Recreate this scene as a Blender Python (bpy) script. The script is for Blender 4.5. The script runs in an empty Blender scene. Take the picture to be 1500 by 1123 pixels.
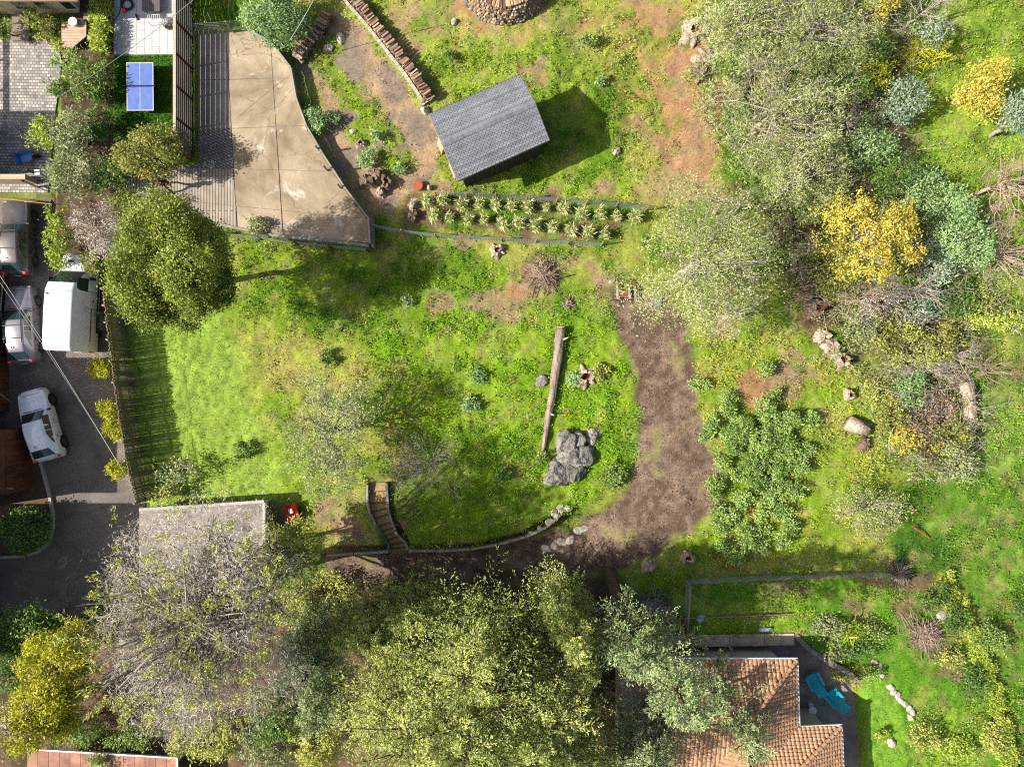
import bpy, bmesh, math, random
import numpy as np
from mathutils import Vector, Matrix

# ------------------------------------------------------------------ camera, sky, sun, exposure
H = 41.0            # flying height of the camera, metres
S = 25.0            # picture pixels (1500 wide) per metre at ground level
CX, CY = 750.0, 561.5
sc = bpy.context.scene
C = sc.collection
cam_d = bpy.data.cameras.new('camera'); cam = bpy.data.objects.new('camera', cam_d); C.objects.link(cam)
cam.location = (0, 0, H); cam.rotation_euler = (0, 0, 0)
cam_d.sensor_width = 36; cam_d.lens = 36 * H / 60.0; cam_d.clip_start = 0.5; cam_d.clip_end = 3000
sc.camera = cam
sc.cycles.use_denoising = False; sc.cycles.filter_width = 1.15; sc.cycles.sample_clamp_indirect = 4.0; sc.cycles.max_bounces = 6; sc.cycles.diffuse_bounces = 3; sc.cycles.glossy_bounces = 2; sc.cycles.transmission_bounces = 4

SUN_EL = math.radians(39); SH_AZ = math.radians(9)      # shadows run to the right and slightly up the picture
to_sun = Vector((-math.cos(SUN_EL) * math.cos(SH_AZ), -math.cos(SUN_EL) * math.sin(SH_AZ), math.sin(SUN_EL)))
world = bpy.data.worlds.new('World'); sc.world = world; world.use_nodes = True
wn = world.node_tree; wn.nodes.clear()
sky = wn.nodes.new('ShaderNodeTexSky'); sky.sky_type = 'NISHITA'; sky.sun_disc = False
sky.sun_elevation = SUN_EL; sky.sun_rotation = math.atan2(to_sun.x, to_sun.y); sky.air_density = 1.0; sky.dust_density = 4.0
bg = wn.nodes.new('ShaderNodeBackground'); bg.inputs[1].default_value = 0.085
wo = wn.nodes.new('ShaderNodeOutputWorld')
wn.links.new(sky.outputs[0], bg.inputs[0]); wn.links.new(bg.outputs[0], wo.inputs[0])
sun_d = bpy.data.lights.new('sun', 'SUN'); sun = bpy.data.objects.new('sun', sun_d); C.objects.link(sun)
sun_d.energy = 5.0; sun_d.angle = math.radians(0.5); sun_d.color = (1.0, 0.95, 0.87)
sun.rotation_euler = (-to_sun).to_track_quat('-Z', 'Y').to_euler(); sun.location = (-30, -5, 40)
sc.view_settings.view_transform = 'Standard'; sc.view_settings.look = 'None'
sc.view_settings.exposure = 1.18; sc.view_settings.gamma = 1.0; sc.view_settings.use_curve_mapping = False
EXPO = 1.75         # display value per unit albedo in full sun (for choosing albedos)

# ------------------------------------------------------------------ small maths helpers
def lin(v):
    v = v / 255.0
    return v / 12.92 if v <= 0.04045 else ((v + 0.055) / 1.055) ** 2.4
def col(r, g, b, k=1.0):           # albedo of a surface that shows (r,g,b) in full sun
    return tuple(min(0.9, lin(c) / EXPO * k) for c in (r, g, b))
def W(px, py, z=0.0):
    k = (1 - z / H) / S
    return ((px - CX) * k, (CY - py) * k)
def hsh(ix, iy, seed):
    n = (ix.astype(np.int64) * 374761393 + iy.astype(np.int64) * 668265263 + seed * 982451653) & 0x7fffffff
    n = ((n ^ (n >> 13)) * 1274126177) & 0x7fffffff
    n = n ^ (n >> 16)
    return (n & 0xffff) / 65535.0
def vnoise(x, y, seed=0):
    x = np.asarray(x, float); y = np.asarray(y, float)
    ix = np.floor(x); iy = np.floor(y); fx = x - ix; fy = y - iy
    fx = fx * fx * (3 - 2 * fx); fy = fy * fy * (3 - 2 * fy)
    a = hsh(ix, iy, seed); b = hsh(ix + 1, iy, seed); c = hsh(ix, iy + 1, seed); d = hsh(ix + 1, iy + 1, seed)
    return (a * (1 - fx) + b * fx) * (1 - fy) + (c * (1 - fx) + d * fx) * fy
def fbm(x, y, scale, octv=4, seed=0):
    s = 0; a = 0.5; t = 0
    for i in range(octv):
        s = s + a * vnoise(x / scale + 17.3 * i, y / scale - 9.1 * i, seed + i); t += a; a *= 0.5; scale *= 0.5
    return s / t
def sstep(a, b, v):
    t = np.clip((v - a) / (b - a), 0, 1); return t * t * (3 - 2 * t)
def sdpoly(X, Y, poly):
    X = np.asarray(X, float); Y = np.asarray(Y, float)
    d = np.full(X.shape, 1e18); ins = np.zeros(X.shape, bool)
    n = len(poly)
    for i in range(n):
        x1, y1 = poly[i]; x2, y2 = poly[(i + 1) % n]
        ex, ey = x2 - x1, y2 - y1; L = ex * ex + ey * ey + 1e-9
        t = np.clip(((X - x1) * ex + (Y - y1) * ey) / L, 0, 1)
        d = np.minimum(d, (X - x1 - t * ex) ** 2 + (Y - y1 - t * ey) ** 2)
        if y1 != y2:
            c = ((y1 > Y) != (y2 > Y)) & (X < ex * (Y - y1) / (y2 - y1) + x1)
            ins ^= c
    d = np.sqrt(d)
    return np.where(ins, -d, d)
def sdline(X, Y, pts):
    d = np.full(np.shape(X), 1e18)
    for (x1, y1), (x2, y2) in zip(pts[:-1], pts[1:]):
        ex, ey = x2 - x1, y2 - y1; L = ex * ex + ey * ey + 1e-9
        t = np.clip(((X - x1) * ex + (Y - y1) * ey) / L, 0, 1)
        d = np.minimum(d, (X - x1 - t * ex) ** 2 + (Y - y1 - t * ey) ** 2)
    return np.sqrt(d)

# ------------------------------------------------------------------ terrain (pixel polygons at ground level)
P_STREET = [(-150, 282), (76, 282), (72, 330), (74, 395), (150, 405), (160, 440), (168, 540), (190, 640), (212, 735), (212, 905), (-150, 915)]
P_PATIO = [(-150, 55), (86, 58), (90, 95), (80, 170), (70, 282), (-150, 282)]
P_TERR = [(166, -80), (257, -80), (257, 79), (166, 82)]
P_TURF = [(166, 82), (257, 79), (259, 196), (166, 200)]
P_PAD = [(290, 50), (362, 45), (400, 68), (424, 100), (432, 145), (447, 185), (472, 228), (505, 278), (538, 322), (540, 356), (480, 351), (400, 343), (330, 333), (240, 322), (185, 300), (180, 262), (290, 240)]
P_YARD = [(930, 938), (1162, 934), (1200, 966), (1250, 985), (1262, 1040), (1270, 1200), (930, 1200)]
P_STAIR = [(541, 700), (566, 700), (582, 765), (600, 802), (572, 806), (556, 775), (541, 745)]
P_LOW = [(380, 800), (560, 803), (605, 801), (690, 800), (760, 784), (822, 752), (850, 745), (960, 820), (920, 900), (700, 905), (560, 900), (380, 905)]
FLATS = [(P_STREET, -0.6), (P_PATIO, -0.15), (P_TERR, 0.0), (P_TURF, 0.0), (P_PAD, 0.45), (P_YARD, -0.8)]
def terr_px(X, Y):
    X = np.asarray(X, float); Y = np.asarray(Y, float)
    t = 0.5 * (fbm(X, Y, 260, 3, 5) - 0.5) + 0.16 * (fbm(X, Y, 34, 3, 9) - 0.5)
    t = t + 0.8 * sstep(1150, 1500, X) * sstep(700, 200, Y)
    t = t + 0.5 * sstep(300, 60, Y) * sstep(430, 640, X) * sstep(1000, 760, X)
    drop = sstep(940, 800, X)
    m = sstep(5, -3, sdpoly(X, Y, P_LOW)) * drop
    t = t * (1 - m) + (-0.85 + 0.1 * (fbm(X, Y, 30, 2, 3) - .5)) * m
    m = sstep(3, -1, sdpoly(X, Y, P_STAIR))
    t = t * (1 - m) + (-0.12 - 0.85 * sstep(715, 803, Y)) * m
    for poly, z in FLATS:
        m = sstep(7, 0, sdpoly(X, Y, poly))
        t = t * (1 - m) + (z - 0.07) * m
    return t
def G(px, py, dz=0.0):             # ground point seen at a pixel
    z = 0.0
    for _ in range(4):
        x, y = W(px, py, z); z = float(terr_px(np.array([CX + x * S]), np.array([CY - y * S]))[0])
    return Vector((x, y, z + dz))
def tz(x, y):
    return float(terr_px(np.array([CX + x * S]), np.array([CY - y * S]))[0])

# ------------------------------------------------------------------ materials
MATS = {}
def nt(name):
    m = bpy.data.materials.new(name); m.use_nodes = True
    n = m.node_tree.nodes; l = m.node_tree.links
    return m, n, l, n['Principled BSDF']
def mat(name, c, rough=0.8, var=0.25, scale=6.0, bump=0.0, bscale=30.0, metal=0.0, c2=None, stretch=None, spec=0.3, detail=5, bdist=0.05):
    if name in MATS: return MATS[name]
    m, n, l, b = nt(name)
    b.inputs['Roughness'].default_value = rough; b.inputs['Metallic'].default_value = metal
    b.inputs['Specular IOR Level'].default_value = spec
    tc = n.new('ShaderNodeTexCoord'); co = tc.outputs['Object']
    if stretch:
        mp = n.new('ShaderNodeMapping'); mp.inputs['Scale'].default_value = stretch; l.new(co, mp.inputs[0]); co = mp.outputs[0]
    oi = n.new('ShaderNodeObjectInfo')
    nz = n.new('ShaderNodeTexNoise'); nz.inputs['Scale'].default_value = scale; nz.inputs['Detail'].default_value = detail; nz.inputs['Roughness'].default_value = 0.65
    l.new(co, nz.inputs['Vector'])
    rp = n.new('ShaderNodeValToRGB')
    c2 = c2 or tuple(x * (1 - var) for x in c)
    c1 = tuple(min(0.95, x * (1 + var * 0.6)) for x in c)
    rp.color_ramp.elements[0].position = 0.32; rp.color_ramp.elements[0].color = (*c2, 1)
    rp.color_ramp.elements[1].position = 0.68; rp.color_ramp.elements[1].color = (*c1, 1)
    l.new(nz.outputs['Fac'], rp.inputs[0])
    hs = n.new('ShaderNodeHueSaturation')
    mr = n.new('ShaderNodeMapRange'); mr.inputs[3].default_value = 1 - var * 0.5; mr.inputs[4].default_value = 1 + var * 0.4
    l.new(oi.outputs['Random'], mr.inputs[0]); l.new(mr.outputs[0], hs.inputs['Value'])
    l.new(rp.outputs[0], hs.inputs['Color']); l.new(hs.outputs[0], b.inputs['Base Color'])
    if bump > 0:
        n2 = n.new('ShaderNodeTexNoise'); n2.inputs['Scale'].default_value = bscale; n2.inputs['Detail'].default_value = 6
        l.new(co, n2.inputs['Vector'])
        bp = n.new('ShaderNodeBump'); bp.inputs['Strength'].default_value = bump; bp.inputs['Distance'].default_value = bdist
        l.new(n2.outputs['Fac'], bp.inputs['Height']); l.new(bp.outputs[0], b.inputs['Normal'])
    MATS[name] = m
    return m
def leafmat(name, dark, light, trans=0.3, rough=0.55, alt=None, k=1.3):
    if name in MATS: return MATS[name]
    def bst(c):
        c = [min(.8, x * k) for x in c]; g = sum(c) / 3; return tuple(x * .93 + g * .07 for x in c)
    dark = bst(dark); light = bst(light); alt = bst(alt) if alt else None
    m, n, l, b = nt(name)
    at = n.new('ShaderNodeAttribute'); at.attribute_name = 'tone'
    rp = n.new('ShaderNodeValToRGB'); e = rp.color_ramp.elements
    e[0].position = 0.12; e[0].color = (*[x * .8 for x in dark], 1); e[1].position = 0.78; e[1].color = (*light, 1)
    x = e.new(.45); x.color = (*[.55 * a + .45 * b_ for a, b_ in zip(dark, light)], 1)
    x = e.new(.9); x.color = (*[min(.85, a * 1.12 + .015) for a in light], 1)
    if alt:
        x = e.new(0.97); x.color = (*alt, 1)
    l.new(at.outputs['Fac'], rp.inputs[0])
    b.inputs['Roughness'].default_value = rough; b.inputs['Specular IOR Level'].default_value = 0.25
    l.new(rp.outputs[0], b.inputs['Base Color'])
    tr = n.new('ShaderNodeBsdfTranslucent'); l.new(rp.outputs[0], tr.inputs[0])
    mx = n.new('ShaderNodeMixShader'); mx.inputs[0].default_value = trans
    l.new(b.outputs[0], mx.inputs[1]); l.new(tr.outputs[0], mx.inputs[2])
    l.new(mx.outputs[0], n['Material Output'].inputs[0])
    MATS[name] = m
    return m
def paint(name, c, rough=0.25, metal=0.0, coat=0.5):
    if name in MATS: return MATS[name]
    m, n, l, b = nt(name)
    b.inputs['Roughness'].default_value = rough; b.inputs['Metallic'].default_value = metal; b.inputs['Coat Weight'].default_value = coat
    tc = n.new('ShaderNodeTexCoord'); nz = n.new('ShaderNodeTexNoise'); nz.inputs['Scale'].default_value = 3.0; nz.inputs['Detail'].default_value = 6
    l.new(tc.outputs['Object'], nz.inputs['Vector'])
    rp = n.new('ShaderNodeValToRGB'); rp.color_ramp.elements[0].color = (*[x * 0.86 for x in c], 1); rp.color_ramp.elements[1].color = (*c, 1)
    rp.color_ramp.elements[0].position = 0.3; rp.color_ramp.elements[1].position = 0.6
    l.new(nz.outputs['Fac'], rp.inputs[0]); l.new(rp.outputs[0], b.inputs['Base Color'])
    rr = n.new('ShaderNodeMapRange'); rr.inputs[3].default_value = rough * 0.8; rr.inputs[4].default_value = rough * 1.6
    l.new(nz.outputs['Fac'], rr.inputs[0]); l.new(rr.outputs[0], b.inputs['Roughness'])
    MATS[name] = m
    return m
def brickmat(name, c1, c2, mortar, bw, bh, msize=0.012, rough=0.85, rot=0.0, offset=0.5, bump=0.4):
    if name in MATS: return MATS[name]
    m, n, l, b = nt(name)
    tc = n.new('ShaderNodeTexCoord'); mp = n.new('ShaderNodeMapping'); mp.inputs['Rotation'].default_value = (0, 0, rot)
    nz = n.new('ShaderNodeTexNoise'); nz.inputs['Scale'].default_value = 1.2; nz.inputs['Detail'].default_value = 6
    br = n.new('ShaderNodeTexBrick'); br.inputs['Scale'].default_value = 1.0; br.inputs['Brick Width'].default_value = bw; br.inputs['Row Height'].default_value = bh
    br.inputs['Mortar Size'].default_value = msize; br.inputs['Color1'].default_value = (*c1, 1); br.inputs['Color2'].default_value = (*c2, 1); br.inputs['Mortar'].default_value = (*mortar, 1); br.offset = offset
    l.new(tc.outputs['Object'], mp.inputs[0]); l.new(mp.outputs[0], br.inputs['Vector']); l.new(tc.outputs['Object'], nz.inputs['Vector'])
    mx = n.new('ShaderNodeMix'); mx.data_type = 'RGBA'; mx.blend_type = 'OVERLAY'; mx.inputs['Factor'].default_value = 0.6
    l.new(br.outputs['Color'], mx.inputs['A']); l.new(nz.outputs['Fac'], mx.inputs['B'])
    hs = n.new('ShaderNodeHueSaturation'); hs.inputs['Saturation'].default_value = 0.75
    l.new(mx.outputs['Result'], hs.inputs['Color']); l.new(hs.outputs[0], b.inputs['Base Color']); b.inputs['Roughness'].default_value = rough
    bp = n.new('ShaderNodeBump'); bp.inputs['Strength'].default_value = bump; bp.inputs['Distance'].default_value = 0.02; bp.invert = True
    l.new(br.outputs['Fac'], bp.inputs['Height']); l.new(bp.outputs[0], b.inputs['Normal'])
    MATS[name] = m
    return m

# ------------------------------------------------------------------ object helpers
def tag(o, label=None, cat=None, group=None, kind=None):
    if label: o['label'] = label
    if cat: o['category'] = cat
    if group: o['group'] = group
    if kind: o['kind'] = kind
    return o
def thing(name, label, cat, loc=(0, 0, 0), rz=0.0, group=None):
    o = bpy.data.objects.new(name, None); C.objects.link(o)
    o.location = loc; o.rotation_euler = (0, 0, rz); o.empty_display_size = 0.3
    return tag(o, label, cat, group)
def link(name, me, m, parent=None, loc=None):
    o = bpy.data.objects.new(name, me); C.objects.link(o)
    if m is not None and len(me.materials) == 0: me.materials.append(m)
    if parent is not None: o.parent = parent
    if loc is not None: o.location = loc
    return o
def fastmesh(name, V, F, tone=None, smooth=False):
    V = np.ascontiguousarray(V, dtype=np.float32); F = np.ascontiguousarray(F, dtype=np.int32)
    me = bpy.data.meshes.new(name); n, k = F.shape
    me.vertices.add(len(V)); me.vertices.foreach_set('co', V.ravel())
    me.loops.add(n * k); me.loops.foreach_set('vertex_index', F.ravel())
    me.polygons.add(n); me.polygons.foreach_set('loop_start', np.arange(0, n * k, k, dtype=np.int32))
    if smooth: me.polygons.foreach_set('use_smooth', np.ones(n, bool))
    me.update(calc_edges=True)
    if tone is not None:
        a = me.attributes.new('tone', 'FLOAT', 'FACE'); a.data.foreach_set('value', np.ascontiguousarray(tone, dtype=np.float32))
    return me
class MB:                            # collects faces, builds ONE mesh object
    def __init__(s): s.v = []; s.f = []
    def add(s, vs, fs):
        b = len(s.v); s.v += [tuple(v) for v in vs]; s.f += [tuple(b + i for i in f) for f in fs]
    def box(s, c, d, rz=0.0, M=None):
        x, y, z = d[0] / 2, d[1] / 2, d[2] / 2
        vs = [Vector((a * x, b * y, e * z)) for a in (-1, 1) for b in (-1, 1) for e in (-1, 1)]
        R = M if M is not None else Matrix.Rotation(rz, 3, 'Z')
        s.add([R @ v + Vector(c) for v in vs], [(0, 1, 3, 2), (4, 6, 7, 5), (0, 4, 5, 1), (2, 3, 7, 6), (0, 2, 6, 4), (1, 5, 7, 3)])
    def beam(s, a, b, w, h, up=(0, 0, 1)):
        a = Vector(a); b = Vector(b); d = (b - a); L = d.length; d.normalize()
        u = Vector(up)
        if abs(d.dot(u)) > 0.99: u = Vector((1, 0, 0))
        sd = d.cross(u).normalized(); u = sd.cross(d)
        M = Matrix((d, sd, u)).transposed()
        s.box((a + b) / 2, (L, w, h), M=M)
    def prism(s, pts, z0, z1):
        n = len(pts)
        area = sum(pts[i][0] * pts[(i + 1) % n][1] - pts[(i + 1) % n][0] * pts[i][1] for i in range(n))
        if area < 0: pts = pts[::-1]
        s.add([(x, y, z0) for x, y in pts] + [(x, y, z1) for x, y in pts],
              [tuple(range(n))[::-1], tuple(range(n, 2 * n))] + [(i, (i + 1) % n, n + (i + 1) % n, n + i) for i in range(n)])
    def tube(s, pts, rad, k=8, caps=True):
        pts = [Vector(p) for p in pts]; n = len(pts)
        if not hasattr(rad, '__len__'): rad = [rad] * n
        rings = []
        for i, p in enumerate(pts):
            d = (pts[min(i + 1, n - 1)] - pts[max(i - 1, 0)]).normalized()
            u = Vector((0, 0, 1)) if abs(d.z) < 0.9 else Vector((1, 0, 0))
            a = d.cross(u).normalized(); b = d.cross(a)
            rings.append([p + (a * math.cos(2 * math.pi * j / k) + b * math.sin(2 * math.pi * j / k)) * rad[i] for j in range(k)])
        vs = [v for r in rings for v in r]
        fs = [(i * k + j, i * k + (j + 1) % k, (i + 1) * k + (j + 1) % k, (i + 1) * k + j) for i in range(n - 1) for j in range(k)]
        if caps: fs += [tuple(range(k))[::-1], tuple(range((n - 1) * k, n * k))]
        s.add(vs, fs)
    def quad(s, a, b, c, d): s.add([a, b, c, d], [(0, 1, 2, 3)])
    def mesh(s, name, off=(0, 0, 0), smooth=False):
        me = bpy.data.meshes.new(name); o = Vector(off)
        me.from_pydata([tuple(Vector(v) - o) for v in s.v], [], s.f); me.update()
        if smooth: me.polygons.foreach_set('use_smooth', [True] * len(me.polygons))
        return me
    def build(s, name, m, parent=None, smooth=False, local=False, bevel=0.0):
        off = (0, 0, 0) if (parent is None or local) else absloc(parent)
        me = s.mesh(name, off, smooth)
        o = link(name, me, m, parent)
        if bevel > 0:
            bv = o.modifiers.new('bevel', 'BEVEL'); bv.width = bevel; bv.segments = 2; bv.limit_method = 'ANGLE'
        return o
def absloc(p):
    v = Vector((0, 0, 0))
    while p is not None:
        v += p.location; p = p.parent
    return v
def copy_tree(o, parent=None):
    c = o.copy(); C.objects.link(c)
    if parent is not None: c.parent = parent
    for ch in list(o.children): copy_tree(ch, c)
    return c
def sheet(name, poly, z, m, thick=0.25, parent=None, kind='structure'):
    b = MB(); b.prism([W(x, y, z) for x, y in poly], z - thick, z)
    o = b.build(name, m, parent)
    if kind and parent is None: o['kind'] = kind
    return o
def segs_mesh(name, segs, k=3):
    A = np.array([s[0] for s in segs], float); B = np.array([s[1] for s in segs], float)
    r0 = np.array([s[2] for s in segs]); r1 = np.array([s[3] for s in segs])
    d = B - A; d /= np.linalg.norm(d, axis=1, keepdims=True) + 1e-9
    u = np.where(np.abs(d[:, 2:3]) < 0.9, np.array([[0, 0, 1.0]]), np.array([[1.0, 0, 0]]))
    a = np.cross(d, u); a /= np.linalg.norm(a, axis=1, keepdims=True) + 1e-9
    b = np.cross(d, a); n = len(segs)
    V = np.zeros((n, 2, k, 3))
    for j in range(k):
        t = 2 * math.pi * j / k; w = a * math.cos(t) + b * math.sin(t)
        V[:, 0, j] = A + w * r0[:, None]; V[:, 1, j] = B + w * r1[:, None]
    base = np.arange(n)[:, None] * (2 * k)
    F = np.concatenate([np.stack([base[:, 0] + j, base[:, 0] + (j + 1) % k, base[:, 0] + k + (j + 1) % k, base[:, 0] + k + j], 1) for j in range(k)])
    return fastmesh(name, V.reshape(-1, 3), F, smooth=True)
def leaves_mesh(name, pos, dirv, nrm, ln, wd, tone):
    """diamond shaped leaves: pos (n,3), dirv/nrm unit (n,3), ln/wd (n,)"""
    side = np.cross(dirv, nrm); side /= np.linalg.norm(side, axis=1, keepdims=True) + 1e-9
    n = len(pos); V = np.zeros((n, 4, 3))
    V[:, 0] = pos; V[:, 2] = pos + dirv * ln[:, None]
    mid = pos + dirv * (ln * 0.45)[:, None] + np.cross(side, dirv) * (ln * 0.10)[:, None]
    V[:, 1] = mid + side * (wd / 2)[:, None]; V[:, 3] = mid - side * (wd / 2)[:, None]
    F = np.arange(n * 4).reshape(n, 4)
    return fastmesh(name, V.reshape(-1, 3), F, tone=tone)
def unit(v): return v / (np.linalg.norm(v, axis=-1, keepdims=True) + 1e-9)

# ------------------------------------------------------------------ ground sheet
def axis(lo, hi, step, far):
    a = np.arange(lo, hi + 1e-6, step); out = []; d = step; v = hi
    while v < far: d *= 1.35; v += d; out.append(v)
    lo2 = []; d = step; v = lo
    while v > -far: d *= 1.35; v -= d; lo2.append(v)
    return np.array(lo2[::-1] + list(a) + out)
gx = axis(-31.5, 31.5, 0.15, 900); gy = axis(-24.0, 24.0, 0.15, 900)
GXm, GYm = np.meshgrid(gx, gy)
PX = CX + GXm * S; PY = CY - GYm * S
PZ = terr_px(PX, PY)
# true pixel position of each ground point (height moves it a little)
QX = CX + (PX - CX) / (1 - PZ / H); QY = CY + (PY - CY) / (1 - PZ / H)
warp = (fbm(QX, QY, 60, 4, 21) - 0.5) * 60
wx = QX + (fbm(QX, QY, 40, 4, 31) - .5) * 46; wy = QY + (fbm(QX, QY, 40, 4, 41) - .5) * 46
mott0 = fbm(QX, QY, 20, 4, 98) * .6 + fbm(QX, QY, 60, 3, 99) * .4; n_big = fbm(QX, QY, 120, 5, 51); n_mid = fbm(QX, QY, 34, 5, 61); n_fine = fbm(QX, QY, 9, 4, 71)
def c3(r, g, b): return np.array(col(r, g, b))
tint = np.zeros(QX.shape + (3,)); gr = np.zeros(QX.shape)          # ground colour and how grassy
def lay(mask, c, g):
    m = mask[..., None]
    tint[:] = tint * (1 - m) + (c if isinstance(c, np.ndarray) and c.ndim == 3 else np.asarray(c)) * m
    gr[:] = gr * (1 - mask) + g * mask
def blend(c1, c2, f): return np.asarray(c1) * (1 - f[..., None]) + np.asarray(c2) * f[..., None]
def zone(poly, soft=14): return sstep(soft, -soft, sdpoly(wx, wy, poly))
def blob(x, y, rx, ry=None): 
    ry = ry or rx
    return sstep(1.25, 0.65, np.sqrt(((wx - x) / rx) ** 2 + ((wy - y) / ry) ** 2))
GR_B = c3(152, 184, 58); GR_Y = c3(176, 184, 84); GR_D = c3(100, 138, 40); GR_L = c3(164, 194, 84)
SO_T = c3(176, 150, 116); SO_O = c3(196, 148, 110); SO_D = c3(128, 104, 84); SO_G = c3(150, 134, 116); MULCH = c3(96, 80, 62)
# everything: olive grass with tan soil between
lay(np.ones_like(QX), blend(GR_Y * .85, GR_D * 1.1, sstep(.35, .65, n_mid)), 0.7)
lay(sstep(.52, .66, n_big * .5 + n_mid * .5) * .8, SO_T * .9, 0.15)
# wooded strip on the right: litter and brush
lay(zone([(1010, -200), (1390, -200), (1370, 60), (1330, 260), (1420, 420), (1460, 560), (1400, 690), (1290, 670), (1190, 560), (1150, 400), (1080, 280), (1020, 120)], 22),
    blend(MULCH * 1.25, GR_D, sstep(.45, .6, n_mid)), 0.45)
# upper slope round the shed
z = zone([(440, -200), (1060, -200), (1060, 300), (560, 300), (430, 120)], 14)
lay(z, blend(SO_T * 1.05, GR_Y * .95, sstep(.38, .58, n_mid * .6 + n_big * .4)), 0.6)
for x, y, rx, ry in [(720, 45, 60, 30), (690, 20, 40, 30), (880, 40, 50, 22), (960, 110, 60, 60), (1010, 180, 55, 50), (930, 190, 40, 30), (960, 30, 60, 30), (1040, 110, 40, 70), (650, 60, 25, 40), (1020, 240, 50, 22), (840, 75, 22, 14)]:
    lay(blob(x, y, rx, ry) * sstep(.40, .60, mott0) * .75, SO_O * .9, 0.12)
for x, y, rx, ry in [(630, 60, 26, 55), (700, 110, 60, 36), (820, 110, 60, 40), (790, 80, 40, 26), (640, 130, 30, 22), (720, 75, 40, 18), (830, 220, 80, 60), (870, 260, 70, 22), (780, 270, 60, 14)]:
    lay(blob(x, y, rx, ry) * sstep(.3, .5, n_mid) * .85, GR_B * .95, 0.95)
lay(zone([(770, 130), (900, 120), (930, 200), (900, 262), (700, 290), (690, 262)], 14) * .85, blend(GR_B * .95, GR_D, sstep(.4, .6, n_mid)), 1.0)
# terrace strip between the pad and the firewood
z = zone([(430, 60), (500, 10), (540, 30), (640, 170), (640, 270), (545, 325), (490, 250)], 8)
lay(z, blend(SO_G * .95, SO_T, sstep(.4, .6, n_mid)), 0.12)
lay(zone([(470, 60), (505, 60), (560, 180), (600, 240), (560, 260), (500, 170)], 12) * sstep(.38, .5, n_mid), GR_B * .85, 0.9)
lay(zone([(450, 90), (500, 55), (520, 110), (520, 170), (480, 150)], 10) * sstep(.35, .48, n_mid) * .8, GR_B * .8, 0.9)
lay(sstep(7, 2, sdline(wx, wy, [(505, 5), (560, 70), (605, 120), (622, 160)])) * .9, GR_Y * 1.02, 0.6)
# lawn, left: mown and light
z = zone([(195, 430), (330, 440), (360, 520), (430, 640), (470, 735), (390, 745), (215, 742), (180, 600)], 10)
lay(z, blend(GR_L * .95, GR_L * 1.08, sstep(.35, .6, n_mid)), 0.95)
# lawn, middle: drier
z = zone([(340, 360), (560, 360), (640, 470), (560, 560), (590, 640), (520, 720), (420, 730), (360, 560), (330, 470)], 18)
lay(z, blend(GR_Y * 1.0, GR_B * .85, sstep(.4, .6, n_mid)), 0.7)
lay(zone([(345, 470), (520, 470), (560, 560), (500, 580), (380, 560)], 18) * sstep(.4, .58, n_mid) * .7, c3(186, 172, 104), 0.45)
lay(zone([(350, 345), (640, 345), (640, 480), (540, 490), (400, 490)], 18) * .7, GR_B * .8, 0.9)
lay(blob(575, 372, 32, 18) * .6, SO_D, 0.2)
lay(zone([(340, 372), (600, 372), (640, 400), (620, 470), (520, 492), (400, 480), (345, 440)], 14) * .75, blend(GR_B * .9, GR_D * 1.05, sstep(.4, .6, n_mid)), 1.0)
# lush centre
z = zone([(560, 430), (720, 380), (930, 470), (940, 660), (860, 740), (700, 800), (600, 800), (600, 660), (560, 540)], 14)
lay(z, blend(GR_B * 1.0, GR_B * np.array([.78, .9, .7]), sstep(.4, .62, n_mid)), 1.0)
lay(zone([(560, 500), (780, 440), (800, 640), (660, 640)], 30) * sstep(.45, .6, n_big) * .7, c3(160, 196, 48), 1.0)
for x, y, rx, ry in [(760, 430, 22, 34), (740, 460, 14, 18), (690, 355, 34, 10), (790, 405, 45, 40), (870, 400, 40, 20), (715, 440, 40, 20), (640, 440, 30, 20)]:
    lay(blob(x, y, rx, ry) * sstep(.32, .55, n_mid) * .85, SO_T * .88, 0.2)
lay(blob(755, 432, 15, 20) * .7, SO_O * .9, 0.05)
# planting bed
lay(zone([(600, 285), (930, 298), (900, 360), (590, 335)], 6), blend(SO_D * .95, GR_D, sstep(.45, .6, n_mid)), 0.35)
# lower lawn by the steps, and the bank
lay(zone([(455, 735), (545, 720), (560, 800), (470, 800)], 8), blend(SO_T, GR_Y, sstep(.4, .6, n_mid)), 0.5)
lay(zone([(600, 760), (790, 745), (780, 775), (690, 800), (605, 802)], 8), GR_B, 1.0)
# meadow right
z = zone([(1370, -200), (1800, -200), (1800, 430), (1450, 420), (1390, 260), (1330, 170)], 20)
lay(z, blend(c3(158, 186, 72), c3(140, 168, 66), sstep(.4, .6, n_mid)), 0.95)
z = zone([(1420, 560), (1800, 520), (1800, 1500), (1480, 1123), (1440, 960), (1310, 830), (1280, 720), (1400, 690)], 12)
lay(z, blend(c3(112, 152, 54), c3(74, 116, 36), sstep(.35, .6, n_big * .6 + n_mid * .4)), 0.95)  # darker green here stands in for partial shade on the grass
lay(zone([(1400, 570), (1800, 550), (1800, 720), (1430, 700)], 26) * .8, c3(146, 182, 76), 0.95)
# right of the track: weeds
z = zone([(1005, 500), (1180, 480), (1290, 600), (1310, 700), (1200, 820), (1000, 830), (1060, 700)], 14)
lay(z, blend(GR_B * .9, GR_Y, sstep(.42, .6, n_mid)), 0.95)
lay(blob(1112, 565, 30, 26) * .9, SO_O * .8, 0.05); lay(blob(1115, 590, 24, 12) * .7, SO_O * .8, 0.05)
for x, y, r in [(1170, 545, 30), (1150, 560, 22), (1215, 600, 16), (1195, 470, 26), (1165, 350, 26)]:
    lay(blob(x, y, r) * sstep(.4, .55, n_mid) * .8, SO_T * .85, 0.2)
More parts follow.
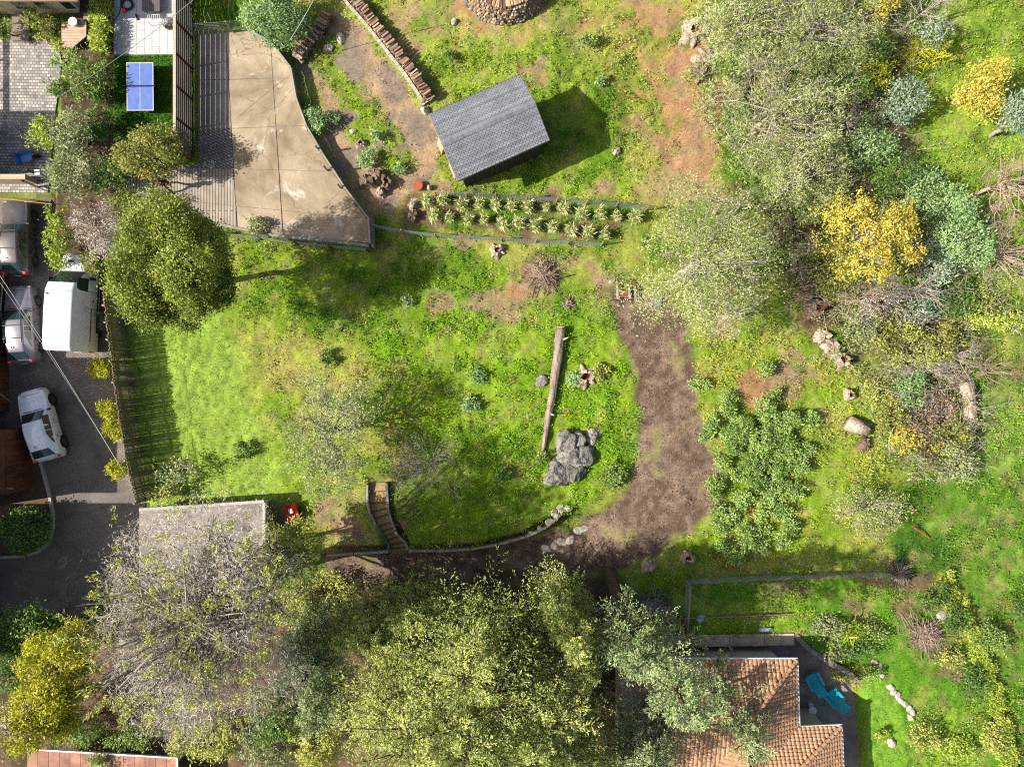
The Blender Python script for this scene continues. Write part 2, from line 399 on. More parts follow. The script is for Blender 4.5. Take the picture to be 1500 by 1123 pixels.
# house garden, lower right
z = zone([(1000, 838), (1310, 838), (1400, 900), (1480, 1140), (1260, 1200), (1250, 980), (1170, 930), (900, 930), (890, 850)], 8)
lay(z, blend(c3(108, 160, 46), c3(132, 158, 62), sstep(.45, .62, n_mid)), 0.9)
lay(zone([(1000, 880), (1180, 880), (1170, 926), (1010, 930)], 8), c3(138, 176, 52), 0.9)
lay(zone([(1252, 980), (1330, 1040), (1330, 1200), (1262, 1200)], 5), c3(140, 188, 66), 0.95)
lay(zone([(1345, 1000), (1420, 1060), (1440, 1200), (1340, 1200)], 8), c3(146, 182, 66), 0.95)
for x, y, rx, ry in [(1340, 900, 40, 30), (1370, 960, 34, 40), (1300, 845, 34, 12), (1230, 900, 40, 20), (1390, 1000, 30, 30), (1330, 850, 40, 20), (1150, 855, 40, 10)]:
    lay(blob(x, y, rx, ry) * sstep(.36, .55, n_mid) * .8, SO_D, 0.25)
lay(sstep(12, 4, sdline(wx, wy, [(1385, 860), (1420, 920), (1450, 985), (1475, 1060), (1478, 1140)])) * .8, c3(176, 176, 76), 0.8)
lay(zone([(925, 872), (985, 880), (975, 935), (910, 935)], 8), SO_G * .85, 0.2)
lay(zone([(905, 835), (1000, 835), (1000, 868), (905, 866)], 6), GR_B * .8, .95)
# track
tw = (fbm(QX, QY, 26, 4, 33) - .5) * 30
P_TRACK = [(890, 425), (972, 428), (1008, 470), (1018, 560), (1024, 620), (1056, 700), (1052, 745), (990, 790), (930, 830), (850, 845), (760, 850), (640, 850), (480, 850), (470, 806), (560, 806), (690, 803), (770, 785), (850, 772), (900, 735), (935, 690), (938, 600), (925, 530), (900, 470)]
z = sstep(8, -6, sdpoly(QX + tw, QY + tw * .7, P_TRACK))
lay(z, blend(c3(112, 92, 78), c3(146, 124, 106), sstep(.4, .62, n_fine * .5 + n_mid * .5)), 0.04)
lay(z * sstep(.68, .76, n_mid) * .35, GR_Y * .7, 0.2)
lay(sstep(12, 3, sdline(wx, wy, [(968, 450), (992, 540)])) * sstep(.54, .64, n_mid) * .4, GR_Y * .8, 0.3)
# under the big trees at the bottom, litter
lay(zone([(-300, 905), (120, 905), (210, 905), (470, 852), (900, 850), (925, 940), (925, 1500), (-300, 1500)], 10), blend(MULCH, SO_D, sstep(.4, .6, n_mid)), 0.15)
lay(sstep(16, 7, sdline(wx, wy, [(1385, 850), (1420, 920), (1450, 985), (1475, 1060), (1480, 1140)])), c3(196, 200, 84), 0.9)
# hedge foot and verge by the fence
lay(zone([(146, 440), (170, 440), (215, 735), (196, 740)], 4), c3(178, 160, 116), 0.25)
lay(zone([(60, 700), (80, 770), (60, 815), (-150, 820), (-150, 700)], 4), MULCH, 0.1)
lay(zone([(85, 60), (168, -80), (168, 200), (200, 260), (185, 300), (160, 400), (74, 395), (74, 280)], 4), MULCH * 1.1, 0.2)
lay(zone([(262, -80), (420, -80), (365, 45), (290, 50), (290, 240), (262, 240)], 5), blend(GR_D, GR_B * .8, sstep(.4, .6, n_mid)), 0.9)
mott = fbm(QX, QY, 15, 4, 91); patch = fbm(QX, QY, 46, 4, 95)
mownz = np.maximum(zone([(195, 430), (330, 440), (360, 520), (430, 640), (470, 735), (390, 745), (215, 742), (180, 600)], 10), zone([(1252, 980), (1330, 1040), (1330, 1200), (1262, 1200)], 5))
rough_ = 1 - .8 * mownz
lay(sstep(.56, .68, mott) * .34 * rough_ * (gr > .3), SO_T * np.array([.95, .92, .8]), 0.45)
lay(sstep(.52, .66, patch) * .45 * rough_ * (gr > .3), GR_D * 1.1, 0.95)
lay(sstep(.56, .7, fbm(QX, QY, 22, 4, 97)) * .4 * rough_ * (gr > .3), c3(178, 186, 104), 0.8)
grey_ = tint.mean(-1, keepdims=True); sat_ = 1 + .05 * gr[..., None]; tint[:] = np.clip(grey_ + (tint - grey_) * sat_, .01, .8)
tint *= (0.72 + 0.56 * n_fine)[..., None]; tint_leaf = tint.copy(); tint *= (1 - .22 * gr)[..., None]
hard = np.minimum.reduce([sdpoly(PX, PY, p) for p, _ in FLATS] + [sdpoly(PX, PY, P_STAIR)])
gr *= sstep(0, 5, hard)
NX, NY = len(gx), len(gy)
bumpz = (0.05 + 0.20 * gr) * (fbm(QX, QY, 7, 3, 81) - 0.35) * sstep(0, 6, hard) * (np.abs(GXm) < 33) * (np.abs(GYm) < 26)
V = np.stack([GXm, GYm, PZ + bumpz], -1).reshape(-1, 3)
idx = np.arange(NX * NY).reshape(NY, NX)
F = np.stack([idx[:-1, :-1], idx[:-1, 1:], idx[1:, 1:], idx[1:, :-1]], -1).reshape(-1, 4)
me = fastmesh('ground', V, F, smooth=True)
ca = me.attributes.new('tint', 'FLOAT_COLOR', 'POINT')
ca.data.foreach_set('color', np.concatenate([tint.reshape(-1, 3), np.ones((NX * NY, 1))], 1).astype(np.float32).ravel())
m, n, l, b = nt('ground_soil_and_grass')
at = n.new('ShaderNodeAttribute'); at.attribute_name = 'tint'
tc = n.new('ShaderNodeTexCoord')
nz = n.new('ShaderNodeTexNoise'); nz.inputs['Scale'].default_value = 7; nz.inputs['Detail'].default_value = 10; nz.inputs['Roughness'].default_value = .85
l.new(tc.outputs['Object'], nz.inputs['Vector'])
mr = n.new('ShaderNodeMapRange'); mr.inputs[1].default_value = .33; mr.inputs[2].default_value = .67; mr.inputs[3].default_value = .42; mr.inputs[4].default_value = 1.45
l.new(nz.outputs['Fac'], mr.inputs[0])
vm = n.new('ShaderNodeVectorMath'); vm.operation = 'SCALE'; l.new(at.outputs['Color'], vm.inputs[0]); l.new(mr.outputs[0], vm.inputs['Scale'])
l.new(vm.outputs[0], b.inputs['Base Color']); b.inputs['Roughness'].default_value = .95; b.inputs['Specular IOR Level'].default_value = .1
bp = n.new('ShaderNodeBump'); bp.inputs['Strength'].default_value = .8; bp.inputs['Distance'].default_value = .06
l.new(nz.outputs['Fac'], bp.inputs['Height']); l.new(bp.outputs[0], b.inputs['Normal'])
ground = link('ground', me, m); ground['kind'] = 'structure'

# ------------------------------------------------------------------ grass and weeds (uncountable: stuff)
rs = np.random.RandomState(7)
def sample_ground(n, pw=1.0, box=(-31, 31, -23.5, 23.5)):
    x = rs.uniform(box[0], box[1], n); y = rs.uniform(box[2], box[3], n)
    i = np.clip(np.searchsorted(gx, x), 0, NX - 1); j = np.clip(np.searchsorted(gy, y), 0, NY - 1)
    k = rs.rand(n) < gr[j, i] ** pw
    x, y, i, j = x[k], y[k], i[k], j[k]
    return x, y, (PZ + bumpz)[j, i], tint_leaf[j, i], n_mid[j, i]
tintmat = None
def tint_leafmat(name, k=1.0, trans=.25):
    m, n, l, b = nt(name)
    at = n.new('ShaderNodeAttribute'); at.attribute_name = 'tint'
    b.inputs['Roughness'].default_value = .7; b.inputs['Specular IOR Level'].default_value = .15
    l.new(at.outputs['Color'], b.inputs['Base Color'])
    tr = n.new('ShaderNodeBsdfTranslucent'); l.new(at.outputs['Color'], tr.inputs[0])
    mx = n.new('ShaderNodeMixShader'); mx.inputs[0].default_value = trans
    l.new(b.outputs[0], mx.inputs[1]); l.new(tr.outputs[0], mx.inputs[2]); l.new(mx.outputs[0], n['Material Output'].inputs[0])
    return m
def blades(name, x, y, z, tn, per, h, w, spread, lean, m, kval=1.0):
    n = len(x); tot = n * per
    bx = np.repeat(x, per) + rs.normal(0, 1, tot) * np.repeat(spread, per); by = np.repeat(y, per) + rs.normal(0, 1, tot) * np.repeat(spread, per)
    bz = np.repeat(z, per) - 0.03
    hh = np.repeat(h, per) * rs.uniform(.55, 1.15, tot); ww = w * rs.uniform(.6, 1.4, tot)
    a = rs.uniform(0, 2 * np.pi, tot); ln = lean * rs.uniform(.3, 1.3, tot) * hh
    dx, dy = np.cos(a), np.sin(a); sx, sy = -dy, dx
    V = np.zeros((tot, 4, 3))
    V[:, 0] = np.stack([bx - sx * ww * .5, by - sy * ww * .5, bz], 1); V[:, 1] = np.stack([bx + sx * ww * .5, by + sy * ww * .5, bz], 1)
    V[:, 2] = np.stack([bx + dx * ln * .6 + sx * ww * .45, by + dy * ln * .6 + sy * ww * .45, bz + hh * .75], 1)
    V[:, 3] = np.stack([bx + dx * ln, by + dy * ln, bz + hh * .9], 1)
    me = fastmesh(name, V.reshape(-1, 3), np.arange(tot * 4).reshape(-1, 4))
    t = np.repeat(tn, per, axis=0) * kval * rs.uniform(.72, 1.4, (tot, 1)) * np.stack([rs.uniform(.85, 1.15, tot), np.ones(tot), rs.uniform(.8, 1.1, tot)], 1)
    ca = me.attributes.new('tint', 'FLOAT_COLOR', 'FACE')
    ca.data.foreach_set('color', np.concatenate([t, np.ones((tot, 1))], 1).astype(np.float32).ravel())
    o = link(name, me, m); o['kind'] = 'stuff'
    return o
gm = tint_leafmat('grass_blades')
x, y, z, tn, nm = sample_ground(49000)
o = blades('grass', x, y, z, tn, 6, rs.uniform(.06, .14, len(x)), .03, np.full(len(x), .11), .9, gm, 1.1)
tag(o, 'short green and yellowish grass covering the lawn and slopes', 'grass')
# taller weed clumps in the rough areas
x, y, z, tn, nm = sample_ground(37000, 1.4)
px_ = CX + x * S; py_ = CY - y * S
mown = (sdpoly(px_, py_, [(180, 420), (340, 430), (430, 640), (470, 735), (200, 745)]) < 0) | (sdpoly(px_, py_, [(1250, 970), (1330, 1040), (1330, 1200), (1262, 1200)]) < 0)
k = ~mown & (nm > .36 + .2 * rs.rand(len(nm)))
x, y, z, tn = x[k], y[k], z[k], tn[k]
big = rs.uniform(.4, 1.0, len(x)) ** 1.5 * 1.7; per = 15; tot = len(x) * per
d_ = unit(rs.normal(0, 1, (tot, 3))); d_[:, 2] = np.abs(d_[:, 2]); B_ = np.repeat(big, per)
pos = np.stack([np.repeat(x, per), np.repeat(y, per), np.repeat(z, per)], 1) + d_ * np.stack([.19 * B_, .19 * B_, .20 * B_], 1) * rs.uniform(.55, 1.05, (tot, 1))
me = leaves_mesh('weeds', pos, unit(d_ + rs.normal(0, .7, (tot, 3))), unit(np.array([0, 0, 1.0]) + d_ * .4 + rs.normal(0, .5, (tot, 3))), rs.uniform(.06, .15, tot) * (.7 + .4 * B_), rs.uniform(.035, .075, tot), rs.rand(tot))
hue = rs.normal(0, 1, len(x)); cl = tn * np.stack([1 + .16 * hue, 1 + .05 * hue, 1 - .1 * hue], 1) * rs.uniform(.75, 1.45, (len(x), 1))
t_ = np.clip(np.repeat(cl, per, 0) * rs.uniform(.8, 1.5, (tot, 1)), .01, .8)
ca = me.attributes.new('tint', 'FLOAT_COLOR', 'FACE'); ca.data.foreach_set('color', np.concatenate([t_, np.ones((tot, 1))], 1).astype(np.float32).ravel())
o = link('weeds', me, gm); o['kind'] = 'stuff'
tag(o, 'taller leafy weeds scattered through the rough grass', 'weeds')
# chips and twigs on the track
x = rs.uniform(-12, 13, 26000); y = rs.uniform(-12, 6, 26000)
i = np.clip(np.searchsorted(gx, x), 0, NX - 1); j = np.clip(np.searchsorted(gy, y), 0, NY - 1)
k = (gr[j, i] < .06) & (hard[j, i] > 3); x, y, i, j = x[k], y[k], i[k], j[k]
n_ = len(x); a = rs.uniform(0, 6.28, n_); L_ = rs.uniform(.03, .16, n_)
pos = np.stack([x, y, (PZ + bumpz)[j, i] + .015], 1); dv = unit(np.stack([np.cos(a), np.sin(a), rs.normal(0, .15, n_)], 1))
me = leaves_mesh('wood_chips', pos, dv, unit(np.stack([rs.normal(0, .3, n_), rs.normal(0, .3, n_), np.ones(n_)], 1)), L_, rs.uniform(.02, .05, n_), rs.rand(n_))
o = link('wood_chips', me, leafmat('wood_chips', col(84, 66, 54), col(150, 126, 104), .0, .9, k=1.0)); o['kind'] = 'stuff'
tag(o, 'brown bark chips and twigs strewn over the dirt track', 'wood chips')

# ------------------------------------------------------------------ paved surfaces
m_brick = brickmat('brown_brick_paving', col(150, 128, 108), col(120, 102, 88), col(84, 72, 62), .22, .11, rot=.08)
b = MB(); b.prism([W(x, y, -.596) for x, y in [(84, 512), (150, 514), (166, 560), (196, 715), (184, 712), (130, 600)]], -.7, -.596)
b.build('brick_apron', m_brick)['kind'] = 'structure'
m_pav = brickmat('patio_cobbles', col(205, 192, 176), col(140, 132, 126), col(112, 104, 96), .21, .18, .02, rot=.02)
sheet('patio', P_PATIO, -0.15, m_pav)
m_tile = brickmat('pale_terrace_tiles', col(214, 212, 208), col(202, 200, 198), col(176, 172, 168), .9, .45, .008, rough=.5, rot=1.5708)
trc = sheet('terrace', P_TERR, -0.012, mat('tile_joint', col(150, 146, 142), .9, .1, 5))
m_tile = mat('pale_terrace_tile', col(206, 205, 203), .55, .12, 2.5, .1, 30, detail=8)
tx0, tx1 = W(166.5, 0)[0], W(256.5, 0)[0]; ty0, ty1 = W(0, 80)[1], W(0, -80)[1]; nxT, nyT = 8, 7
for i_ in range(nxT):
    for j_ in range(-1, nyT):
        xa, xb_ = tx0 + (tx1 - tx0) * i_ / nxT, tx0 + (tx1 - tx0) * (i_ + 1) / nxT; st_ = (ty1 - ty0) / nyT; ya_ = max(ty0, ty0 + st_ * (j_ + (.5 if i_ % 2 else 0))); yb_ = min(ty1, ty0 + st_ * (j_ + 1 + (.5 if i_ % 2 else 0)))
        if yb_ - ya_ < .05: continue
        b = MB(); b.box(((xa + xb_) / 2, (ya_ + yb_) / 2, -.02), (xb_ - xa - .014, yb_ - ya_ - .014, .045 + .002 * ((i_ * 3 + j_) % 3))); b.build('tile', m_tile, trc)
m_turf = mat('turf_base', col(76, 124, 26), .9, .2, 2.0, .6, 90)
sheet('turf', P_TURF, -0.005, m_turf)
x = rs.uniform(-23.3, -19.7, 5500); y = rs.uniform(14.6, 19.2, 5500)
k = sdpoly(CX + x * S, CY - y * S, P_TURF) < -1.5; x, y = x[k], y[k]
o = blades('turf_pile', x, y, np.full(len(x), .02), np.tile(c3(84, 136, 26), (len(x), 1)), 3, np.full(len(x), .06), .035, np.full(len(x), .03), .5, gm, 1.0)
tag(o, 'trimmed deep green artificial turf round the ping pong table', 'turf')
def stained_concrete(name, c1, c2, c3_, crack, crs=.3, cw=.008, ns=.35, ns2=.8):
    m, n, l, b = nt(name); tc = n.new('ShaderNodeTexCoord')
    def noise(sc_, det=9, rgh=.65):
        q = n.new('ShaderNodeTexNoise'); q.inputs['Scale'].default_value = sc_; q.inputs['Detail'].default_value = det; q.inputs['Roughness'].default_value = rgh; q.inputs['Distortion'].default_value = .6; l.new(tc.outputs['Object'], q.inputs['Vector']); return q
    r1 = n.new('ShaderNodeValToRGB'); r1.color_ramp.elements[0].position = .36; r1.color_ramp.elements[0].color = (*c2, 1); r1.color_ramp.elements[1].position = .6; r1.color_ramp.elements[1].color = (*c1, 1)
    l.new(noise(ns).outputs['Fac'], r1.inputs[0])
    r2 = n.new('ShaderNodeValToRGB'); r2.color_ramp.elements[0].position = .58; r2.color_ramp.elements[0].color = (0, 0, 0, 1); r2.color_ramp.elements[1].position = .66; r2.color_ramp.elements[1].color = (1, 1, 1, 1)
    l.new(noise(ns2, 10, .7).outputs['Fac'], r2.inputs[0])
    mx = n.new('ShaderNodeMix'); mx.data_type = 'RGBA'; l.new(r2.outputs[0], mx.inputs['Factor']); l.new(r1.outputs[0], mx.inputs['A']); mx.inputs['B'].default_value = (*c3_, 1)
    vo = n.new('ShaderNodeTexVoronoi'); vo.feature = 'DISTANCE_TO_EDGE'; vo.inputs['Scale'].default_value = crs
    wv = n.new('ShaderNodeVectorMath'); wv.operation = 'ADD'; w2 = noise(1.1, 6); sc2 = n.new('ShaderNodeVectorMath'); sc2.operation = 'SCALE'; sc2.inputs['Scale'].default_value = .9
    l.new(w2.outputs['Color'], sc2.inputs[0]); l.new(tc.outputs['Object'], wv.inputs[0]); l.new(sc2.outputs[0], wv.inputs[1]); l.new(wv.outputs[0], vo.inputs['Vector'])
    r3 = n.new('ShaderNodeValToRGB'); r3.color_ramp.elements[0].position = cw * .3; r3.color_ramp.elements[0].color = (.8, .8, .8, 1); r3.color_ramp.elements[1].position = cw; r3.color_ramp.elements[1].color = (0, 0, 0, 1)
    l.new(vo.outputs['Distance'], r3.inputs[0])
    m2 = n.new('ShaderNodeMix'); m2.data_type = 'RGBA'; l.new(r3.outputs[0], m2.inputs['Factor']); l.new(mx.outputs['Result'], m2.inputs['A']); m2.inputs['B'].default_value = (*crack, 1)
    fn = noise(14, 8, .75); mr_ = n.new('ShaderNodeMapRange'); mr_.inputs[1].default_value = .3; mr_.inputs[2].default_value = .7; mr_.inputs[3].default_value = .8; mr_.inputs[4].default_value = 1.12; l.new(fn.outputs['Fac'], mr_.inputs[0])
    vm_ = n.new('ShaderNodeVectorMath'); vm_.operation = 'SCALE'; l.new(m2.outputs['Result'], vm_.inputs[0]); l.new(mr_.outputs[0], vm_.inputs['Scale'])
    l.new(vm_.outputs[0], b.inputs['Base Color']); b.inputs['Roughness'].default_value = .9
    bp_ = n.new('ShaderNodeBump'); bp_.inputs['Strength'].default_value = .4; bp_.inputs['Distance'].default_value = .02; l.new(fn.outputs['Fac'], bp_.inputs['Height']); l.new(bp_.outputs[0], b.inputs['Normal'])
    MATS[name] = m; return m
m_conc = stained_concrete('weathered_concrete', col(196, 176, 146), col(136, 116, 88), col(218, 206, 186), col(116, 102, 78), .3, .008, .24, .7)
m_asph = stained_concrete('asphalt', col(128, 120, 112), col(96, 88, 82), col(160, 150, 140), col(66, 60, 56), .5, .006, .3, .55)
sheet('street', P_STREET, -0.6, m_asph)
m_conc2 = mat('grey_concrete', col(164, 152, 138), .9, .25, .7, .3, 30, c2=col(128, 118, 106), detail=9)
m_rib = brickmat('ribbed_concrete', col(178, 160, 132), col(164, 146, 120), col(112, 98, 78), 4.0, .17, .03, rot=1.5708, bump=.9)
m_rib2 = brickmat('cobbled_ramp', col(156, 146, 132), col(128, 118, 106), col(92, 84, 74), .3, .14, .03, rot=.5, bump=.9)
def clip(poly, a, bb, keep):         # keep one side of the line a-bb
    out = []; nx, ny = bb[1] - a[1], -(bb[0] - a[0])
    f = lambda p: ((p[0] - a[0]) * nx + (p[1] - a[1]) * ny) * keep
    for i in range(len(poly)):
        p, q = poly[i], poly[(i + 1) % len(poly)]; fp, fq = f(p), f(q)
        if fp >= 0: out.append(p)
        if fp * fq < 0: t = fp / (fp - fq); out.append((p[0] + (q[0] - p[0]) * t, p[1] + (q[1] - p[1]) * t))
    return out
pad = sheet('concrete_pad', P_PAD, 0.435, m_conc2, .5)
cells = [[p for p in P_PAD]]
for a, bb in [((290, 246), (520, 252)), ((280, 118), (450, 114)), ((330, 40), (352, 400)), ((300, 190), (470, 183)), ((395, 40), (418, 400)), ((180, 285), (330, 300))]:
    nc = []
    for cpoly in cells:
        for s_ in (1, -1):
            q = clip(cpoly, a, bb, s_)
            if len(q) >= 3:
                ar = abs(sum(q[i][0] * q[(i + 1) % len(q)][1] - q[(i + 1) % len(q)][0] * q[i][1] for i in range(len(q)))) / 2
                if ar > 60: nc.append(q)
    cells = nc
for k_, q in enumerate(cells):
    cx_ = sum(p[0] for p in q) / len(q); cy_ = sum(p[1] for p in q) / len(q)
    q = [(cx_ + (p[0] - cx_) * .985, cy_ + (p[1] - cy_) * .985) for p in q]
    zz = .455 + .006 * ((k_ * 7) % 5)
    b = MB(); b.prism([W(x, y, zz) for x, y in q], .40, zz)
    if cx_ < 320 and cy_ > 240: mm = m_rib
    elif cx_ < 345 and cy_ > 185: mm = m_rib2
    elif cx_ < 340: mm = m_conc2
    else: mm = m_conc
    b.build('slab', mm, pad)
sheet('courtyard', P_YARD, -0.8, mat('courtyard_concrete', col(150, 142, 132), .9, .3, .8, .3, 25, c2=col(110, 100, 92), detail=9))
# kerb round the planted corner of the street
m_kerb = mat('pale_kerb', col(190, 184, 174), .85, .2, 4, .2, 40)
kp = [(58, 672), (66, 700), (73, 728), (77, 752), (77, 775), (70, 795), (56, 808), (36, 814), (0, 816), (-40, 817)]
for i in range(len(kp) - 1):
    pass
b = MB(); kw = [W(x, y, -.5) for x, y in kp]
for (a, c_) in zip(kw[:-1], kw[1:]):
    b.beam((a[0], a[1], -.52), (c_[0], c_[1], -.52), .16, .18)
b.build('kerb', m_kerb)['kind'] = 'structure'
b = MB(); b.prism([W(x, y, -.5) for x, y in [(-150, 672)] + kp + [(-150, 817)]], -.6, -.52)
b.build('planted_island', mat('island_soil', col(104, 86, 66), .95, .3, 5, .6, 30))['kind'] = 'structure'

# ------------------------------------------------------------------ shed with shingled gable roof
m_shg = [mat('grey_shingle_%d' % i, c, .85, .3, 1.6, .5, 50, detail=12) for i, c in enumerate([col(134, 138, 144), col(142, 146, 152), col(126, 130, 136)])]
m_wood = mat('weathered_wood', col(168, 148, 124), .85, .3, 3, .3, 30, stretch=(1, 1, 6))
m_board = mat('tan_board', col(196, 172, 140), .8, .2, 4, .2, 20)
m_dark = mat('dark_metal', col(60, 58, 58), .5, .2, 8)
m_white = mat('white_trim', col(232, 230, 224), .6, .08, 6)
ZE, ZR = 3.15, 3.8
TL, TR, BR, BL = [Vector((*W(x, y, ZE), ZE)) for x, y in ((628, 168), (762, 110), (805, 205), (670, 265))]
RL = (TL + BL) / 2; RR = (TR + BR) / 2; RL.z = RR.z = ZR
ctr = (TL + TR + BR + BL) / 4
shed = thing('shed', 'wooden shed with grey shingled gable roof on the grassy slope', 'shed', (ctr.x, ctr.y, tz(ctr.x, ctr.y)))
def lerp(a, b, t): return a + (b - a) * t
for k_, (e0, e1) in enumerate(((TL, TR), (BL, BR))):
    b = MB(); dn = Vector((0, 0, -.06))
    b.add([e0, e1, RR, RL, e0 + dn, e1 + dn, RR + dn, RL + dn], [(0, 1, 2, 3), (7, 6, 5, 4), (0, 4, 5, 1), (1, 5, 6, 2), (3, 7, 4, 0)])
    base = b.build('roof_deck', m_dark, shed)
    nrm = (e1 - e0).cross(RL - e0).normalized()
    if nrm.z < 0: nrm = -nrm
    rng = random.Random(k_)
    nc = 19
    for r in range(nc):
        b = MB(); t0, t1 = r / nc, (r + 1.25) / nc; t1 = min(t1, 1.0)
        a0, a1 = lerp(e0, RL, t0), lerp(e1, RR, t0); c0, c1 = lerp(e0, RL, t1), lerp(e1, RR, t1)
        L_ = (a1 - a0).length; nn = int(L_ / .22); off = (r % 2) * .5
        cuts = [0] + [min(1, (i + off) / nn) for i in range(0 if off else 1, nn + 1)]
        cuts = sorted(set(round(c_, 4) for c_ in cuts + [1.0]))
        for u0, u1 in zip(cuts[:-1], cuts[1:]):
            if u1 - u0 < .004: continue
            g = .006 / L_ * 2; h0 = .030 + rng.uniform(-.006, .008); h1 = .008
            q = [lerp(a0, a1, u0 + g) + nrm * h0, lerp(a0, a1, u1 - g) + nrm * h0, lerp(c0, c1, u1 - g) + nrm * h1, lerp(c0, c1, u0 + g) + nrm * h1]
            lo = [lerp(a0, a1, u0 + g), lerp(a0, a1, u1 - g)]
            b.add(q + lo, [(0, 1, 2, 3), (4, 5, 1, 0)])
        b.build('shingle_course', m_shg[(r * 2 + k_) % 3], shed)
b = MB(); rd = (RR - RL); n_ = 34
for i in range(n_):
    p = RL + rd * ((i + .5) / n_); q = RL + rd * ((i + 1.2) / n_)
    for e0 in (TL, BL):
        s_ = (e0 - RL).normalized() * .17
        up = Vector((0, 0, .045 + .012 * (i % 2)))
        p0, p1 = RL + rd * (i / n_), RL + rd * (min(1, (i + 1.06) / n_))
        b.add([p0 + up, p1 + Vector((0, 0, .035)), p1 + s_ + Vector((0, 0, .03)), p0 + s_ + up], [(0, 1, 2, 3)])
b.build('ridge_cap', m_shg[0], shed)
b = MB()
for a, c_ in ((TL, RL), (BL, RL), (TR, RR), (BR, RR)):
    b = MB(); b.beam(a + Vector((0, 0, -.09)), c_ + Vector((0, 0, -.09)), .04, .16); b.build('barge_board', m_board, shed)
b = MB()
for a, c_ in ((TL, TR), (BL, BR)):
    b = MB(); b.beam(a + Vector((0, 0, -.05)), c_ + Vector((0, 0, -.05)), .10, .09); b.build('gutter', m_dark, shed)
ins = lambda p: Vector((ctr.x + (p.x - ctr.x) * .86, ctr.y + (p.y - ctr.y) * .8, 0))
cs = [ins(p) for p in (TL, TR, BR, BL)]; z0 = shed.location.z - .6
for i in range(4):
    a, c_ = cs[i], cs[(i + 1) % 4]; nb = max(3, int((c_ - a).length / .3))
    b = MB(); b.quad((a.x, a.y, z0), (c_.x, c_.y, z0), (c_.x, c_.y, ZE), (a.x, a.y, ZE))
    for j in range(nb):
        p, q = lerp(a, c_, (j + .04) / nb), lerp(a, c_, (j + .96) / nb)
        b.beam((p.x, p.y, (z0 + ZE) / 2 - .05), (q.x, q.y, (z0 + ZE) / 2 - .05), .05, ZE - z0 - .12)
    b.build('wall', mat('shade_darkened_wall', col(70, 70, 52), .9, .3, 3, .2, 20), shed)  # wall colour darkened to stand in for the shade under the eaves
a = lerp(cs[3], cs[0], .5); b = MB(); b.beam(lerp(cs[3], cs[0], .38) + Vector((0, 0, 1.0 + z0 + .6)), lerp(cs[3], cs[0], .62) + Vector((0, 0, 1.0 + z0 + .6)), .12, 2.0); b.build('door', m_board, shed)
b = MB()
for i in (0, 3):
    e = (cs[1] - cs[0]).normalized()
for a, c_, hz in ((RL, ctr, 0),):
    pass
# gable infill
for A_, B_, R_ in ((TL, BL, RL), (TR, BR, RR)):
    b = MB(); f = lambda p: Vector((ctr.x + (p.x - ctr.x) * .865, ctr.y + (p.y - ctr.y) * .81, p.z - .05))
    b.add([f(A_), f(B_), f(R_)], [(0, 1, 2)]); b.build('gable', m_wood, shed)
# boards and sheets leaning by the shed's open end
def sheet_thing(name, label, px, py, w, d, h, rz, m_, cat, tilt=0.25):
    p = G(px, py); t = thing(name, label, cat, p, rz)
    b = MB(); M = Matrix.Rotation(tilt, 3, 'Y')
    b.box((0, 0, h / 2), (w, d, h), M=M); b.build('panel', m_, t, local=True)
    b = MB(); b.box((.03, 0, h * .52), (w + .03, .08, h * .9), M=M); b.build('batten', m_wood, t, local=True)
    return t
sheet_thing('leaning_board', 'pale board leaning at the upper end of the shed wall', 650, 216, .12, .7, 1.9, .4, m_board, 'board')
sheet_thing('leaning_board', 'wider pale board leaning by the lower corner of the shed', 668, 250, .14, .9, 1.8, .4, m_board, 'board')

# ------------------------------------------------------------------ horizontal slat fence beside the turf
m_slat = mat('grey_brown_slat', col(134, 116, 100), .85, .3, 2, .2, 20, stretch=(1, .2, 1))
m_rust = mat('redwood_post', col(128, 66, 44), .8, .3, 6, .2, 30)
m_cap = mat('pale_cap_rail', col(200, 182, 156), .8, .15, 6)
fx0 = W(283, 0, 0)[0]; yA = W(283, -30)[1]; yB = W(283, 238)[1]
fence = thing('slat_fence', 'tall horizontal slat fence with redwood posts beside the turf', 'fence', (fx0, (yA + yB) / 2, 0))
npan = 6
for i in range(npan):
    y0 = yA + (yB - yA) * i / npan; y1 = yA + (yB - yA) * (i + 1) / npan
    for j in range(9):
        b = MB(); b.box((fx0, (y0 + y1) / 2, .18 + j * .235), (.03, abs(y1 - y0) - .02, .19)); b.build('slat', m_slat, fence)
for i in range(npan + 1):
    y0 = yA + (yB - yA) * i / npan
    b = MB(); b.box((fx0 + .06, y0, 1.08), (.09, .10, 2.3)); b.build('post', m_rust, fence)
b = MB(); b.box((fx0, (yA + yB) / 2, 2.27), (.16, abs(yA - yB), .04)); b.build('cap_rail', m_cap, fence)

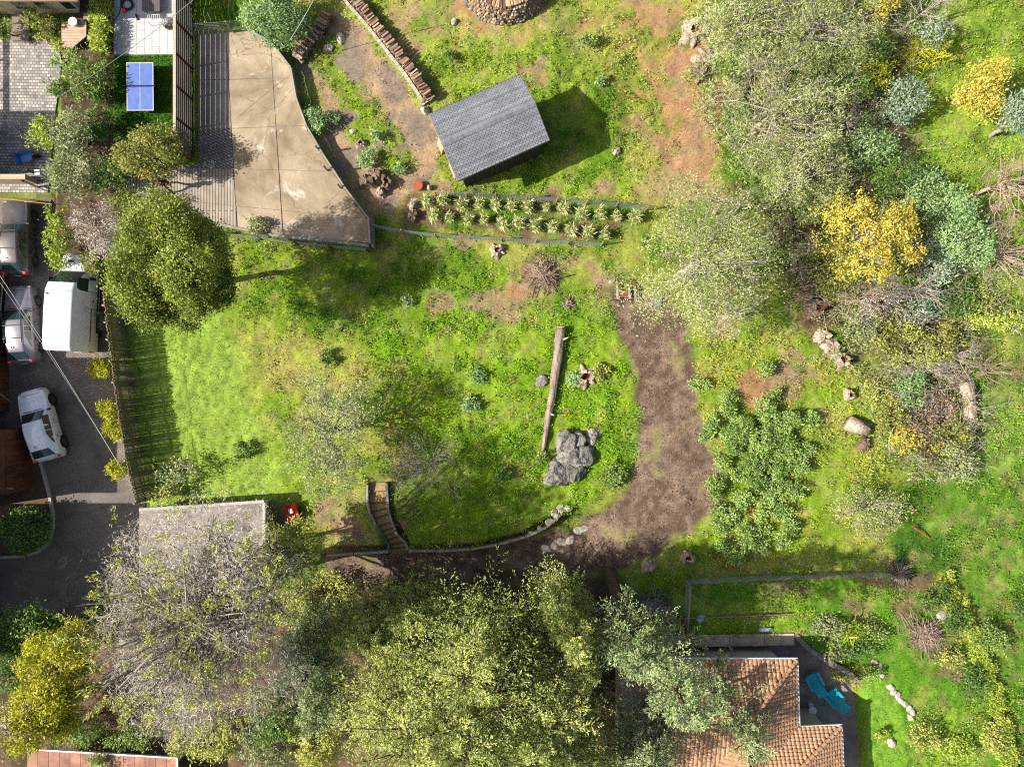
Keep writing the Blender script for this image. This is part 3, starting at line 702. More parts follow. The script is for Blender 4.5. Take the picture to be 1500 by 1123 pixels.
# ------------------------------------------------------------------ paling fence between lawn and street
m_pale = mat('grey_green_paling', col(152, 140, 102), .9, .35, 5, .2, 30)
fp = [(176, 428), (184, 500), (196, 590), (209, 670), (222, 730)]
fpw = [Vector((*W(x, y, 0), 0)) for x, y in fp]
pf = thing('paling_fence', 'long paling fence of thin upright sticks between lawn and street', 'fence', fpw[2])
rng = random.Random(3)
for s_ in range(len(fpw) - 1):
    a, c_ = fpw[s_], fpw[s_ + 1]; n_ = int((c_ - a).length / .066)
    b = MB()
    for i in range(n_):
        p = lerp(a, c_, (i + .5) / n_); hh = 1.75 + rng.uniform(-.08, .1)
        r = rng.uniform(.030, .042); lx, ly = rng.uniform(-.012, .012), rng.uniform(-.012, .012)
        b.tube([(p.x, p.y, -.45), (p.x + lx, p.y + ly, hh)], [r, r * .9], 5)
    o = b.build('paling_panel', m_pale, pf); o['kind'] = 'stuff'
    b = MB()
    for zz in (.35, 1.35): b.beam((a.x - .05, a.y, zz), (c_.x - .05, c_.y, zz), .05, .09)
    b.build('rail', m_wood, pf)
for i in range(13):
    t = i / 12 * 3.999; k_ = min(3, int(t)); p = lerp(fpw[k_], fpw[k_ + 1], t - k_)
    b = MB(); b.box((p.x - .1, p.y, .62), (.1, .1, 2.3)); b.build('post', m_wood, pf)

# ------------------------------------------------------------------ rough board edging and wire fences
m_wire = mat('galvanised_wire', col(176, 186, 178), .45, .1, 10, metal=.3)
m_grey = mat('grey_timber', col(168, 160, 146), .9, .25, 3, .3, 30)
def wire_fence(name, label, pts, h, nposts, mesh_step=.16, lean=0.0, postm=m_wood, postr=.04, rails=None):
    P = [G(x, y) for x, y in pts]; t = thing(name, label, 'fence', P[0])
    L = [0]
    for a, c_ in zip(P[:-1], P[1:]): L.append(L[-1] + (c_ - a).length)
    def at(s):
        for i in range(len(P) - 1):
            if s <= L[i + 1] + 1e-6: return lerp(P[i], P[i + 1], (s - L[i]) / max(1e-6, L[i + 1] - L[i]))
        return P[-1]
    rng = random.Random(len(label))
    for i in range(nposts):
        p = at(L[-1] * i / (nposts - 1)); b = MB()
        b.tube([(p.x, p.y, p.z - .3), (p.x + rng.uniform(-.06, .06), p.y + rng.uniform(-.06, .06), p.z + h + rng.uniform(.0, .12))], postr, 6); b.build('post', postm, t)
    b = MB(); n_ = int(L[-1] / mesh_step)
    for i in range(n_):
        p = at(L[-1] * i / n_); b.beam((p.x, p.y, p.z), (p.x, p.y + lean, p.z + h), .010, .010)
    for j in range(int(h / mesh_step) + 1):
        zz = j * mesh_step
        for i in range(int(L[-1] / .8)):
            n2 = int(L[-1] / .8); p, q = at(L[-1] * i / n2), at(L[-1] * (i + 1) / n2); f = lean * zz / h
            b.beam((p.x, p.y + f, p.z + zz), (q.x, q.y + f, q.z + zz), .010, .010)
    o = b.build('wire_mesh', m_wire, t); o['kind'] = 'stuff'
    if rails:
        for (p, q) in zip(P[:-1], P[1:]):
            b = MB(); b.beam(p + Vector((0, 0, h)), q + Vector((0, 0, h)), .07, .05); b.build('rail', rails, t)
    return t
wire_fence('wire_fence', 'low wire mesh fence along the upper side of the bamboo bed', [(640, 288), (740, 291), (840, 298), (945, 308)], 1.1, 8)
wire_fence('wire_fence', 'sagging wire mesh fence along the lower side of the bamboo bed', [(545, 333), (590, 342), (640, 348), (740, 354), (880, 360)], 1.0, 8)
wire_fence('wire_fence', 'grey wire fence with red posts below the concrete pad', [(330, 345), (400, 353), (470, 362), (540, 368)], .8, 5, postm=m_rust, postr=.06)
wire_fence('wire_fence', 'wire fence closing the upper end of the concrete pad', [(286, 52), (330, 50), (372, 46)], 1.3, 4)
wire_fence('wire_fence', 'long wire fence above the grassy terraces of the tiled house', [(1004, 848), (1100, 843), (1200, 840), (1300, 838)], 1.0, 9, mesh_step=.14)
wire_fence('wire_fence', 'short wire fence running down to the retaining wall', [(1004, 850), (1001, 900), (998, 945)], 1.2, 4, rails=m_wood)
# curved timber edge of the pad
ep = [(362, 42), (400, 66), (426, 100), (434, 145), (449, 185), (474, 228), (507, 278), (541, 322), (543, 358)]
pe = thing('pad_edging', 'curved pale timber edge along the right side of the concrete pad', 'edging', (*W(474, 228, .5), 0))
ew = [Vector((*W(x, y, .65), .60)) for x, y in ep]
for a, c_ in zip(ew[:-1], ew[1:]):
    b = MB(); b.beam(a, lerp(a, c_, .995), .11, .34 if c_ is not ew[-1] else .8); b.build('plank', m_grey, pe)
m_cwall = mat('mossy_concrete', col(150, 154, 136), .9, .3, 3, .3, 20)
b = MB(); a = Vector((*W(543, 322, .2), .1)); c_ = Vector((*W(545, 364, .2), .1)); b.beam(a + Vector((.12, 0, 0)), c_ + Vector((.12, 0, 0)), .14, 1.1)
rw = b.build('concrete_wall', m_cwall); tag(rw, 'short mossy concrete wall at the lower right corner of the pad', 'wall')
b = MB()
for (x0, y0), (x1, y1) in zip([(300, 325), (400, 345), (480, 353)], [(400, 345), (480, 353), (541, 360)]):
    a = W(x0, y0, .4); c_ = W(x1, y1, .4); b.beam((a[0], a[1], .3), (c_[0], c_[1], .3), .14, .5)
rw = b.build('concrete_wall', m_cwall); tag(rw, 'long low concrete wall along the bottom of the pad', 'wall')
# posts standing along the terrace beside the pad
for i, (x, y) in enumerate([(468, 221), (480, 250), (500, 276), (522, 303)]):
    p = G(x, y); b = MB(); b.tube([(p.x, p.y, p.z - .2), (p.x, p.y, p.z + 1.0)], [.06, .055], 7)
    o = b.build('fence_post', m_grey); tag(o, 'bare grey fence post beside the pad, %s from the top' % ['first', 'second', 'third', 'fourth'][i], 'post', 'posts beside the concrete pad')

# ------------------------------------------------------------------ vehicles
m_glass = paint('dark_glass', col(48, 62, 66), .06, 0, 0.3)
m_tyre = mat('tyre_rubber', col(44, 42, 42), .9, .2, 20)
m_rim = mat('wheel_rim', col(150, 150, 152), .35, .1, 8, metal=.8)
m_blk = mat('black_plastic', col(46, 46, 48), .6, .2, 10)
m_redl = paint('red_lamp', (.45, .02, .02), .2)
m_clear = paint('clear_lamp', (.22, .22, .23), .1)
def vehicle(name, label, cat, px, py, yaw, z, L, Wd, st, body, windows, wheels, extra):
    """st: stations (x, half width, belt z, roof half width, roof z) front to back"""
    x, y = W(px, py, z); t = thing(name, label, cat, (x, y, z), yaw)
    rings = []
    for (sx, hw, zb, rw_, zr) in st:
        half = [(hw * .90, .22), (hw * .985, .38), (hw, .55 * zb + .2), (hw * .985, zb - .05), (hw * .955, zb), (rw_, zr - .05), (rw_ * .86, zr), (0, zr + .025)]
        rings.append([Vector((sx, a, c_)) for a, c_ in half] + [Vector((sx, -a, c_)) for a, c_ in half[-2::-1]])
    k = len(rings[0]); b = MB()
    b.add([v for r in rings for v in r], [(i * k + j, (i + 1) * k + j, (i + 1) * k + j + 1, i * k + j + 1) for i in range(len(rings) - 1) for j in range(k - 1)]
          + [tuple(range(k)), tuple(range((len(rings) - 1) * k, len(rings) * k))[::-1]]
          + [((i + 1) * k, i * k, i * k + k - 1, (i + 1) * k + k - 1) for i in range(len(rings) - 1)])
    o = b.build('body', body, t, local=True, smooth=True)
    es = o.modifiers.new('bevel', 'BEVEL'); es.width = .035; es.segments = 2; es.limit_method = 'ANGLE'; es.angle_limit = math.radians(28)
    cc = Vector((0, 0, .8))
    for wname, i0, i1, j0, j1, ins_, wm in windows:
        # patch of the lofted shell between stations i0..i1 and ring points j0..j1, set 8 mm proud
        A, B_, C_, D_ = rings[i0][j0], rings[i1][j0], rings[i1][j1], rings[i0][j1]
        jm = list(range(j0, j1 + 1)); b = MB(); rows = []
        for r in (rings[i0], rings[i1]): rows.append([r[j] for j in jm])
        nrows = []
        u0, u1 = ins_
        for u in (u0, u1):
            row = [lerp(rows[0][q], rows[1][q], u) for q in range(len(jm))]
            s0, s1 = .06, .06
            row[0] = lerp(row[0], row[1], s0 * (2 if len(jm) == 2 else 1)); row[-1] = lerp(row[-1], row[-2], s1 * (2 if len(jm) == 2 else 1))
            nrows.append(row)
        nr = (nrows[1][0] - nrows[0][0]).cross(nrows[0][-1] - nrows[0][0]).normalized()
        mid = sum((v for r in nrows for v in r), Vector()) / (2 * len(jm))
        if nr.dot(mid - cc) < 0: nr = -nr
        q = len(jm)
        b.add([v + nr * .012 for v in nrows[0]] + [v + nr * .012 for v in nrows[1]], [(i, i + 1, q + i + 1, q + i) for i in range(q - 1)])
        b.build(wname, wm, t, local=True, smooth=True)
    for (wx_, hw, r) in wheels:
        for s_ in (1, -1):
            b = MB(); b.tube([(wx_, s_ * (hw - .20), r), (wx_, s_ * (hw + .015), r)], r, 20); w_ = b.build('wheel', m_tyre, t, local=True, bevel=.03)
            b = MB(); b.tube([(wx_, s_ * (hw + .0), r), (wx_, s_ * (hw + .025), r)], r * .62, 16); b.build('rim', m_rim, w_, local=True)
            b = MB(); b.tube([(wx_, s_ * (hw - .12), r + .03), (wx_, s_ * (hw + .005), r + .03)], r * 1.18, 20); b.build('wheel_arch', m_blk, t, local=True)
    for nm_, c_, d_, mm in extra:
        b = MB(); b.box(c_, d_); b.build(nm_, mm, t, local=True, bevel=min(d_) * .25)
    return t
def car_st(L, hw, zh, zb, zr, cowl, rf, rr, tail, wag=True):
    f = L / 2; r = -L / 2
    return [(f, hw * .72, zh - .18, hw * .5, zh - .14), (f - .22, hw * .92, zh - .04, hw * .75, zh), (f - .7, hw * .98, zh, hw * .80, zh + .06), (cowl, hw, zb, hw * .80, zb + .08),
            (rf, hw, zb + .02, hw * .66, zr - .04), (rf - .35, hw, zb + .02, hw * .69, zr - .005), (0 if rf > .5 else -.45, hw, zb + .03, hw * .69, zr), (rr + .4, hw, zb + .04, hw * .66, zr - .03), (rr, hw * .98, zb + .04, hw * .60, zr - .10),
            (tail, hw * .95, zb + .02, hw * .76, zb + .1), (r + .12, hw * .9, zb - .04, hw * .76, zb + .02), (r, hw * .8, zb - .3, hw * .7, zb - .26)]
def car_windows():
    return [('windshield', 3, 4, 5, 9, (.06, .97), m_glass), ('rear_window', 8, 9, 5, 9, (.05, .92), m_glass),
            ('side_window', 4, 6, 4, 5, (-.35, .98), m_glass), ('side_window', 6, 8, 4, 5, (.03, .80), m_glass),
            ('side_window', 4, 6, 9, 10, (-.35, .98), m_glass), ('side_window', 6, 8, 9, 10, (.03, .80), m_glass)]
def car_extra(L, hw, zb, zr, zh, rails=True, bars=(0.35, -0.35)):
    e = [('mirror', (L * .17, hw + .08, zb + .06), (.12, .2, .13), m_blk), ('mirror', (L * .17, -hw - .08, zb + .06), (.12, .2, .13), m_blk),
         ('taillight', (-L / 2 + .10, hw * .78, zb - .02), (.18, .2, .26), m_redl), ('taillight', (-L / 2 + .10, -hw * .78, zb - .02), (.18, .2, .26), m_redl),
         ('headlight', (L / 2 - .16, hw * .72, zh - .14), (.22, .2, .1), m_clear), ('headlight', (L / 2 - .16, -hw * .72, zh - .14), (.22, .2, .1), m_clear),
         ('number_plate', (-L / 2 - .005, 0, .62), (.02, .4, .12), m_white)]
    for s_ in (1, -1):
        e += [('door_seam', (x_, s_ * (hw - .003), .62 * zb + .06), (.012, .012, .5), m_blk) for x_ in (.95, -.05, -.95)]
        e += [('door_handle', (x_, s_ * (hw + .01), zb - .16), (.16, .03, .03), m_blk) for x_ in (.1, -.85)]
    e += [('wiper', (L * .17 + .12, .25, zb + .15), (.04, .55, .02), m_blk), ('wiper', (L * .17 + .12, -.35, zb + .15), (.04, .5, .02), m_blk), ('bonnet_seam', (L / 2 - .28, 0, zh + .052), (.014, hw * 1.2, .012), m_blk), ('antenna', (-L * .3, .1, zr + .04), (.1, .03, .06), m_blk)]
    if rails:
        e += [('roof_rail', (-.25, s_ * hw * .62, zr + .05), (1.7, .035, .04), m_blk) for s_ in (1, -1)]
        e += [('roof_bar', (x_ - .2, 0, zr + .09), (.06, hw * 1.36, .035), m_blk) for x_ in bars]
    return e
ZS = -0.6
m_gpaint = paint('grey_car_paint', col(112, 106, 104), .22, .35); m_spaint = paint('silver_car_paint', col(156, 152, 160), .25, .3); m_wpaint = paint('white_car_paint', (.66, .67, .69), .3)
vehicle('parked_car', 'grey wagon with roof bars, parked topmost by the patio', 'car', 37, 352, math.radians(91), ZS, 4.4, .82,
        car_st(4.4, .82, .88, .98, 1.5, .75, .15, -1.55, -2.02), m_gpaint, car_windows(), [(1.32, .80, .32), (-1.28, .80, .32)], car_extra(4.4, .82, .98, 1.5, .88, True, (.45, -.55)))
vehicle('parked_car', 'silver wagon with roof bars, parked beside the white van', 'car', 44, 477, math.radians(94), ZS, 4.55, .82,
        car_st(4.55, .82, .88, .98, 1.5, .85, .2, -1.6, -2.1), m_spaint, car_windows(), [(1.36, .80, .32), (-1.3, .80, .32)], car_extra(4.55, .82, .98, 1.5, .88, True, (.1, -.65)))
vehicle('parked_car', 'white hatchback parked at an angle by the brown deck', 'car', 71, 621, math.radians(105.5), ZS, 4.2, .87,
        car_st(4.2, .87, .9, .99, 1.5, .78, .2, -1.45, -1.93), m_wpaint, car_windows(), [(1.28, .86, .33), (-1.26, .86, .33)], car_extra(4.2, .87, .99, 1.5, .9, False))
vs = [(2.85, .72, .85, .55, .88), (2.7, .9, 1.0, .7, 1.05), (2.1, .97, 1.12, .74, 1.26), (1.75, .985, 1.22, .76, 1.42), (.95, 1.0, 1.35, .78, 2.45), (.55, 1.0, 1.36, .80, 2.62), (-.6, 1.0, 1.36, .81, 2.68), (-2.5, 1.0, 1.36, .80, 2.66), (-2.78, .98, 1.35, .78, 2.58), (-2.85, .95, 1.3, .74, 2.48)]
van = vehicle('delivery_van', 'tall white panel van parked beside the fence', 'van', 127, 446, math.radians(87.5), ZS, 5.7, 1.0, vs, paint('white_van_paint', (.60, .60, .59), .3),
        [('windshield', 3, 4, 5, 9, (.02, .95), m_glass), ('side_window', 4, 6, 4, 5, (-.25, .22), m_glass), ('side_window', 4, 6, 9, 10, (-.25, .22), m_glass)],
        [(1.85, .97, .34), (-1.6, .97, .34)],
        [('mirror', (1.35, 1.12, 1.35), (.16, .24, .3), m_blk), ('mirror', (1.35, -1.12, 1.35), (.16, .24, .3), m_blk),
         ('bonnet_vent', (2.36, .3, 1.20), (.1, .34, .03), m_blk), ('bonnet_vent', (2.36, -.3, 1.20), (.1, .34, .03), m_blk),
         ('taillight', (-2.84, -.9, .9), (.06, .14, .5), m_redl), ('taillight', (-2.84, .9, .9), (.06, .14, .5), m_redl),
         ('slide_rail', (-1.3, -1.0, 1.18), (1.9, .03, .05), m_blk), ('slide_rail', (-1.3, 1.0, 1.18), (1.9, .03, .05), m_blk),
         ('door_handle', (.1, -1.02, 1.05), (.16, .03, .05), m_blk), ('rubbing_strip', (-.2, -1.01, .6), (3.0, .03, .1), m_blk), ('rubbing_strip', (-.2, 1.01, .6), (3.0, .03, .1), m_blk),
         ('number_plate', (-2.87, 0, .6), (.02, .45, .12), m_white), ('wiper', (1.72, .2, 1.5), (.05, .7, .03), m_blk), ('wiper', (1.72, -.45, 1.5), (.05, .6, .03), m_blk), ('grille', (2.86, 0, .7), (.03, .9, .2), m_blk), ('roof_seam', (0.5, 0, 2.665), (.02, 1.3, .02), m_blk), ('roof_seam', (-2.45, 0, 2.69), (.015, 1.3, .015), m_blk), ('door_seam', (.62, -1.0, 1.2), (.015, .02, 1.2), m_blk), ('door_seam', (-.35, -1.0, 1.2), (.015, .02, 1.2), m_blk), ('door_seam', (.62, 1.0, 1.2), (.015, .02, 1.2), m_blk)])
for s_ in (.1, -.55, -1.2, -1.85):
    b = MB(); b.box((s_, 0, 2.69), (.03, 1.25, .02)); b.build('roof_rib', MATS['white_van_paint'], van, local=True)
b = MB(); b.tube([(.3, .62, 2.66), (.3, .62, 2.72)], .05, 8); b.build('roof_vent', m_blk, van, local=True)

# ------------------------------------------------------------------ brown house and neighbours along the street (mostly outside the frame)
m_bwall = mat('brown_timber_wall', col(128, 76, 44), .8, .35, 1.2, .2, 30, c2=col(86, 50, 32), stretch=(1, 1, .4))
m_rail = mat('green_grey_rail', col(150, 168, 158), .5, .1, 8)
m_pane = paint('blue_window_glass', col(120, 150, 190), .08, 0, .4)
m_roofg = mat('flat_grey_roof', col(150, 146, 142), .9, .15, 2, .2, 30)
m_stucco = mat('cream_stucco', col(216, 200, 172), .9, .1, 3, .2, 50)
def wallbox(b, x0, y0, x1, y1, z0, z1): b.box(((x0 + x1) / 2, (y0 + y1) / 2, (z0 + z1) / 2), (abs(x1 - x0), abs(y1 - y0), z1 - z0))
xw = W(47, 0, -.6)[0]; y0, y1 = W(0, 716, -.6)[1], W(0, 626, -.6)[1]
bh = thing('timber_house', 'brown timber house with roof deck beside the white hatchback', 'house', (xw - 3, (y0 + y1) / 2, -.6))
nb = 12
b = MB(); wallbox(b, xw - 3.2, y0 + .02, xw - .03, y1 - .02, -.6, 1.55); b.build('wall', m_bwall, bh)
for i in range(nb):
    ya, yb_ = lerp(y0, y1, (i + .04) / nb), lerp(y0, y1, (i + .96) / nb); b = MB(); wallbox(b, xw - .05, ya, xw, yb_, -.6, 1.55); b.build('plank', m_bwall, bh)
b = MB(); wallbox(b, xw - 3.3, y0 - .05, xw - .9, y1 + .05, 1.56, 1.70); b.build('deck', m_roofg, bh)
for zz in (2.0, 2.5):
    b = MB(); b.beam((xw - .95, y0, zz), (xw - .95, y1, zz), .05, .05); b.build('rail', m_rail, bh)
for t in (0, .33, .66, 1):
    yy = lerp(y0, y1, t); b = MB(); b.beam((xw - .95, yy, 1.7), (xw - .95, yy, 2.55), .05, .05); b.build('rail_post', m_rail, bh)
b = MB(); b.beam((xw - 1.2, y0 + .35, 1.5), (xw + .35, y0 + .35, 1.5), .05, .05); b.build('beam', m_rail, bh)
ux = xw - 2.55
b = MB(); wallbox(b, ux - 8, W(0, 745)[1], ux - .02, W(0, 560)[1], -.6, 5.2); b.build('upper_wall', m_stucco, bh)
for i in range(3):
    yy = lerp(y0, y1, .1 + .36 * i); b = MB(); wallbox(b, ux - .02, yy, ux + .04, yy + 1.0, 2.0, 3.4); wdw = b.build('window', m_white, bh)
    b = MB(); wallbox(b, ux + .04, yy + .08, ux + .06, yy + .92, 2.1, 3.3); b.build('pane', m_pane, wdw)
b = MB(); wallbox(b, ux - 8.3, W(0, 752)[1], ux + .3, W(0, 552)[1], 5.2, 5.4); b.build('roof', m_roofg, bh)
# the long brown wall further up the street
xg = W(13, 0, -.6)[0]; ya, yb_ = W(0, 602, -.6)[1], W(0, 398, -.6)[1]
gb = thing('timber_garage', 'long brown timber garage wall beside the silver wagon', 'garage', (xg - 2, (ya + yb_) / 2, -.6))
b = MB(); wallbox(b, xg - 5, ya, xg - .03, yb_, -.6, 1.6); b.build('wall', m_bwall, gb)
for i in range(20):
    q0, q1 = lerp(ya, yb_, (i + .04) / 20), lerp(ya, yb_, (i + .96) / 20); b = MB(); wallbox(b, xg - .05, q0, xg, q1, -.6, 1.62); b.build('plank', m_bwall, gb)
b = MB(); wallbox(b, xg - 5.2, ya - .1, xg - .75, yb_ + .1, 1.62, 1.75); b.build('roof', m_roofg, gb)
b = MB(); b.beam((xg + .25, ya + .2, 1.0), (xg + .25, yb_ - .2, .2), .05, .05); b.build('pipe', m_rail, gb)
b = MB(); b.beam((xg - 1.5, W(0, 569)[1], 1.8), (xg + .75, W(0, 567)[1], 1.8), .05, .05); b.beam((xg + .75, W(0, 567)[1], 1.8), (xg + .75, W(0, 567)[1] - .9, .2), .04, .04); b.build('bracket', m_rail, gb)
xb = -30.9
nh = thing('neighbour_house', 'neighbouring house left of the street corner', 'house', (xb - 4, W(0, 850)[1], -.6))
b = MB(); wallbox(b, xb - 8, W(0, 935)[1], xb, W(0, 780)[1], -.6, 6.6); b.build('wall', m_stucco, nh)
b = MB(); wallbox(b, xb - 8.3, W(0, 940)[1], xb + .3, W(0, 775)[1], 6.6, 6.85); b.build('roof', m_roofg, nh)
b = MB(); wallbox(b, xb, W(0, 860)[1], xb + .05, W(0, 830)[1], .6, 1.9); b.build('window', m_pane, nh)
fh = thing('shade_house', 'unseen low house added left of the cobbled patio to shade it', 'house', (xb - 3, W(0, 215)[1], -.15))  # unseen house, added so that its shadow covers the lower patio
b = MB(); wallbox(b, xb - 5, W(0, 262)[1], xb, W(0, 180)[1], -.2, 2.9); b.build('wall', m_stucco, fh)
b = MB(); wallbox(b, xb - 5.2, W(0, 265)[1], xb + .2, W(0, 177)[1], 2.9, 3.1); b.build('roof', m_roofg, fh)
b = MB(); wallbox(b, xb, W(0, 230)[1], xb + .05, W(0, 205)[1], .6, 1.9); b.build('window', m_pane, fh)
# cream house, upper left corner: wall seen from above, deck and steps
ch = thing('cream_house', 'cream house with timber porch in the upper left corner', 'house', (*W(60, 10), 0))
X = lambda px, z: W(px, 0, z)[0]
Y = lambda py, z: W(0, py, z)[1]
m_cream = mat('cream_boards', col(226, 206, 168), .85, .1, 3, .2, 30)
m_deck = mat('pale_deck', col(204, 178, 152), .85, .2, 3, .2, 20)
b = MB(); wallbox(b, X(-160, 0), Y(20, 0), X(118, 0), Y(-160, 0), -.2, 2.7); b.build('wall', m_cream, ch)
b = MB(); b.prism([W(-200, -60, 2.8), W(80, -60, 2.8), W(114, -14, 2.8), W(114, 2, 2.8), W(-200, 2, 2.8)], 2.7, 2.85); b.build('roof', mat('brown_roof', col(170, 146, 118), .9, .2, 4), ch)
for x0 in (18, 52, 90):
    b = MB(); wallbox(b, X(x0, 1), Y(20, 0) - .05, X(x0 + 18, 1), Y(20, 0), .5, 2.0); wdw = b.build('window', m_white, ch)
    b = MB(); wallbox(b, X(x0 + 1.5, 1), Y(20, 0) - .07, X(x0 + 16.5, 1), Y(20, 0) - .05, .62, 1.88); b.build('pane', m_glass, wdw)
for j in range(9):
    b = MB(); yy0, yy1 = 32 + j * 4.2, 32 + (j + .93) * 4.2
    xr = 126 if j < 6 else 126 - (j - 5) * 5
    b.prism([W(90, yy0, .5), W(xr, yy0, .5), W(xr - (0 if j < 5 else 4), yy1, .5), W(90, yy1, .5)], .42, .5); b.build('deck_plank', m_deck, ch)
b = MB(); b.prism([W(90.5, 32.5, .4), W(125.5, 32.5, .4), W(125, 57, .4), W(112, 69, .4), W(90.5, 69, .4)], -.15, .41); b.build('porch_base', m_dark, ch)
for i in range(3):
    b = MB(); b.prism([W(17, 21 + i * 13, .3 - i * .15), W(42, 21 + i * 13, .3 - i * .15), W(42, 33.6 + i * 13, .3 - i * .15), W(17, 33.6 + i * 13, .3 - i * .15)], -.3, .3 - i * .15); b.build('step', m_conc2, ch)
for i in range(4):
    b = MB(); b.prism([W(128, 24 + i * 13, .0), W(138, 24 + i * 13, .0), W(138, 36 + i * 13, .0), W(128, 36 + i * 13, .0)], -.2, .02 + .12 * (3 - i)); b.build('side_step', m_conc2, ch)
o = MB(); p = Vector((*W(109, 34, .6), .5)); o.tube([p, p + Vector((0, 0, .28))], [.16, .26], 12); o = o.build('pot', m_white); tag(o, 'round white pot standing on the timber porch', 'pot')
# low tan wall and gate at the end of the patio
b = MB(); a = W(-60, 266, -.1); c_ = W(54, 266, -.1); b.beam((a[0], a[1], .35), (c_[0], c_[1], .35), .28, 1.1)
o = b.build('garden_wall', mat('tan_render', col(206, 184, 154), .9, .12, 4)); tag(o, 'low tan rendered wall across the lower end of the patio', 'wall')
gt = thing('metal_gate', 'black metal gate standing open beside the tan wall', 'gate', (*W(58, 268, -.1), -.1))
gp = Vector((*W(53, 273, 0), 0)); gq = Vector((*W(74, 282, 0), 0)); gs = Vector((*W(60, 258, 0), 0))
b = MB(); b.beam(gp + Vector((0, 0, 1.1)), gq + Vector((0, 0, 1.1)), .05, .06); b.beam(gp + Vector((0, 0, .1)), gq + Vector((0, 0, .1)), .05, .06); b.build('frame', m_blk, gt)
for i in range(8):
    p = lerp(gp, gq, i / 7); b = MB(); b.beam(p + Vector((0, 0, .1)), p + Vector((0, 0, 1.1)), .025, .025); b.build('bar', m_blk, gt)
for q in (gp, gs):
    b = MB(); b.box((q.x, q.y, .55), (.09, .09, 1.4)); b.build('post', m_blk, gt)
b = MB(); b.box((*W(56, 253, .6), .25), (.3, .3, .9)); b.build('pillar', m_white, gt)
# timber frame shading the patio (its posts stand just outside the picture)
pg = thing('pergola', 'open timber frame at the left edge of the patio', 'pergola', (*W(-60, 110), -.15))
for py_ in (50, 95, 140, 170):
    b = MB(); p = W(-95, py_ + 4, -.1); b.box((p[0] - 1.0, p[1], 1.1), (.14, .14, 2.5)); b.build('post', m_grey, pg)
    b = MB(); b.box((p[0] - .1, p[1], 2.3), (2.0, .12, .12)); b.build('beam', m_grey, pg)
b = MB(); b.box((W(-95, 0)[0] + .9, (W(0, 40)[1] + W(0, 180)[1]) / 2, 2.44), (.22, 5.8, .14)); b.build('top_beam', m_grey, pg)

# ------------------------------------------------------------------ flat garage roof by the street corner
gz = 1.2
gr_ = thing('garage', 'low garage with flat grey roof at the lower end of the fence', 'garage', (*W(300, 800, 0), -.6))
gpoly = [(204, 747), (300, 741), (386, 735), (385, 850), (204, 862)]
b = MB(); b.prism([W(x, y, gz) for x, y in gpoly], gz - .2, gz); b.build('roof_slab', stained_concrete('stained_flat_roof', col(160, 148, 140), col(126, 116, 110), col(182, 172, 162), col(92, 84, 78), .35, .006, .5, 1.0), gr_)
b = MB(); cgx, cgy = W(295, 800, gz); b.prism([(cgx + (x - cgx) * .97, cgy + (y - cgy) * .97) for x, y in [W(x, y, gz) for x, y in gpoly]], -.6, gz - .2); b.build('wall', m_stucco, gr_)
for (p, q) in (((204, 746), (300, 740)), ((300, 740), (387, 734)), ((387, 736), (386, 851))):
    a, c_ = W(*p, gz + .1), W(*q, gz + .1); b = MB(); b.beam((a[0], a[1], gz + .06), (c_[0], c_[1], gz + .06), .16, .16); b.build('parapet', m_kerb, gr_)

# ------------------------------------------------------------------ curved garden steps
m_step = mat('sandy_tread', col(186, 160, 108), .9, .2, 5, .4, 30); m_riser = mat('dark_riser', col(118, 94, 62), .9, .2, 5)
E = [((541.5, 708), (565, 706)), ((541.5, 720), (566, 719)), ((542, 736.5), (567, 735)), ((545, 749), (567.5, 743)), ((550, 758.5), (569.5, 752)), ((554.5, 770), (573.5, 764)), ((560, 777), (577, 772)), ((564, 784), (579.5, 779)), ((567.5, 790), (584.5, 784.5)), ((572, 796.5), (593, 793)), ((573, 803.5), (596, 800))]
steps = thing('garden_steps', 'curved flight of sandy garden steps with timber sides down to the track', 'steps', G(556, 730))
zs = [.05 - .09 * i for i in range(len(E))]
for i in range(len(E) - 1):
    z = zs[i]; q = [W(*E[i][0], z), W(*E[i][1], z), W(*E[i + 1][1], z), W(*E[i + 1][0], z)]
    b = MB(); b.prism(q, z - .35, z); b.build('tread', m_step, steps)
    a, c_ = Vector((*W(*E[i + 1][0], z), z - .06)), Vector((*W(*E[i + 1][1], z), z - .06)); b = MB(); b.beam(a, c_, .07, .17); b.build('riser', m_riser, steps)
for k_, sgn in ((0, -1), (1, 1)):
    for i in range(len(E) - 1):
        a = Vector((*W(E[i][k_][0] + sgn * 2.2, E[i][k_][1], zs[i]), zs[i] + .14)); c_ = Vector((*W(E[i + 1][k_][0] + sgn * 2.2, E[i + 1][k_][1], zs[i + 1]), zs[i + 1] + .14))
        b = MB(); b.beam(a, c_, .13, .42); b.build('side_board', m_grey, steps)
# stone and timber edging along the track
m_stone = mat('grey_stone', col(156, 150, 138), .9, .3, 5, .5, 18, c2=col(108, 102, 94), detail=8)
m_stone2 = mat('pale_stone', col(198, 188, 172), .9, .25, 5, .5, 18, detail=8)
def rock_mesh(name, r, seed, cuts=9, rough=.10, sub=3):
    bm = bmesh.new(); bmesh.ops.create_icosphere(bm, subdivisions=sub, radius=1.0)
    rg = np.random.RandomState(seed); P = np.array([v.co[:] for v in bm.verts])
    for _ in range(cuts):
        d = unit(rg.normal(0, 1, 3)); lim = rg.uniform(.55, .85); e = P @ d - lim
        P -= np.where(e > 0, e, 0)[:, None] * d * .92
    nse = fbm(P[:, 0] * 10 + P[:, 2] * 7 + seed, P[:, 1] * 10 - P[:, 2] * 4, 4.0, 4, seed) - .5
    P *= (1 + nse[:, None] * rough * 2); P *= np.array(r)
    for v, p in zip(bm.verts, P): v.co = p
    me = bpy.data.meshes.new(name); bm.to_mesh(me); bm.free(); return me
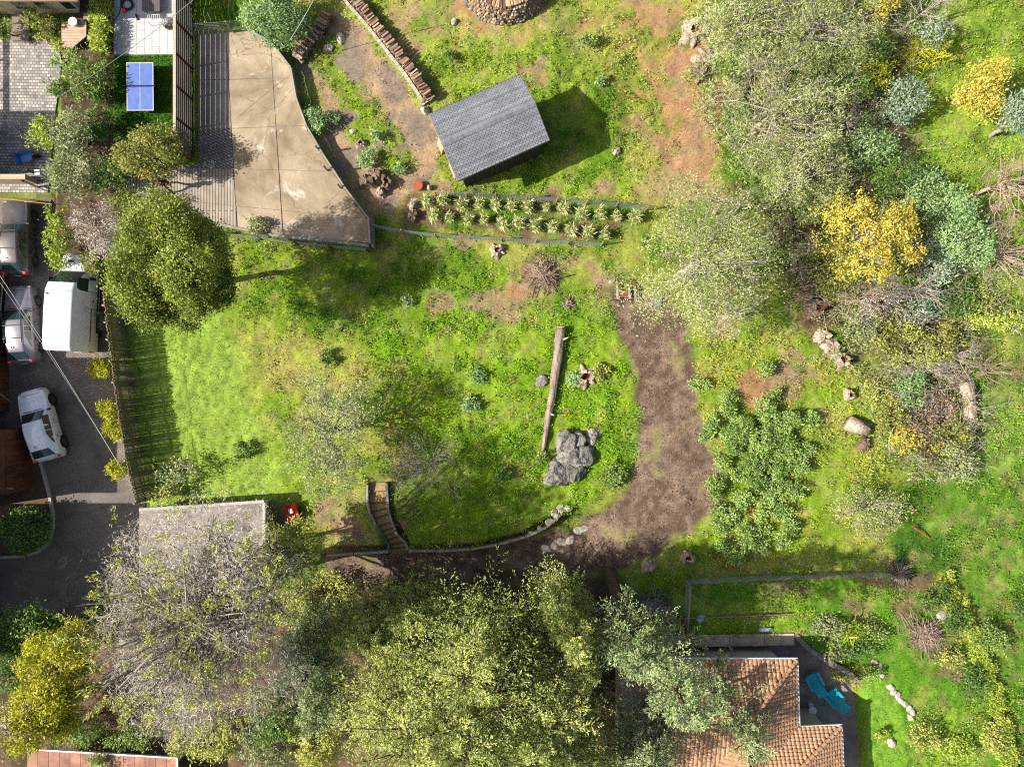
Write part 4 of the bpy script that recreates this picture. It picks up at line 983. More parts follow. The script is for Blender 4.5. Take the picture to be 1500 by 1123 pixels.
def rock(name, label, px, py, r, h, seed, m_=None, rz=0, cat='rock', group=None, sink=.35, rough=.1):
    p = G(px, py); o = link(name, rock_mesh(name, (r[0], r[1], h), seed, rough=rough), m_ or m_stone)
    o.location = (p.x, p.y, p.z + h * (1 - sink) * .6); o.rotation_euler = (0, 0, rz)
    return tag(o, label, cat, group)
edge = thing('track_edging', 'curved edging of old planks and stones along the upper side of the track', 'edging', G(720, 795))
tp = [(480, 812), (520, 809), (572, 806), (600, 805), (640, 805), (690, 802), (730, 795), (770, 784), (800, 770), (820, 752)]
tw_ = [Vector((*W(x, y, -.3), -.30)) for x, y in tp]
for i, (a, c_) in enumerate(zip(tw_[:-1], tw_[1:])):
    if i in (2,): continue
    b = MB(); b.beam(a, lerp(a, c_, .97), .13, .85 if i > 3 else .6); b.build('plank', m_grey if i % 2 else m_wood, edge)
for i, (x, y, r) in enumerate([(806, 764, .32), (815, 757, .26), (822, 746, .36), (832, 743, .3), (812, 750, .25), (790, 774, .2), (778, 780, .18)]):
    o = link('stone', rock_mesh('edge_stone', (r, r * .8, r * .6), 40 + i), m_stone2, edge); q = Vector((*W(x, y, 0), .02)); o.location = q - edge.location; o.rotation_euler = (0, 0, i)
for i, (x, y) in enumerate([(800, 803), (812, 797), (823, 793), (836, 790), (846, 777), (855, 774)]):
    rock('flat_stone', ['flat pale stone in the track, lowest of a short row', 'flat pale stone, second in the row across the track', 'flat pale stone, third in the row across the track', 'flat pale stone, fourth in the row across the track', 'small flat stone where the row meets the grass', 'last small flat stone at the grass edge of the track'][i], x, y, (.34, .26), .07, 60 + i, m_stone2, i * 1.3, 'stone', 'flat stones set in the track')

# ------------------------------------------------------------------ outcrop, rocks
m_outc = mat('grey_outcrop', col(170, 164, 152), .95, .45, 2.6, 1.0, 3.2, c2=col(74, 70, 66), detail=15, bdist=.3)
oc = thing('boulder', 'large cracked grey boulder at the lower end of the long log', 'boulder', G(838, 672))
for i, (x, y, rx, ry, h, s_) in enumerate([(818, 690, 1.15, 1.0, .75, 1), (829, 653, 1.05, 1.0, .68, 2), (852, 668, .95, 1.2, .6, 3), (867, 638, .6, .6, .38, 4), (838, 694, .85, .7, .55, 5), (845, 645, .75, .7, .5, 7), (836, 672, 1.0, .9, .6, 9)]):
    p = G(x, y); o = link('rock_mass', rock_mesh('rock_mass', (rx, ry, h), s_, 22, .16, 4), m_outc, oc); o.location = Vector((p.x, p.y, p.z + h * .35)) - oc.location; o.rotation_euler = (0, 0, s_ * .7)
rock('rock', 'rounded grey rock lying against the left side of the log', 793, 558, (.48, .38), .3, 11, m_stone)
rock('rock', 'pale grey rock at the edge of the shed shadow', 903, 223, (.32, .28), .25, 12, m_stone2)
rock('rock', 'pale oval stone beside the rusty bin', 896, 412, (.26, .15), .14, 13, m_stone2, .3)
rock('rock', 'white stone by the brush at the top of the garden', 666, 34, (.2, .26), .18, 14, m_stone2)
rock('rock', 'pale rock at the foot of the firewood row', 623, 163, (.28, .35), .3, 15, m_stone2)
rock('rock', 'grey rock at the corner of the shed roof', 621, 150, (.2, .24), .25, 16, m_stone)
rock('rock', 'grey stone among the bushes left of the shed, near the path', 483, 72, (.35, .25), .2, 17, m_stone2)
rock('rock', 'small pale stone below the leafy terrace shrubs', 517, 192, (.22, .16), .16, 18, m_stone2)
rock('rock', 'pale rock among the weeds of the upper terrace', 500, 58, (.26, .4), .2, 19, m_stone2, .4)
rock('rock', 'chunk of pale stone in the brush below the grey tree', 1075, 178, (.28, .18), .16, 20, m_stone2)
rock('rock', 'white rock under the bank at the right of the garden', 1380, 900, (.4, .28), .25, 21, m_stone2, .5)
rock('rock', 'white rock at the end of the wire fence', 1310, 845, (.34, .22), .2, 22, m_stone2, -.5)
rock('rock', 'grey rock on the litter near the tall trunk', 925, 960, (.7, .5), .4, 23, m_stone)
# stone border of the house garden
sb = thing('stone_border', 'pale stone border running down the house garden', 'border', G(1315, 1020))
for i, (x, y) in enumerate([(1280, 968), (1287, 976), (1291, 986), (1304, 1005), (1309, 1012), (1314, 1018), (1319, 1024), (1324, 1030), (1330, 1037), (1335, 1042), (1333, 1050)]):
    o = link('stone', rock_mesh('border_stone', (.26, .2, .16), 80 + i), m_stone2, sb); p = G(x, y); o.location = p + Vector((0, 0, .05)) - sb.location; o.rotation_euler = (0, 0, i * .9)
rock('rock', 'single white stone in the lawn of the tiled house', 1305, 1085, (.26, .36), .16, 24, m_stone2, .3)

# ------------------------------------------------------------------ logs, stumps, firewood
m_bark = mat('grey_bark', col(150, 128, 108), .95, .4, 3, .9, 14, c2=col(96, 78, 64), detail=9)
m_bark2 = mat('bleached_wood', col(208, 190, 168), .9, .3, 5, .9, 14, c2=col(136, 112, 92), detail=11)
m_cut = mat('cut_wood', col(214, 186, 150), .9, .25, 7, .3, 30, c2=col(176, 140, 104))
m_rot = mat('rotten_heartwood', col(128, 74, 46), .95, .4, 9, .6, 20)
def log_part(parent, pts, rad, k=14, m_=m_bark, name='trunk', seed=0):
    rg = np.random.RandomState(seed); b = MB(); b.tube(pts, rad, k)
    out = [];
    for i, v in enumerate(b.v):
        j = i % k; ring = i // k
        c_ = Vector(pts[min(ring, len(pts) - 1)]); w = Vector(v) - c_; out.append(tuple(c_ + w * (1 + .16 * math.sin(j * 2.7 + seed) + rg.uniform(-.08, .08))))
    b.v = out
    return b.build(name, m_, parent, smooth=True)
lg = thing('fallen_log', 'long bleached fallen log lying across the lawn above the boulder', 'log', G(808, 570))
lp = [(822, 480), (819, 500), (817, 525), (812, 555), (809, 580), (804, 605), (800, 630), (795, 662)]
lpts = [G(x, y, .26 - .01 * i) for i, (x, y) in enumerate(lp)]
log_part(lg, lpts, [.26, .27, .25, .24, .22, .19, .15, .09], 16, mat('streaked_log', col(188, 172, 156), .95, .4, 2.4, 1.0, 10, c2=col(110, 86, 72), stretch=(4, .6, 4), detail=10), 'trunk', 1)
b = MB(); b.tube([lpts[0] + Vector((0, .03, 0)), lpts[0] + Vector((0, -.02, 0))], .27, 12); b.build('cut_end', m_cut, lg)
for (i, dx, dy) in ((1, .5, .2), (3, -.35, .1), (5, .3, -.1)):
    b = MB(); p = lpts[i]; b.tube([p, p + Vector((dx, dy, .25))], [.09, .04], 7); b.build('branch_stub', m_bark2, lg)
def stump(label, px, py, r, h, seed, hollow=False, m_=None, roots=4, cat='stump', group=None, name='tree_stump', lean=(0, 0)):
    p = G(px, py); rg = random.Random(seed); t = thing(name, label, cat, p, group=group); k = 18
    prof = [1 + .18 * math.sin(2 * a + seed) + .14 * math.sin(3 * a + seed * 2) + .08 * math.sin(7 * a) + rg.uniform(-.10, .10) for a in [2 * math.pi * j / k for j in range(k)]]
    b = MB(); vs = []; lv = [(-.15, 1.5), (.12 * h, 1.25), (.5 * h, 1.02), (h, .95)]
    for zz, f in lv:
        for j in range(k):
            a = 2 * math.pi * j / k; rr = r * f * prof[j] * (1 if zz > .2 * h else 1 + .25 * max(0, math.sin(roots * a + seed)))
            top = (rg.uniform(-.12, .10) * (.5 + h) if zz == h else 0)
            vs.append((p.x + rr * math.cos(a) + lean[0] * zz, p.y + rr * math.sin(a) + lean[1] * zz, p.z + zz + top))
    b.add(vs, [(i * k + j, i * k + (j + 1) % k, (i + 1) * k + (j + 1) % k, (i + 1) * k + j) for i in range(3) for j in range(k)])
    b.build('bark', m_ or m_bark, t, smooth=True)
    top = vs[-k:]; c_ = Vector((p.x + lean[0] * h, p.y + lean[1] * h, p.z + h))
    b = MB()
    if hollow:
        inn = [tuple(lerp(c_, Vector(v), .5) + Vector((0, 0, .02))) for v in top]
        b.add(list(top) + inn, [(j, (j + 1) % k, k + (j + 1) % k, k + j) for j in range(k)]); b.build('cut_face', m_cut if m_ is None else m_, t)
        b = MB(); dp = [tuple(Vector(v) + Vector((0, 0, -.3 * h - .08))) for v in inn]
        b.add(inn + dp, [(j, (j + 1) % k, k + (j + 1) % k, k + j) for j in range(k)] + [tuple(range(k, 2 * k))]); b.build('hollow', m_rot, t)
    else:
        b.add(list(top) + [tuple(c_ + Vector((0, 0, .03)))], [(j, (j + 1) % k, k) for j in range(k)]); b.build('cut_face', m_cut if m_ is None else m_, t)
    for i in range(roots):
        a = 2 * math.pi * (i + rg.uniform(-.2, .2)) / roots + seed; d = Vector((math.cos(a), math.sin(a), 0)); L_ = r * rg.uniform(.7, 1.7)
        b = MB(); b.tube([p + d * r * .7 + Vector((0, 0, .22 * h + .05)), p + d * (r + L_ * .3) + Vector((0, 0, .08)), p + d * (r * .8 + L_ * .8) + Vector((0, 0, -.1))], [r * .42, r * .26, r * .08], 7); b.build('root', m_ or m_bark, t, smooth=True)
    return t
stump('large bleached stump with rotten red centre beside the upper brush', 1017, 47, .62, .5, 1, True, m_bark2, 5)
stump('bleached stump with long trailing roots below the rotten one', 1036, 88, .48, .45, 2, False, m_bark2, 4)
rt = thing('root_log', 'bleached forked roots lying below the second stump', 'root', G(1025, 112))
log_part(rt, [G(1036, 96, .2), G(1027, 110, .2), G(1018, 124, .1)], [.22, .2, .08], 9, m_bark2, 'root', 3)
log_part(rt, [G(1030, 98, .15), G(1016, 100, .12), G(1005, 104, .05)], [.12, .1, .04], 8, m_bark2, 'root', 4)
lg2 = thing('broken_log', 'short dark broken log in the brush under grey branches', 'log', G(1085, 140))
log_part(lg2, [G(1073, 148, .2), G(1085, 140, .25), G(1098, 125, .35)], [.26, .24, .1], 10, m_bark, 'trunk', 5)
stump('small round stump in the grass below the bamboo bed', 728, 367, .30, .3, 6, True, m_bark2, 3)
stump('hollow grey stump with a green plant beside the log', 857, 551, .46, .4, 7, True, m_bark2, 5)
stump('leftmost upright stump of the cluster by the pad edge', 540, 268, .36, .75, 8, False, m_bark, 3, group='stumps by the pad edge')
stump('rear stump of the cluster by the pad edge', 552, 259, .33, .7, 9, False, m_bark, 3, group='stumps by the pad edge')
stump('hollow stump on the right of the cluster by the pad edge', 568, 269, .32, .6, 10, True, m_bark, 3, group='stumps by the pad edge')
stump('small pale stump at the front of the cluster by the pad edge', 558, 283, .22, .5, 11, False, m_bark2, 3, group='stumps by the pad edge')
stump('round grey stump in the tangle at the left end of the bamboo bed', 606, 318, .27, .5, 12, False, m_bark, 3)
stump('leaning pale snag beside the round stump at the bamboo bed', 605, 303, .2, .6, 13, False, m_bark2, 3, lean=(.2, .3))
stump('small hollow stump on the terrace above the pad-side cluster', 529, 211, .22, .3, 14, True, m_bark2, 3)
stump('topmost dark stump in the row right of the grey tree', 1150, 325, .26, .4, 15, True, m_bark, 3, group='row of stumps under the brush')
stump('dark round stump just below the topmost of the row', 1149, 347, .36, .5, 16, False, m_bark, 4, group='row of stumps under the brush')
stump('small hollow stump in the row beside a fallen twig', 1165, 388, .3, .4, 17, True, m_bark2, 4, group='row of stumps under the brush')
stump('big knobbly stump, upper one of a touching pair', 1176, 430, .42, .7, 18, False, m_bark, 5, group='row of stumps under the brush')
stump('big knobbly stump, lower one of the touching pair', 1193, 452, .46, .7, 19, True, m_bark, 5, group='row of stumps under the brush')
stump('pale stump at the top of the bleached trio', 1203, 492, .33, .5, 20, False, m_bark2, 4, group='row of stumps under the brush')
stump('pale stump in the middle of the bleached trio', 1216, 508, .36, .5, 21, False, m_bark2, 4, group='row of stumps under the brush')
stump('pale hollow stump at the lower end of the bleached trio', 1229, 526, .4, .6, 22, True, m_bark2, 4, group='row of stumps under the brush')
stump('small pale stump in the weeds below the bleached trio', 1241, 578, .26, .5, 23, True, m_bark2, 3, group='row of stumps under the brush')
stump('small dark stump with ragged top below the sawn block', 1263, 650, .3, .45, 24, False, m_bark, 4, group='row of stumps under the brush')
sl = thing('sawn_log', 'thick sawn log block lying in the weeds on the right', 'log', G(1252, 623))
log_part(sl, [G(1236, 618, .42), G(1250, 624, .42), G(1264, 629, .42)], [.42, .42, .4], 14, m_bark2, 'trunk', 25)
b = MB(); p, q = G(1263, 629, .42), G(1265.5, 630, .42); b.tube([p, q], .36, 14); b.build('cut_end', m_rot, sl)
stump('white cut stump near the lower end of the track', 949, 829, .28, .3, 26, False, m_bark2, 3)
stump('hollow white stump with brown roots right of the track end', 1006, 815, .3, .4, 27, True, m_bark2, 3)
fl = thing('fallen_log', 'thick grey fallen trunk with a torn root end on the right bank', 'log', G(1413, 610))
log_part(fl, [G(1405, 560, .4), G(1412, 585, .4), G(1415, 615, .35), G(1413, 648, .3)], [.42, .34, .3, .27], 14, m_bark2, 'trunk', 28)
for i in range(11):
    a = math.radians(60 + i * 17); p = G(1403, 560, .4); b = MB(); d = Vector((math.cos(a), math.sin(a), .2)); b.tube([p, p + d * .6, p + d * 1.3 + Vector((0, 0, -.3))], [.12, .08, .02], 6); b.build('root', m_bark, fl)
# firewood rows
def chunk_mesh(name, L, r, seed):
    rg = random.Random(seed); k = rg.choice([3, 4, 5, 6]); b = MB()
    pr = [r * rg.uniform(.75, 1.2) for _ in range(k)]
    b.add([(s_ * L / 2, pr[j] * math.cos(2 * math.pi * j / k), pr[j] * math.sin(2 * math.pi * j / k)) for s_ in (-1, 1) for j in range(k)],
          [(j, (j + 1) % k, k + (j + 1) % k, k + j) for j in range(k)] + [tuple(range(k))[::-1], tuple(range(k, 2 * k))])
    return b.mesh(name)
m_fw = [mat('firewood_%d' % i, c, .9, .3, 8, .3, 30) for i, c in enumerate([col(196, 160, 124), col(164, 126, 96), col(214, 184, 150), col(134, 100, 78), col(178, 150, 124), col(150, 138, 124)])]
chunks = []
for i in range(6):
    me = chunk_mesh('firewood', .46, .078, i); me.materials.append(m_fw[i]); chunks.append(me)
def firewood_row(label, pts, layers, spacing, seed, width=1.0):
    P = [G(x, y) for x, y in pts]; t = thing('firewood_stack', label, 'firewood', P[len(P) // 2]); rg = random.Random(seed)
    for (a, c_) in zip(P[:-1], P[1:]):
        d = (c_ - a); L_ = d.length; ang = math.atan2(d.y, d.x) + math.pi / 2; n_ = max(1, int(L_ / spacing))
        for i in range(n_):
            for j in range(layers):
                if j == layers - 1 and rg.random() < .25: continue
                o = bpy.data.objects.new('firewood_log', rg.choice(chunks)); C.objects.link(o); o.parent = t
                q = lerp(a, c_, (i + (.5 if j % 2 else 0) + rg.uniform(-.15, .15)) / n_)
                side = Vector((math.cos(ang), math.sin(ang), 0)) * rg.uniform(-.07, .07)
                o.location = q + side + Vector((0, 0, .07 + j * .145)) - t.location
                o.rotation_euler = (rg.uniform(0, 3), rg.uniform(-.06, .06), ang + rg.uniform(-.14, .14)); o.scale = (width * rg.uniform(.88, 1.1), 1, 1)
    return t
firewood_row('long row of stacked split firewood above the bare terrace', [(508, -12), (536, 22), (560, 52), (586, 84), (610, 116), (632, 150)], 6, .17, 1)
firewood_row('short row of stacked firewood at the head of the leafy terrace', [(484, 24), (470, 50), (452, 72), (438, 92)], 5, .17, 2, 1.3)
fk = thing('firewood_footing', 'pale stone footing under the lower side of the long firewood row', 'kerb', G(570, 85))
fpx = [(505, 2), (540, 42), (565, 74), (592, 108), (615, 142), (622, 156)]
for a, c_ in zip(fpx[:-1], fpx[1:]):
    for u in range(4):
        p, q = G(a[0] + (c_[0] - a[0]) * u / 4, a[1] + (c_[1] - a[1]) * u / 4), G(a[0] + (c_[0] - a[0]) * (u + .94) / 4, a[1] + (c_[1] - a[1]) * (u + .94) / 4)
        b = MB(); b.beam(p + Vector((0, 0, .1)), q + Vector((0, 0, .1)), .16, .3); b.build('stone', m_stone2, fk)
wp = thing('round_woodpile', 'round woodpile of radially stacked grey logs at the top edge', 'woodpile', G(738, -32)); c0 = G(738, -32); rg = random.Random(9)
for j in range(7):
    rr = 2.75 - j * .07
    for i in range(40):
        a = math.radians(195 + 160 * (i + (.5 if j % 2 else 0)) / 40)
        o = bpy.data.objects.new('firewood_log', chunks[rg.choice([4, 5, 5, 0, 2]) if j < 6 else rg.choice([0, 1, 2, 4])]); C.objects.link(o); o.parent = wp
        r2 = rr - .25 + rg.uniform(-.06, .06); o.location = c0 + Vector((r2 * math.cos(a), r2 * math.sin(a), .1 + j * .17 )) - wp.location
        o.rotation_euler = (rg.uniform(0, 3), rg.uniform(-.05, .18) if j < 6 else -.12, a + rg.uniform(-.12, .12)); o.scale = (rg.uniform(1.0, 1.25), 1.25, 1.25)
b = MB(); b.tube([c0, c0 + Vector((0, 0, .95))], [2.25, 2.0], 28); b.build('core', m_rot, wp)

# ------------------------------------------------------------------ rusty bin and planks at the head of the track
rb = thing('rusty_bin', 'rusty metal bin framed with timber at the head of the track', 'bin', G(920, 428))
m_rusty = mat('rusty_steel', col(132, 76, 58), .8, .35, 5, .2, 30)
b = MB(); p = G(915, 431); b.box(p + Vector((0, 0, .12)), (.62, .42, .34)); b.build('tub', m_rusty, rb)
b = MB(); ring = [p + Vector((.1 + .62 * math.cos(a), .18 + .5 * math.sin(a), .3)) for a in [math.pi * i / 12 for i in range(13)]]; b.tube(ring, .05, 6); b.build('rim', m_rusty, rb)
for x in (902.5, 920, 928.5):
    b = MB(); b.beam(G(x, 420, .34), G(x + 1, 439, .34), .11, .09); b.build('plank', m_grey, rb)
b = MB(); b.beam(G(890, 440, .06), G(947, 439, .06), .06, .12); b.build('sill', m_dark, rb)
t = thing('galvanised_tub', 'small galvanised tub under the grey tree', 'tub', G(961, 443)); p = G(961, 443)
b = MB(); b.tube([p, p + Vector((0, 0, .3)), p + Vector((0, 0, .31)), p + Vector((0, 0, .08))], [.2, .27, .24, .18], 14); b.build('shell', mat('galvanised', col(170, 178, 190), .45, .15, 6, metal=.4), t)
b = MB(); b.tube([p + Vector((0, 0, .31)), p + Vector((.001, 0, .335))], .285, 16, caps=False); b.build('rim', MATS['galvanised'], t)
t = thing('terracotta_planter', 'round terracotta planter at the left end of the bamboo bed', 'planter', G(613, 274)); p = G(613, 274); m_terra = mat('terracotta', col(178, 92, 62), .85, .2, 6)
b = MB(); b.tube([p, p + Vector((0, 0, .36)), p + Vector((0, 0, .37)), p + Vector((0, 0, .25))], [.22, .30, .26, .25], 18); b.build('pot', m_terra, t, smooth=False)
b = MB(); b.tube([p + Vector((0, 0, .26)), p + Vector((0, 0, .285))], .25, 16); b.build('soil', mat('red_soil', col(150, 76, 50), .95, .3, 9, .5, 40), t)
rock('rock', 'small pale stone right of the terracotta planter', 629, 276, (.16, .18), .3, 33, m_stone2)

# ------------------------------------------------------------------ ping pong table
tz_ = .76; q = [W(186, 93, tz_), W(225, 93, tz_), W(224, 161, tz_), W(185.5, 161, tz_)]
cx_, cy_ = sum(p[0] for p in q) / 4, sum(p[1] for p in q) / 4
tt = thing('ping_pong_table', 'blue ping pong table with white edge lines on the turf', 'table', (cx_, cy_, 0), math.radians(.4))
m_ppt = paint('blue_table_top', col(92, 122, 196), .35, 0, .2)
b = MB(); b.box((0, .695, tz_ - .015), (1.525, 1.37, .03)); b.box((0, -.695, tz_ - .015), (1.525, 1.37, .03)); b.build('table_top', m_ppt, tt, local=True)
b = MB()
for x in (-.75, .75): b.box((x, 0, tz_ + .002), (.035, 2.76, .006))
for y in (-1.36, 1.36): b.box((0, y, tz_ + .002), (1.46, .035, .006))
b.box((0, .69, tz_ + .002), (.02, 1.32, .006)); b.box((0, -.69, tz_ + .002), (.02, 1.32, .006)); b.build('line_marking', m_white, tt, local=True)
b = MB(); b.box((0, 0, tz_ + .09), (1.8, .02, .15)); nt_ = b.build('net', mat('navy_net', col(52, 58, 92), .8, .2, 20), tt, local=True)
for x in (-.9, .9):
    b = MB(); b.box((x, 0, tz_ + .08), (.04, .05, .18)); b.build('net_post', m_blk, tt, local=True)
for x in (-.6, .6):
    for y in (-1.15, -.15, .15, 1.15):
        b = MB(); b.box((x, y, .37), (.05, .05, .73)); b.build('leg', m_blk, tt, local=True)

# ------------------------------------------------------------------ things on the pale terrace
t = thing('garden_hose', 'coiled dark garden hose lying on the pale terrace', 'hose', (*W(187, 8), .03)); cpt = Vector((*W(187, 7), .03))
pts = [cpt + Vector(((.22 + .045 * a / 6.28) * math.cos(a), (.22 + .045 * a / 6.28) * math.sin(a), .012 * a / 6.28)) for a in np.linspace(0, 6.28 * 4, 90)]
b = MB(); b.tube(pts, .02, 6); b.build('coil', m_dark, t, smooth=True)
b = MB(); b.tube([Vector((*W(x, y), .025)) for x, y in [(178, -20), (177, 0), (177, 12), (175, 20), (170, 28), (167, 32)]], .02, 6); b.build('tail', m_dark, t, smooth=True)
m_red = paint('red_plastic', (.55, .05, .04), .4, 0, .1)
t = thing('watering_can', 'small red watering can on the pale terrace', 'watering can', (*W(183, 18), 0)); b = MB(); b.tube([(0, 0, .0), (0, 0, .22)], [.11, .10], 12); b.build('body', m_red, t, local=True)
b = MB(); b.tube([(0, .08, .05), (.02, .3, .24)], [.03, .02], 6); b.build('spout', m_red, t, local=True); b = MB(); b.tube([(0, -.1, .05), (0, -.2, .14), (0, -.08, .26), (0, .05, .22)], .018, 6); b.build('handle', m_red, t, local=True)
t = thing('doormat', 'small black and white brush lying on the pale terrace', 'brush', (*W(201, 26), .02), .35); b = MB(); b.box((0, 0, .03), (.1, .34, .05)); b.build('bristles', m_blk, t, local=True); b = MB(); b.box((-.07, .02, .04), (.04, .3, .04)); b.build('back', m_white, t, local=True); t.name = 'hand_brush'
t = thing('slatted_bench', 'dark slatted timber platform at the top of the terrace', 'bench', (*W(221, 4), 0))
m_dslat = mat('dark_slat', col(112, 104, 102), .8, .25, 4, .2, 20)
for i in range(9):
    b = MB(); a = W(209.5 + i * 2.9, -20, .4); c_ = W(209.5 + i * 2.9, 17, .4); b.beam((a[0], a[1], .4), (c_[0], c_[1], .4), .095, .04); b.build('slat', m_dslat, t)
for x, y in ((211, -15), (232, -15), (211, 14), (232, 14)):
    a = W(x, y, .3); b = MB(); b.box((a[0], a[1], .19), (.07, .07, .38)); b.build('leg', m_dslat, t)
t = thing('drying_rack', 'white wire rack standing on the pale terrace', 'rack', (*W(228, 27), 0))
for i in range(7):
    b = MB(); a = W(216 + i * 3, 22, .5); c_ = W(216 + i * 3, 32, .5); b.beam((a[0], a[1], .5), (c_[0], c_[1], .5), .02, .02); b.build('wire', m_white, t)
for y in (22, 32):
    b = MB(); a = W(216, y, .5); c_ = W(234, y, .5); b.beam((a[0], a[1], .5), (c_[0], c_[1], .5), .025, .025); b.beam((a[0], a[1], 0), (a[0], a[1], .5), .025, .025); b.beam((c_[0], c_[1], 0), (c_[0], c_[1], .5), .025, .025); b.build('frame', m_white, t)
t = thing('stacked_vent', 'small grey louvred panel against the slat fence', 'panel', (*W(250, 33), 0)); t.name = 'louvre_panel'
for i in range(6):
    b = MB(); b.box((0, .2 - i * .08, .1), (.3, .05, .03)); b.build('slat', m_dslat, t, local=True)
b = MB(); b.box((0, 0, .05), (.34, .5, .04)); b.build('frame', m_white, t, local=True)
t = thing('flower_pot', 'red flower pot with a small plant by the slat fence', 'pot', (*W(247, 42), 0)); b = MB(); b.tube([(0, 0, 0), (0, 0, .22), (0, 0, .18)], [.09, .13, .1], 10); b.build('pot', m_red, t, local=True)
b = MB()
for i in range(9): a = i * .7; b.tube([(0, 0, .2), (.2 * math.cos(a), .2 * math.sin(a), .32)], [.03, .008], 4)
b.build('leaves', leafmat('pot_leaves', col(60, 90, 40), col(100, 140, 60)), t, local=True)
# blue barrow on the patio
t = thing('wheelbarrow', 'blue wheelbarrow standing on the cobbled patio', 'wheelbarrow', (*W(42, 234, -.1), -.15), .25); m_blue = paint('blue_tub', (.03, .14, .42), .4, 0, .1)
b = MB(); b.add([(-.32, -.24, .28), (.3, -.2, .28), (.3, .2, .28), (-.32, .24, .28), (-.45, -.33, .58), (.5, -.3, .55), (.5, .3, .55), (-.45, .33, .58)], [(0, 1, 2, 3), (0, 4, 5, 1), (1, 5, 6, 2), (2, 6, 7, 3), (3, 7, 4, 0)]); b.build('tray', m_blue, t, local=True)
b = MB(); b.tube([(.6, -.05, .2), (.6, .05, .2)], .2, 14); b.build('wheel', m_tyre, t, local=True)
for s_ in (-1, 1):
    b = MB(); b.tube([(.6, s_ * .07, .2), (-.4, s_ * .24, .28), (-.95, s_ * .28, .55)], .02, 6); b.build('handle', m_dark, t, local=True)
    b = MB(); b.tube([(-.3, s_ * .22, .28), (-.38, s_ * .24, 0)], .02, 6); b.build('leg', m_dark, t, local=True)
# red wheelbarrow by the garage
t = thing('toolbox_cart', 'red garden cart tipped in the weeds beside the garage', 'cart', G(432, 748), .35); t.name = 'garden_cart'
b = MB(); b.add([(-.25, -.4, .15), (.25, -.4, .15), (.25, .4, .15), (-.25, .4, .15), (-.34, -.5, .55), (.34, -.5, .55), (.34, .5, .55), (-.34, .5, .55)], [(0, 1, 2, 3), (0, 4, 5, 1), (1, 5, 6, 2), (2, 6, 7, 3), (3, 7, 4, 0)]); b.build('tray', m_red, t, local=True)
for s_ in (-1, 1):
    b = MB(); b.tube([(s_ * .3, -.2, .14), (s_ * .36, -.2, .14)], .15, 12); b.build('wheel', m_tyre, t, local=True)
b = MB(); b.tube([(0, .5, .3), (0, 1.0, .6)], .02, 6); b.build('handle', m_dark, t, local=True)
b = MB(); b.box((-.08, .1, .4), (.25, .3, .18)); b.build('sack', m_white, t, local=True, bevel=.05)

# ------------------------------------------------------------------ person walking on the pad
pp = Vector((*W(254, 276, .46), .46))
per = thing('person', 'person in a dark red top and dark trousers walking on the concrete', 'person', pp, math.radians(200))
def skin(name, parent, verts, edges, rad, m_, root=0):
    me = bpy.data.meshes.new(name); me.from_pydata(verts, edges, [])
    o = link(name, me, m_, parent); o.modifiers.new('skin', 'SKIN')
    for i, r in enumerate(rad): me.skin_vertices[0].data[i].radius = (r, r); me.skin_vertices[0].data[i].use_root = (i == root)
    s_ = o.modifiers.new('sub', 'SUBSURF'); s_.levels = 1; s_.render_levels = 2
    return o
pv = [(0, 0, .95), (0, 0, 1.15), (0, 0, 1.38), (0, .02, 1.50), (0, .04, 1.62), (0, .04, 1.72),
      (.10, .0, .88), (.11, .18, .5), (.11, .22, .08), (.11, .34, .04), (-.10, 0, .88), (-.11, -.12, .5), (-.11, -.34, .1), (-.11, -.24, .04),
      (.2, 0, 1.38), (.25, -.12, 1.12), (.24, -.02, .88), (.24, .03, .80), (-.2, 0, 1.38), (-.25, .1, 1.12), (-.24, .24, .92), (-.24, .29, .86)]
pe_ = [(0, 1), (1, 2), (2, 3), (3, 4), (4, 5), (0, 6), (6, 7), (7, 8), (8, 9), (0, 10), (10, 11), (11, 12), (12, 13), (2, 14), (14, 15), (15, 16), (16, 17), (2, 18), (18, 19), (19, 20), (20, 21)]
skin('body', per, pv, pe_, [.14, .14, .15, .055, .10, .085, .09, .065, .045, .04, .09, .065, .045, .04, .07, .05, .04, .035, .07, .05, .04, .035], mat('dark_trousers', col(62, 54, 58), .9, .2, 20))
skin('shirt', per, [(0, 0, .93), (0, 0, 1.16), (0, 0, 1.4), (.21, 0, 1.39), (.255, -.12, 1.12), (.245, -.03, .92), (-.21, 0, 1.39), (-.255, .1, 1.12), (-.245, .22, .94)], [(0, 1), (1, 2), (2, 3), (3, 4), (4, 5), (2, 6), (6, 7), (7, 8)], [.165, .165, .17, .085, .065, .055, .085, .065, .055], mat('dark_red_shirt', col(120, 44, 50), .9, .2, 20))
b = MB(); bm = bmesh.new(); bmesh.ops.create_icosphere(bm, subdivisions=2, radius=.105); me = bpy.data.meshes.new('hair'); 
for v in bm.verts: v.co = Vector((v.co.x, v.co.y * 1.1 - .01, max(v.co.z, -.05) * 1.05))
bm.to_mesh(me); bm.free(); o = link('hair', me, mat('dark_hair', col(52, 40, 34), .7, .2, 30), per); o.location = (0, .03, 1.72)
b = MB(); b.box((0, .135, 1.66), (.12, .04, .14)); b.build('face', mat('skin_tone', col(206, 160, 130), .6, .1, 10), per, local=True, bevel=.02)

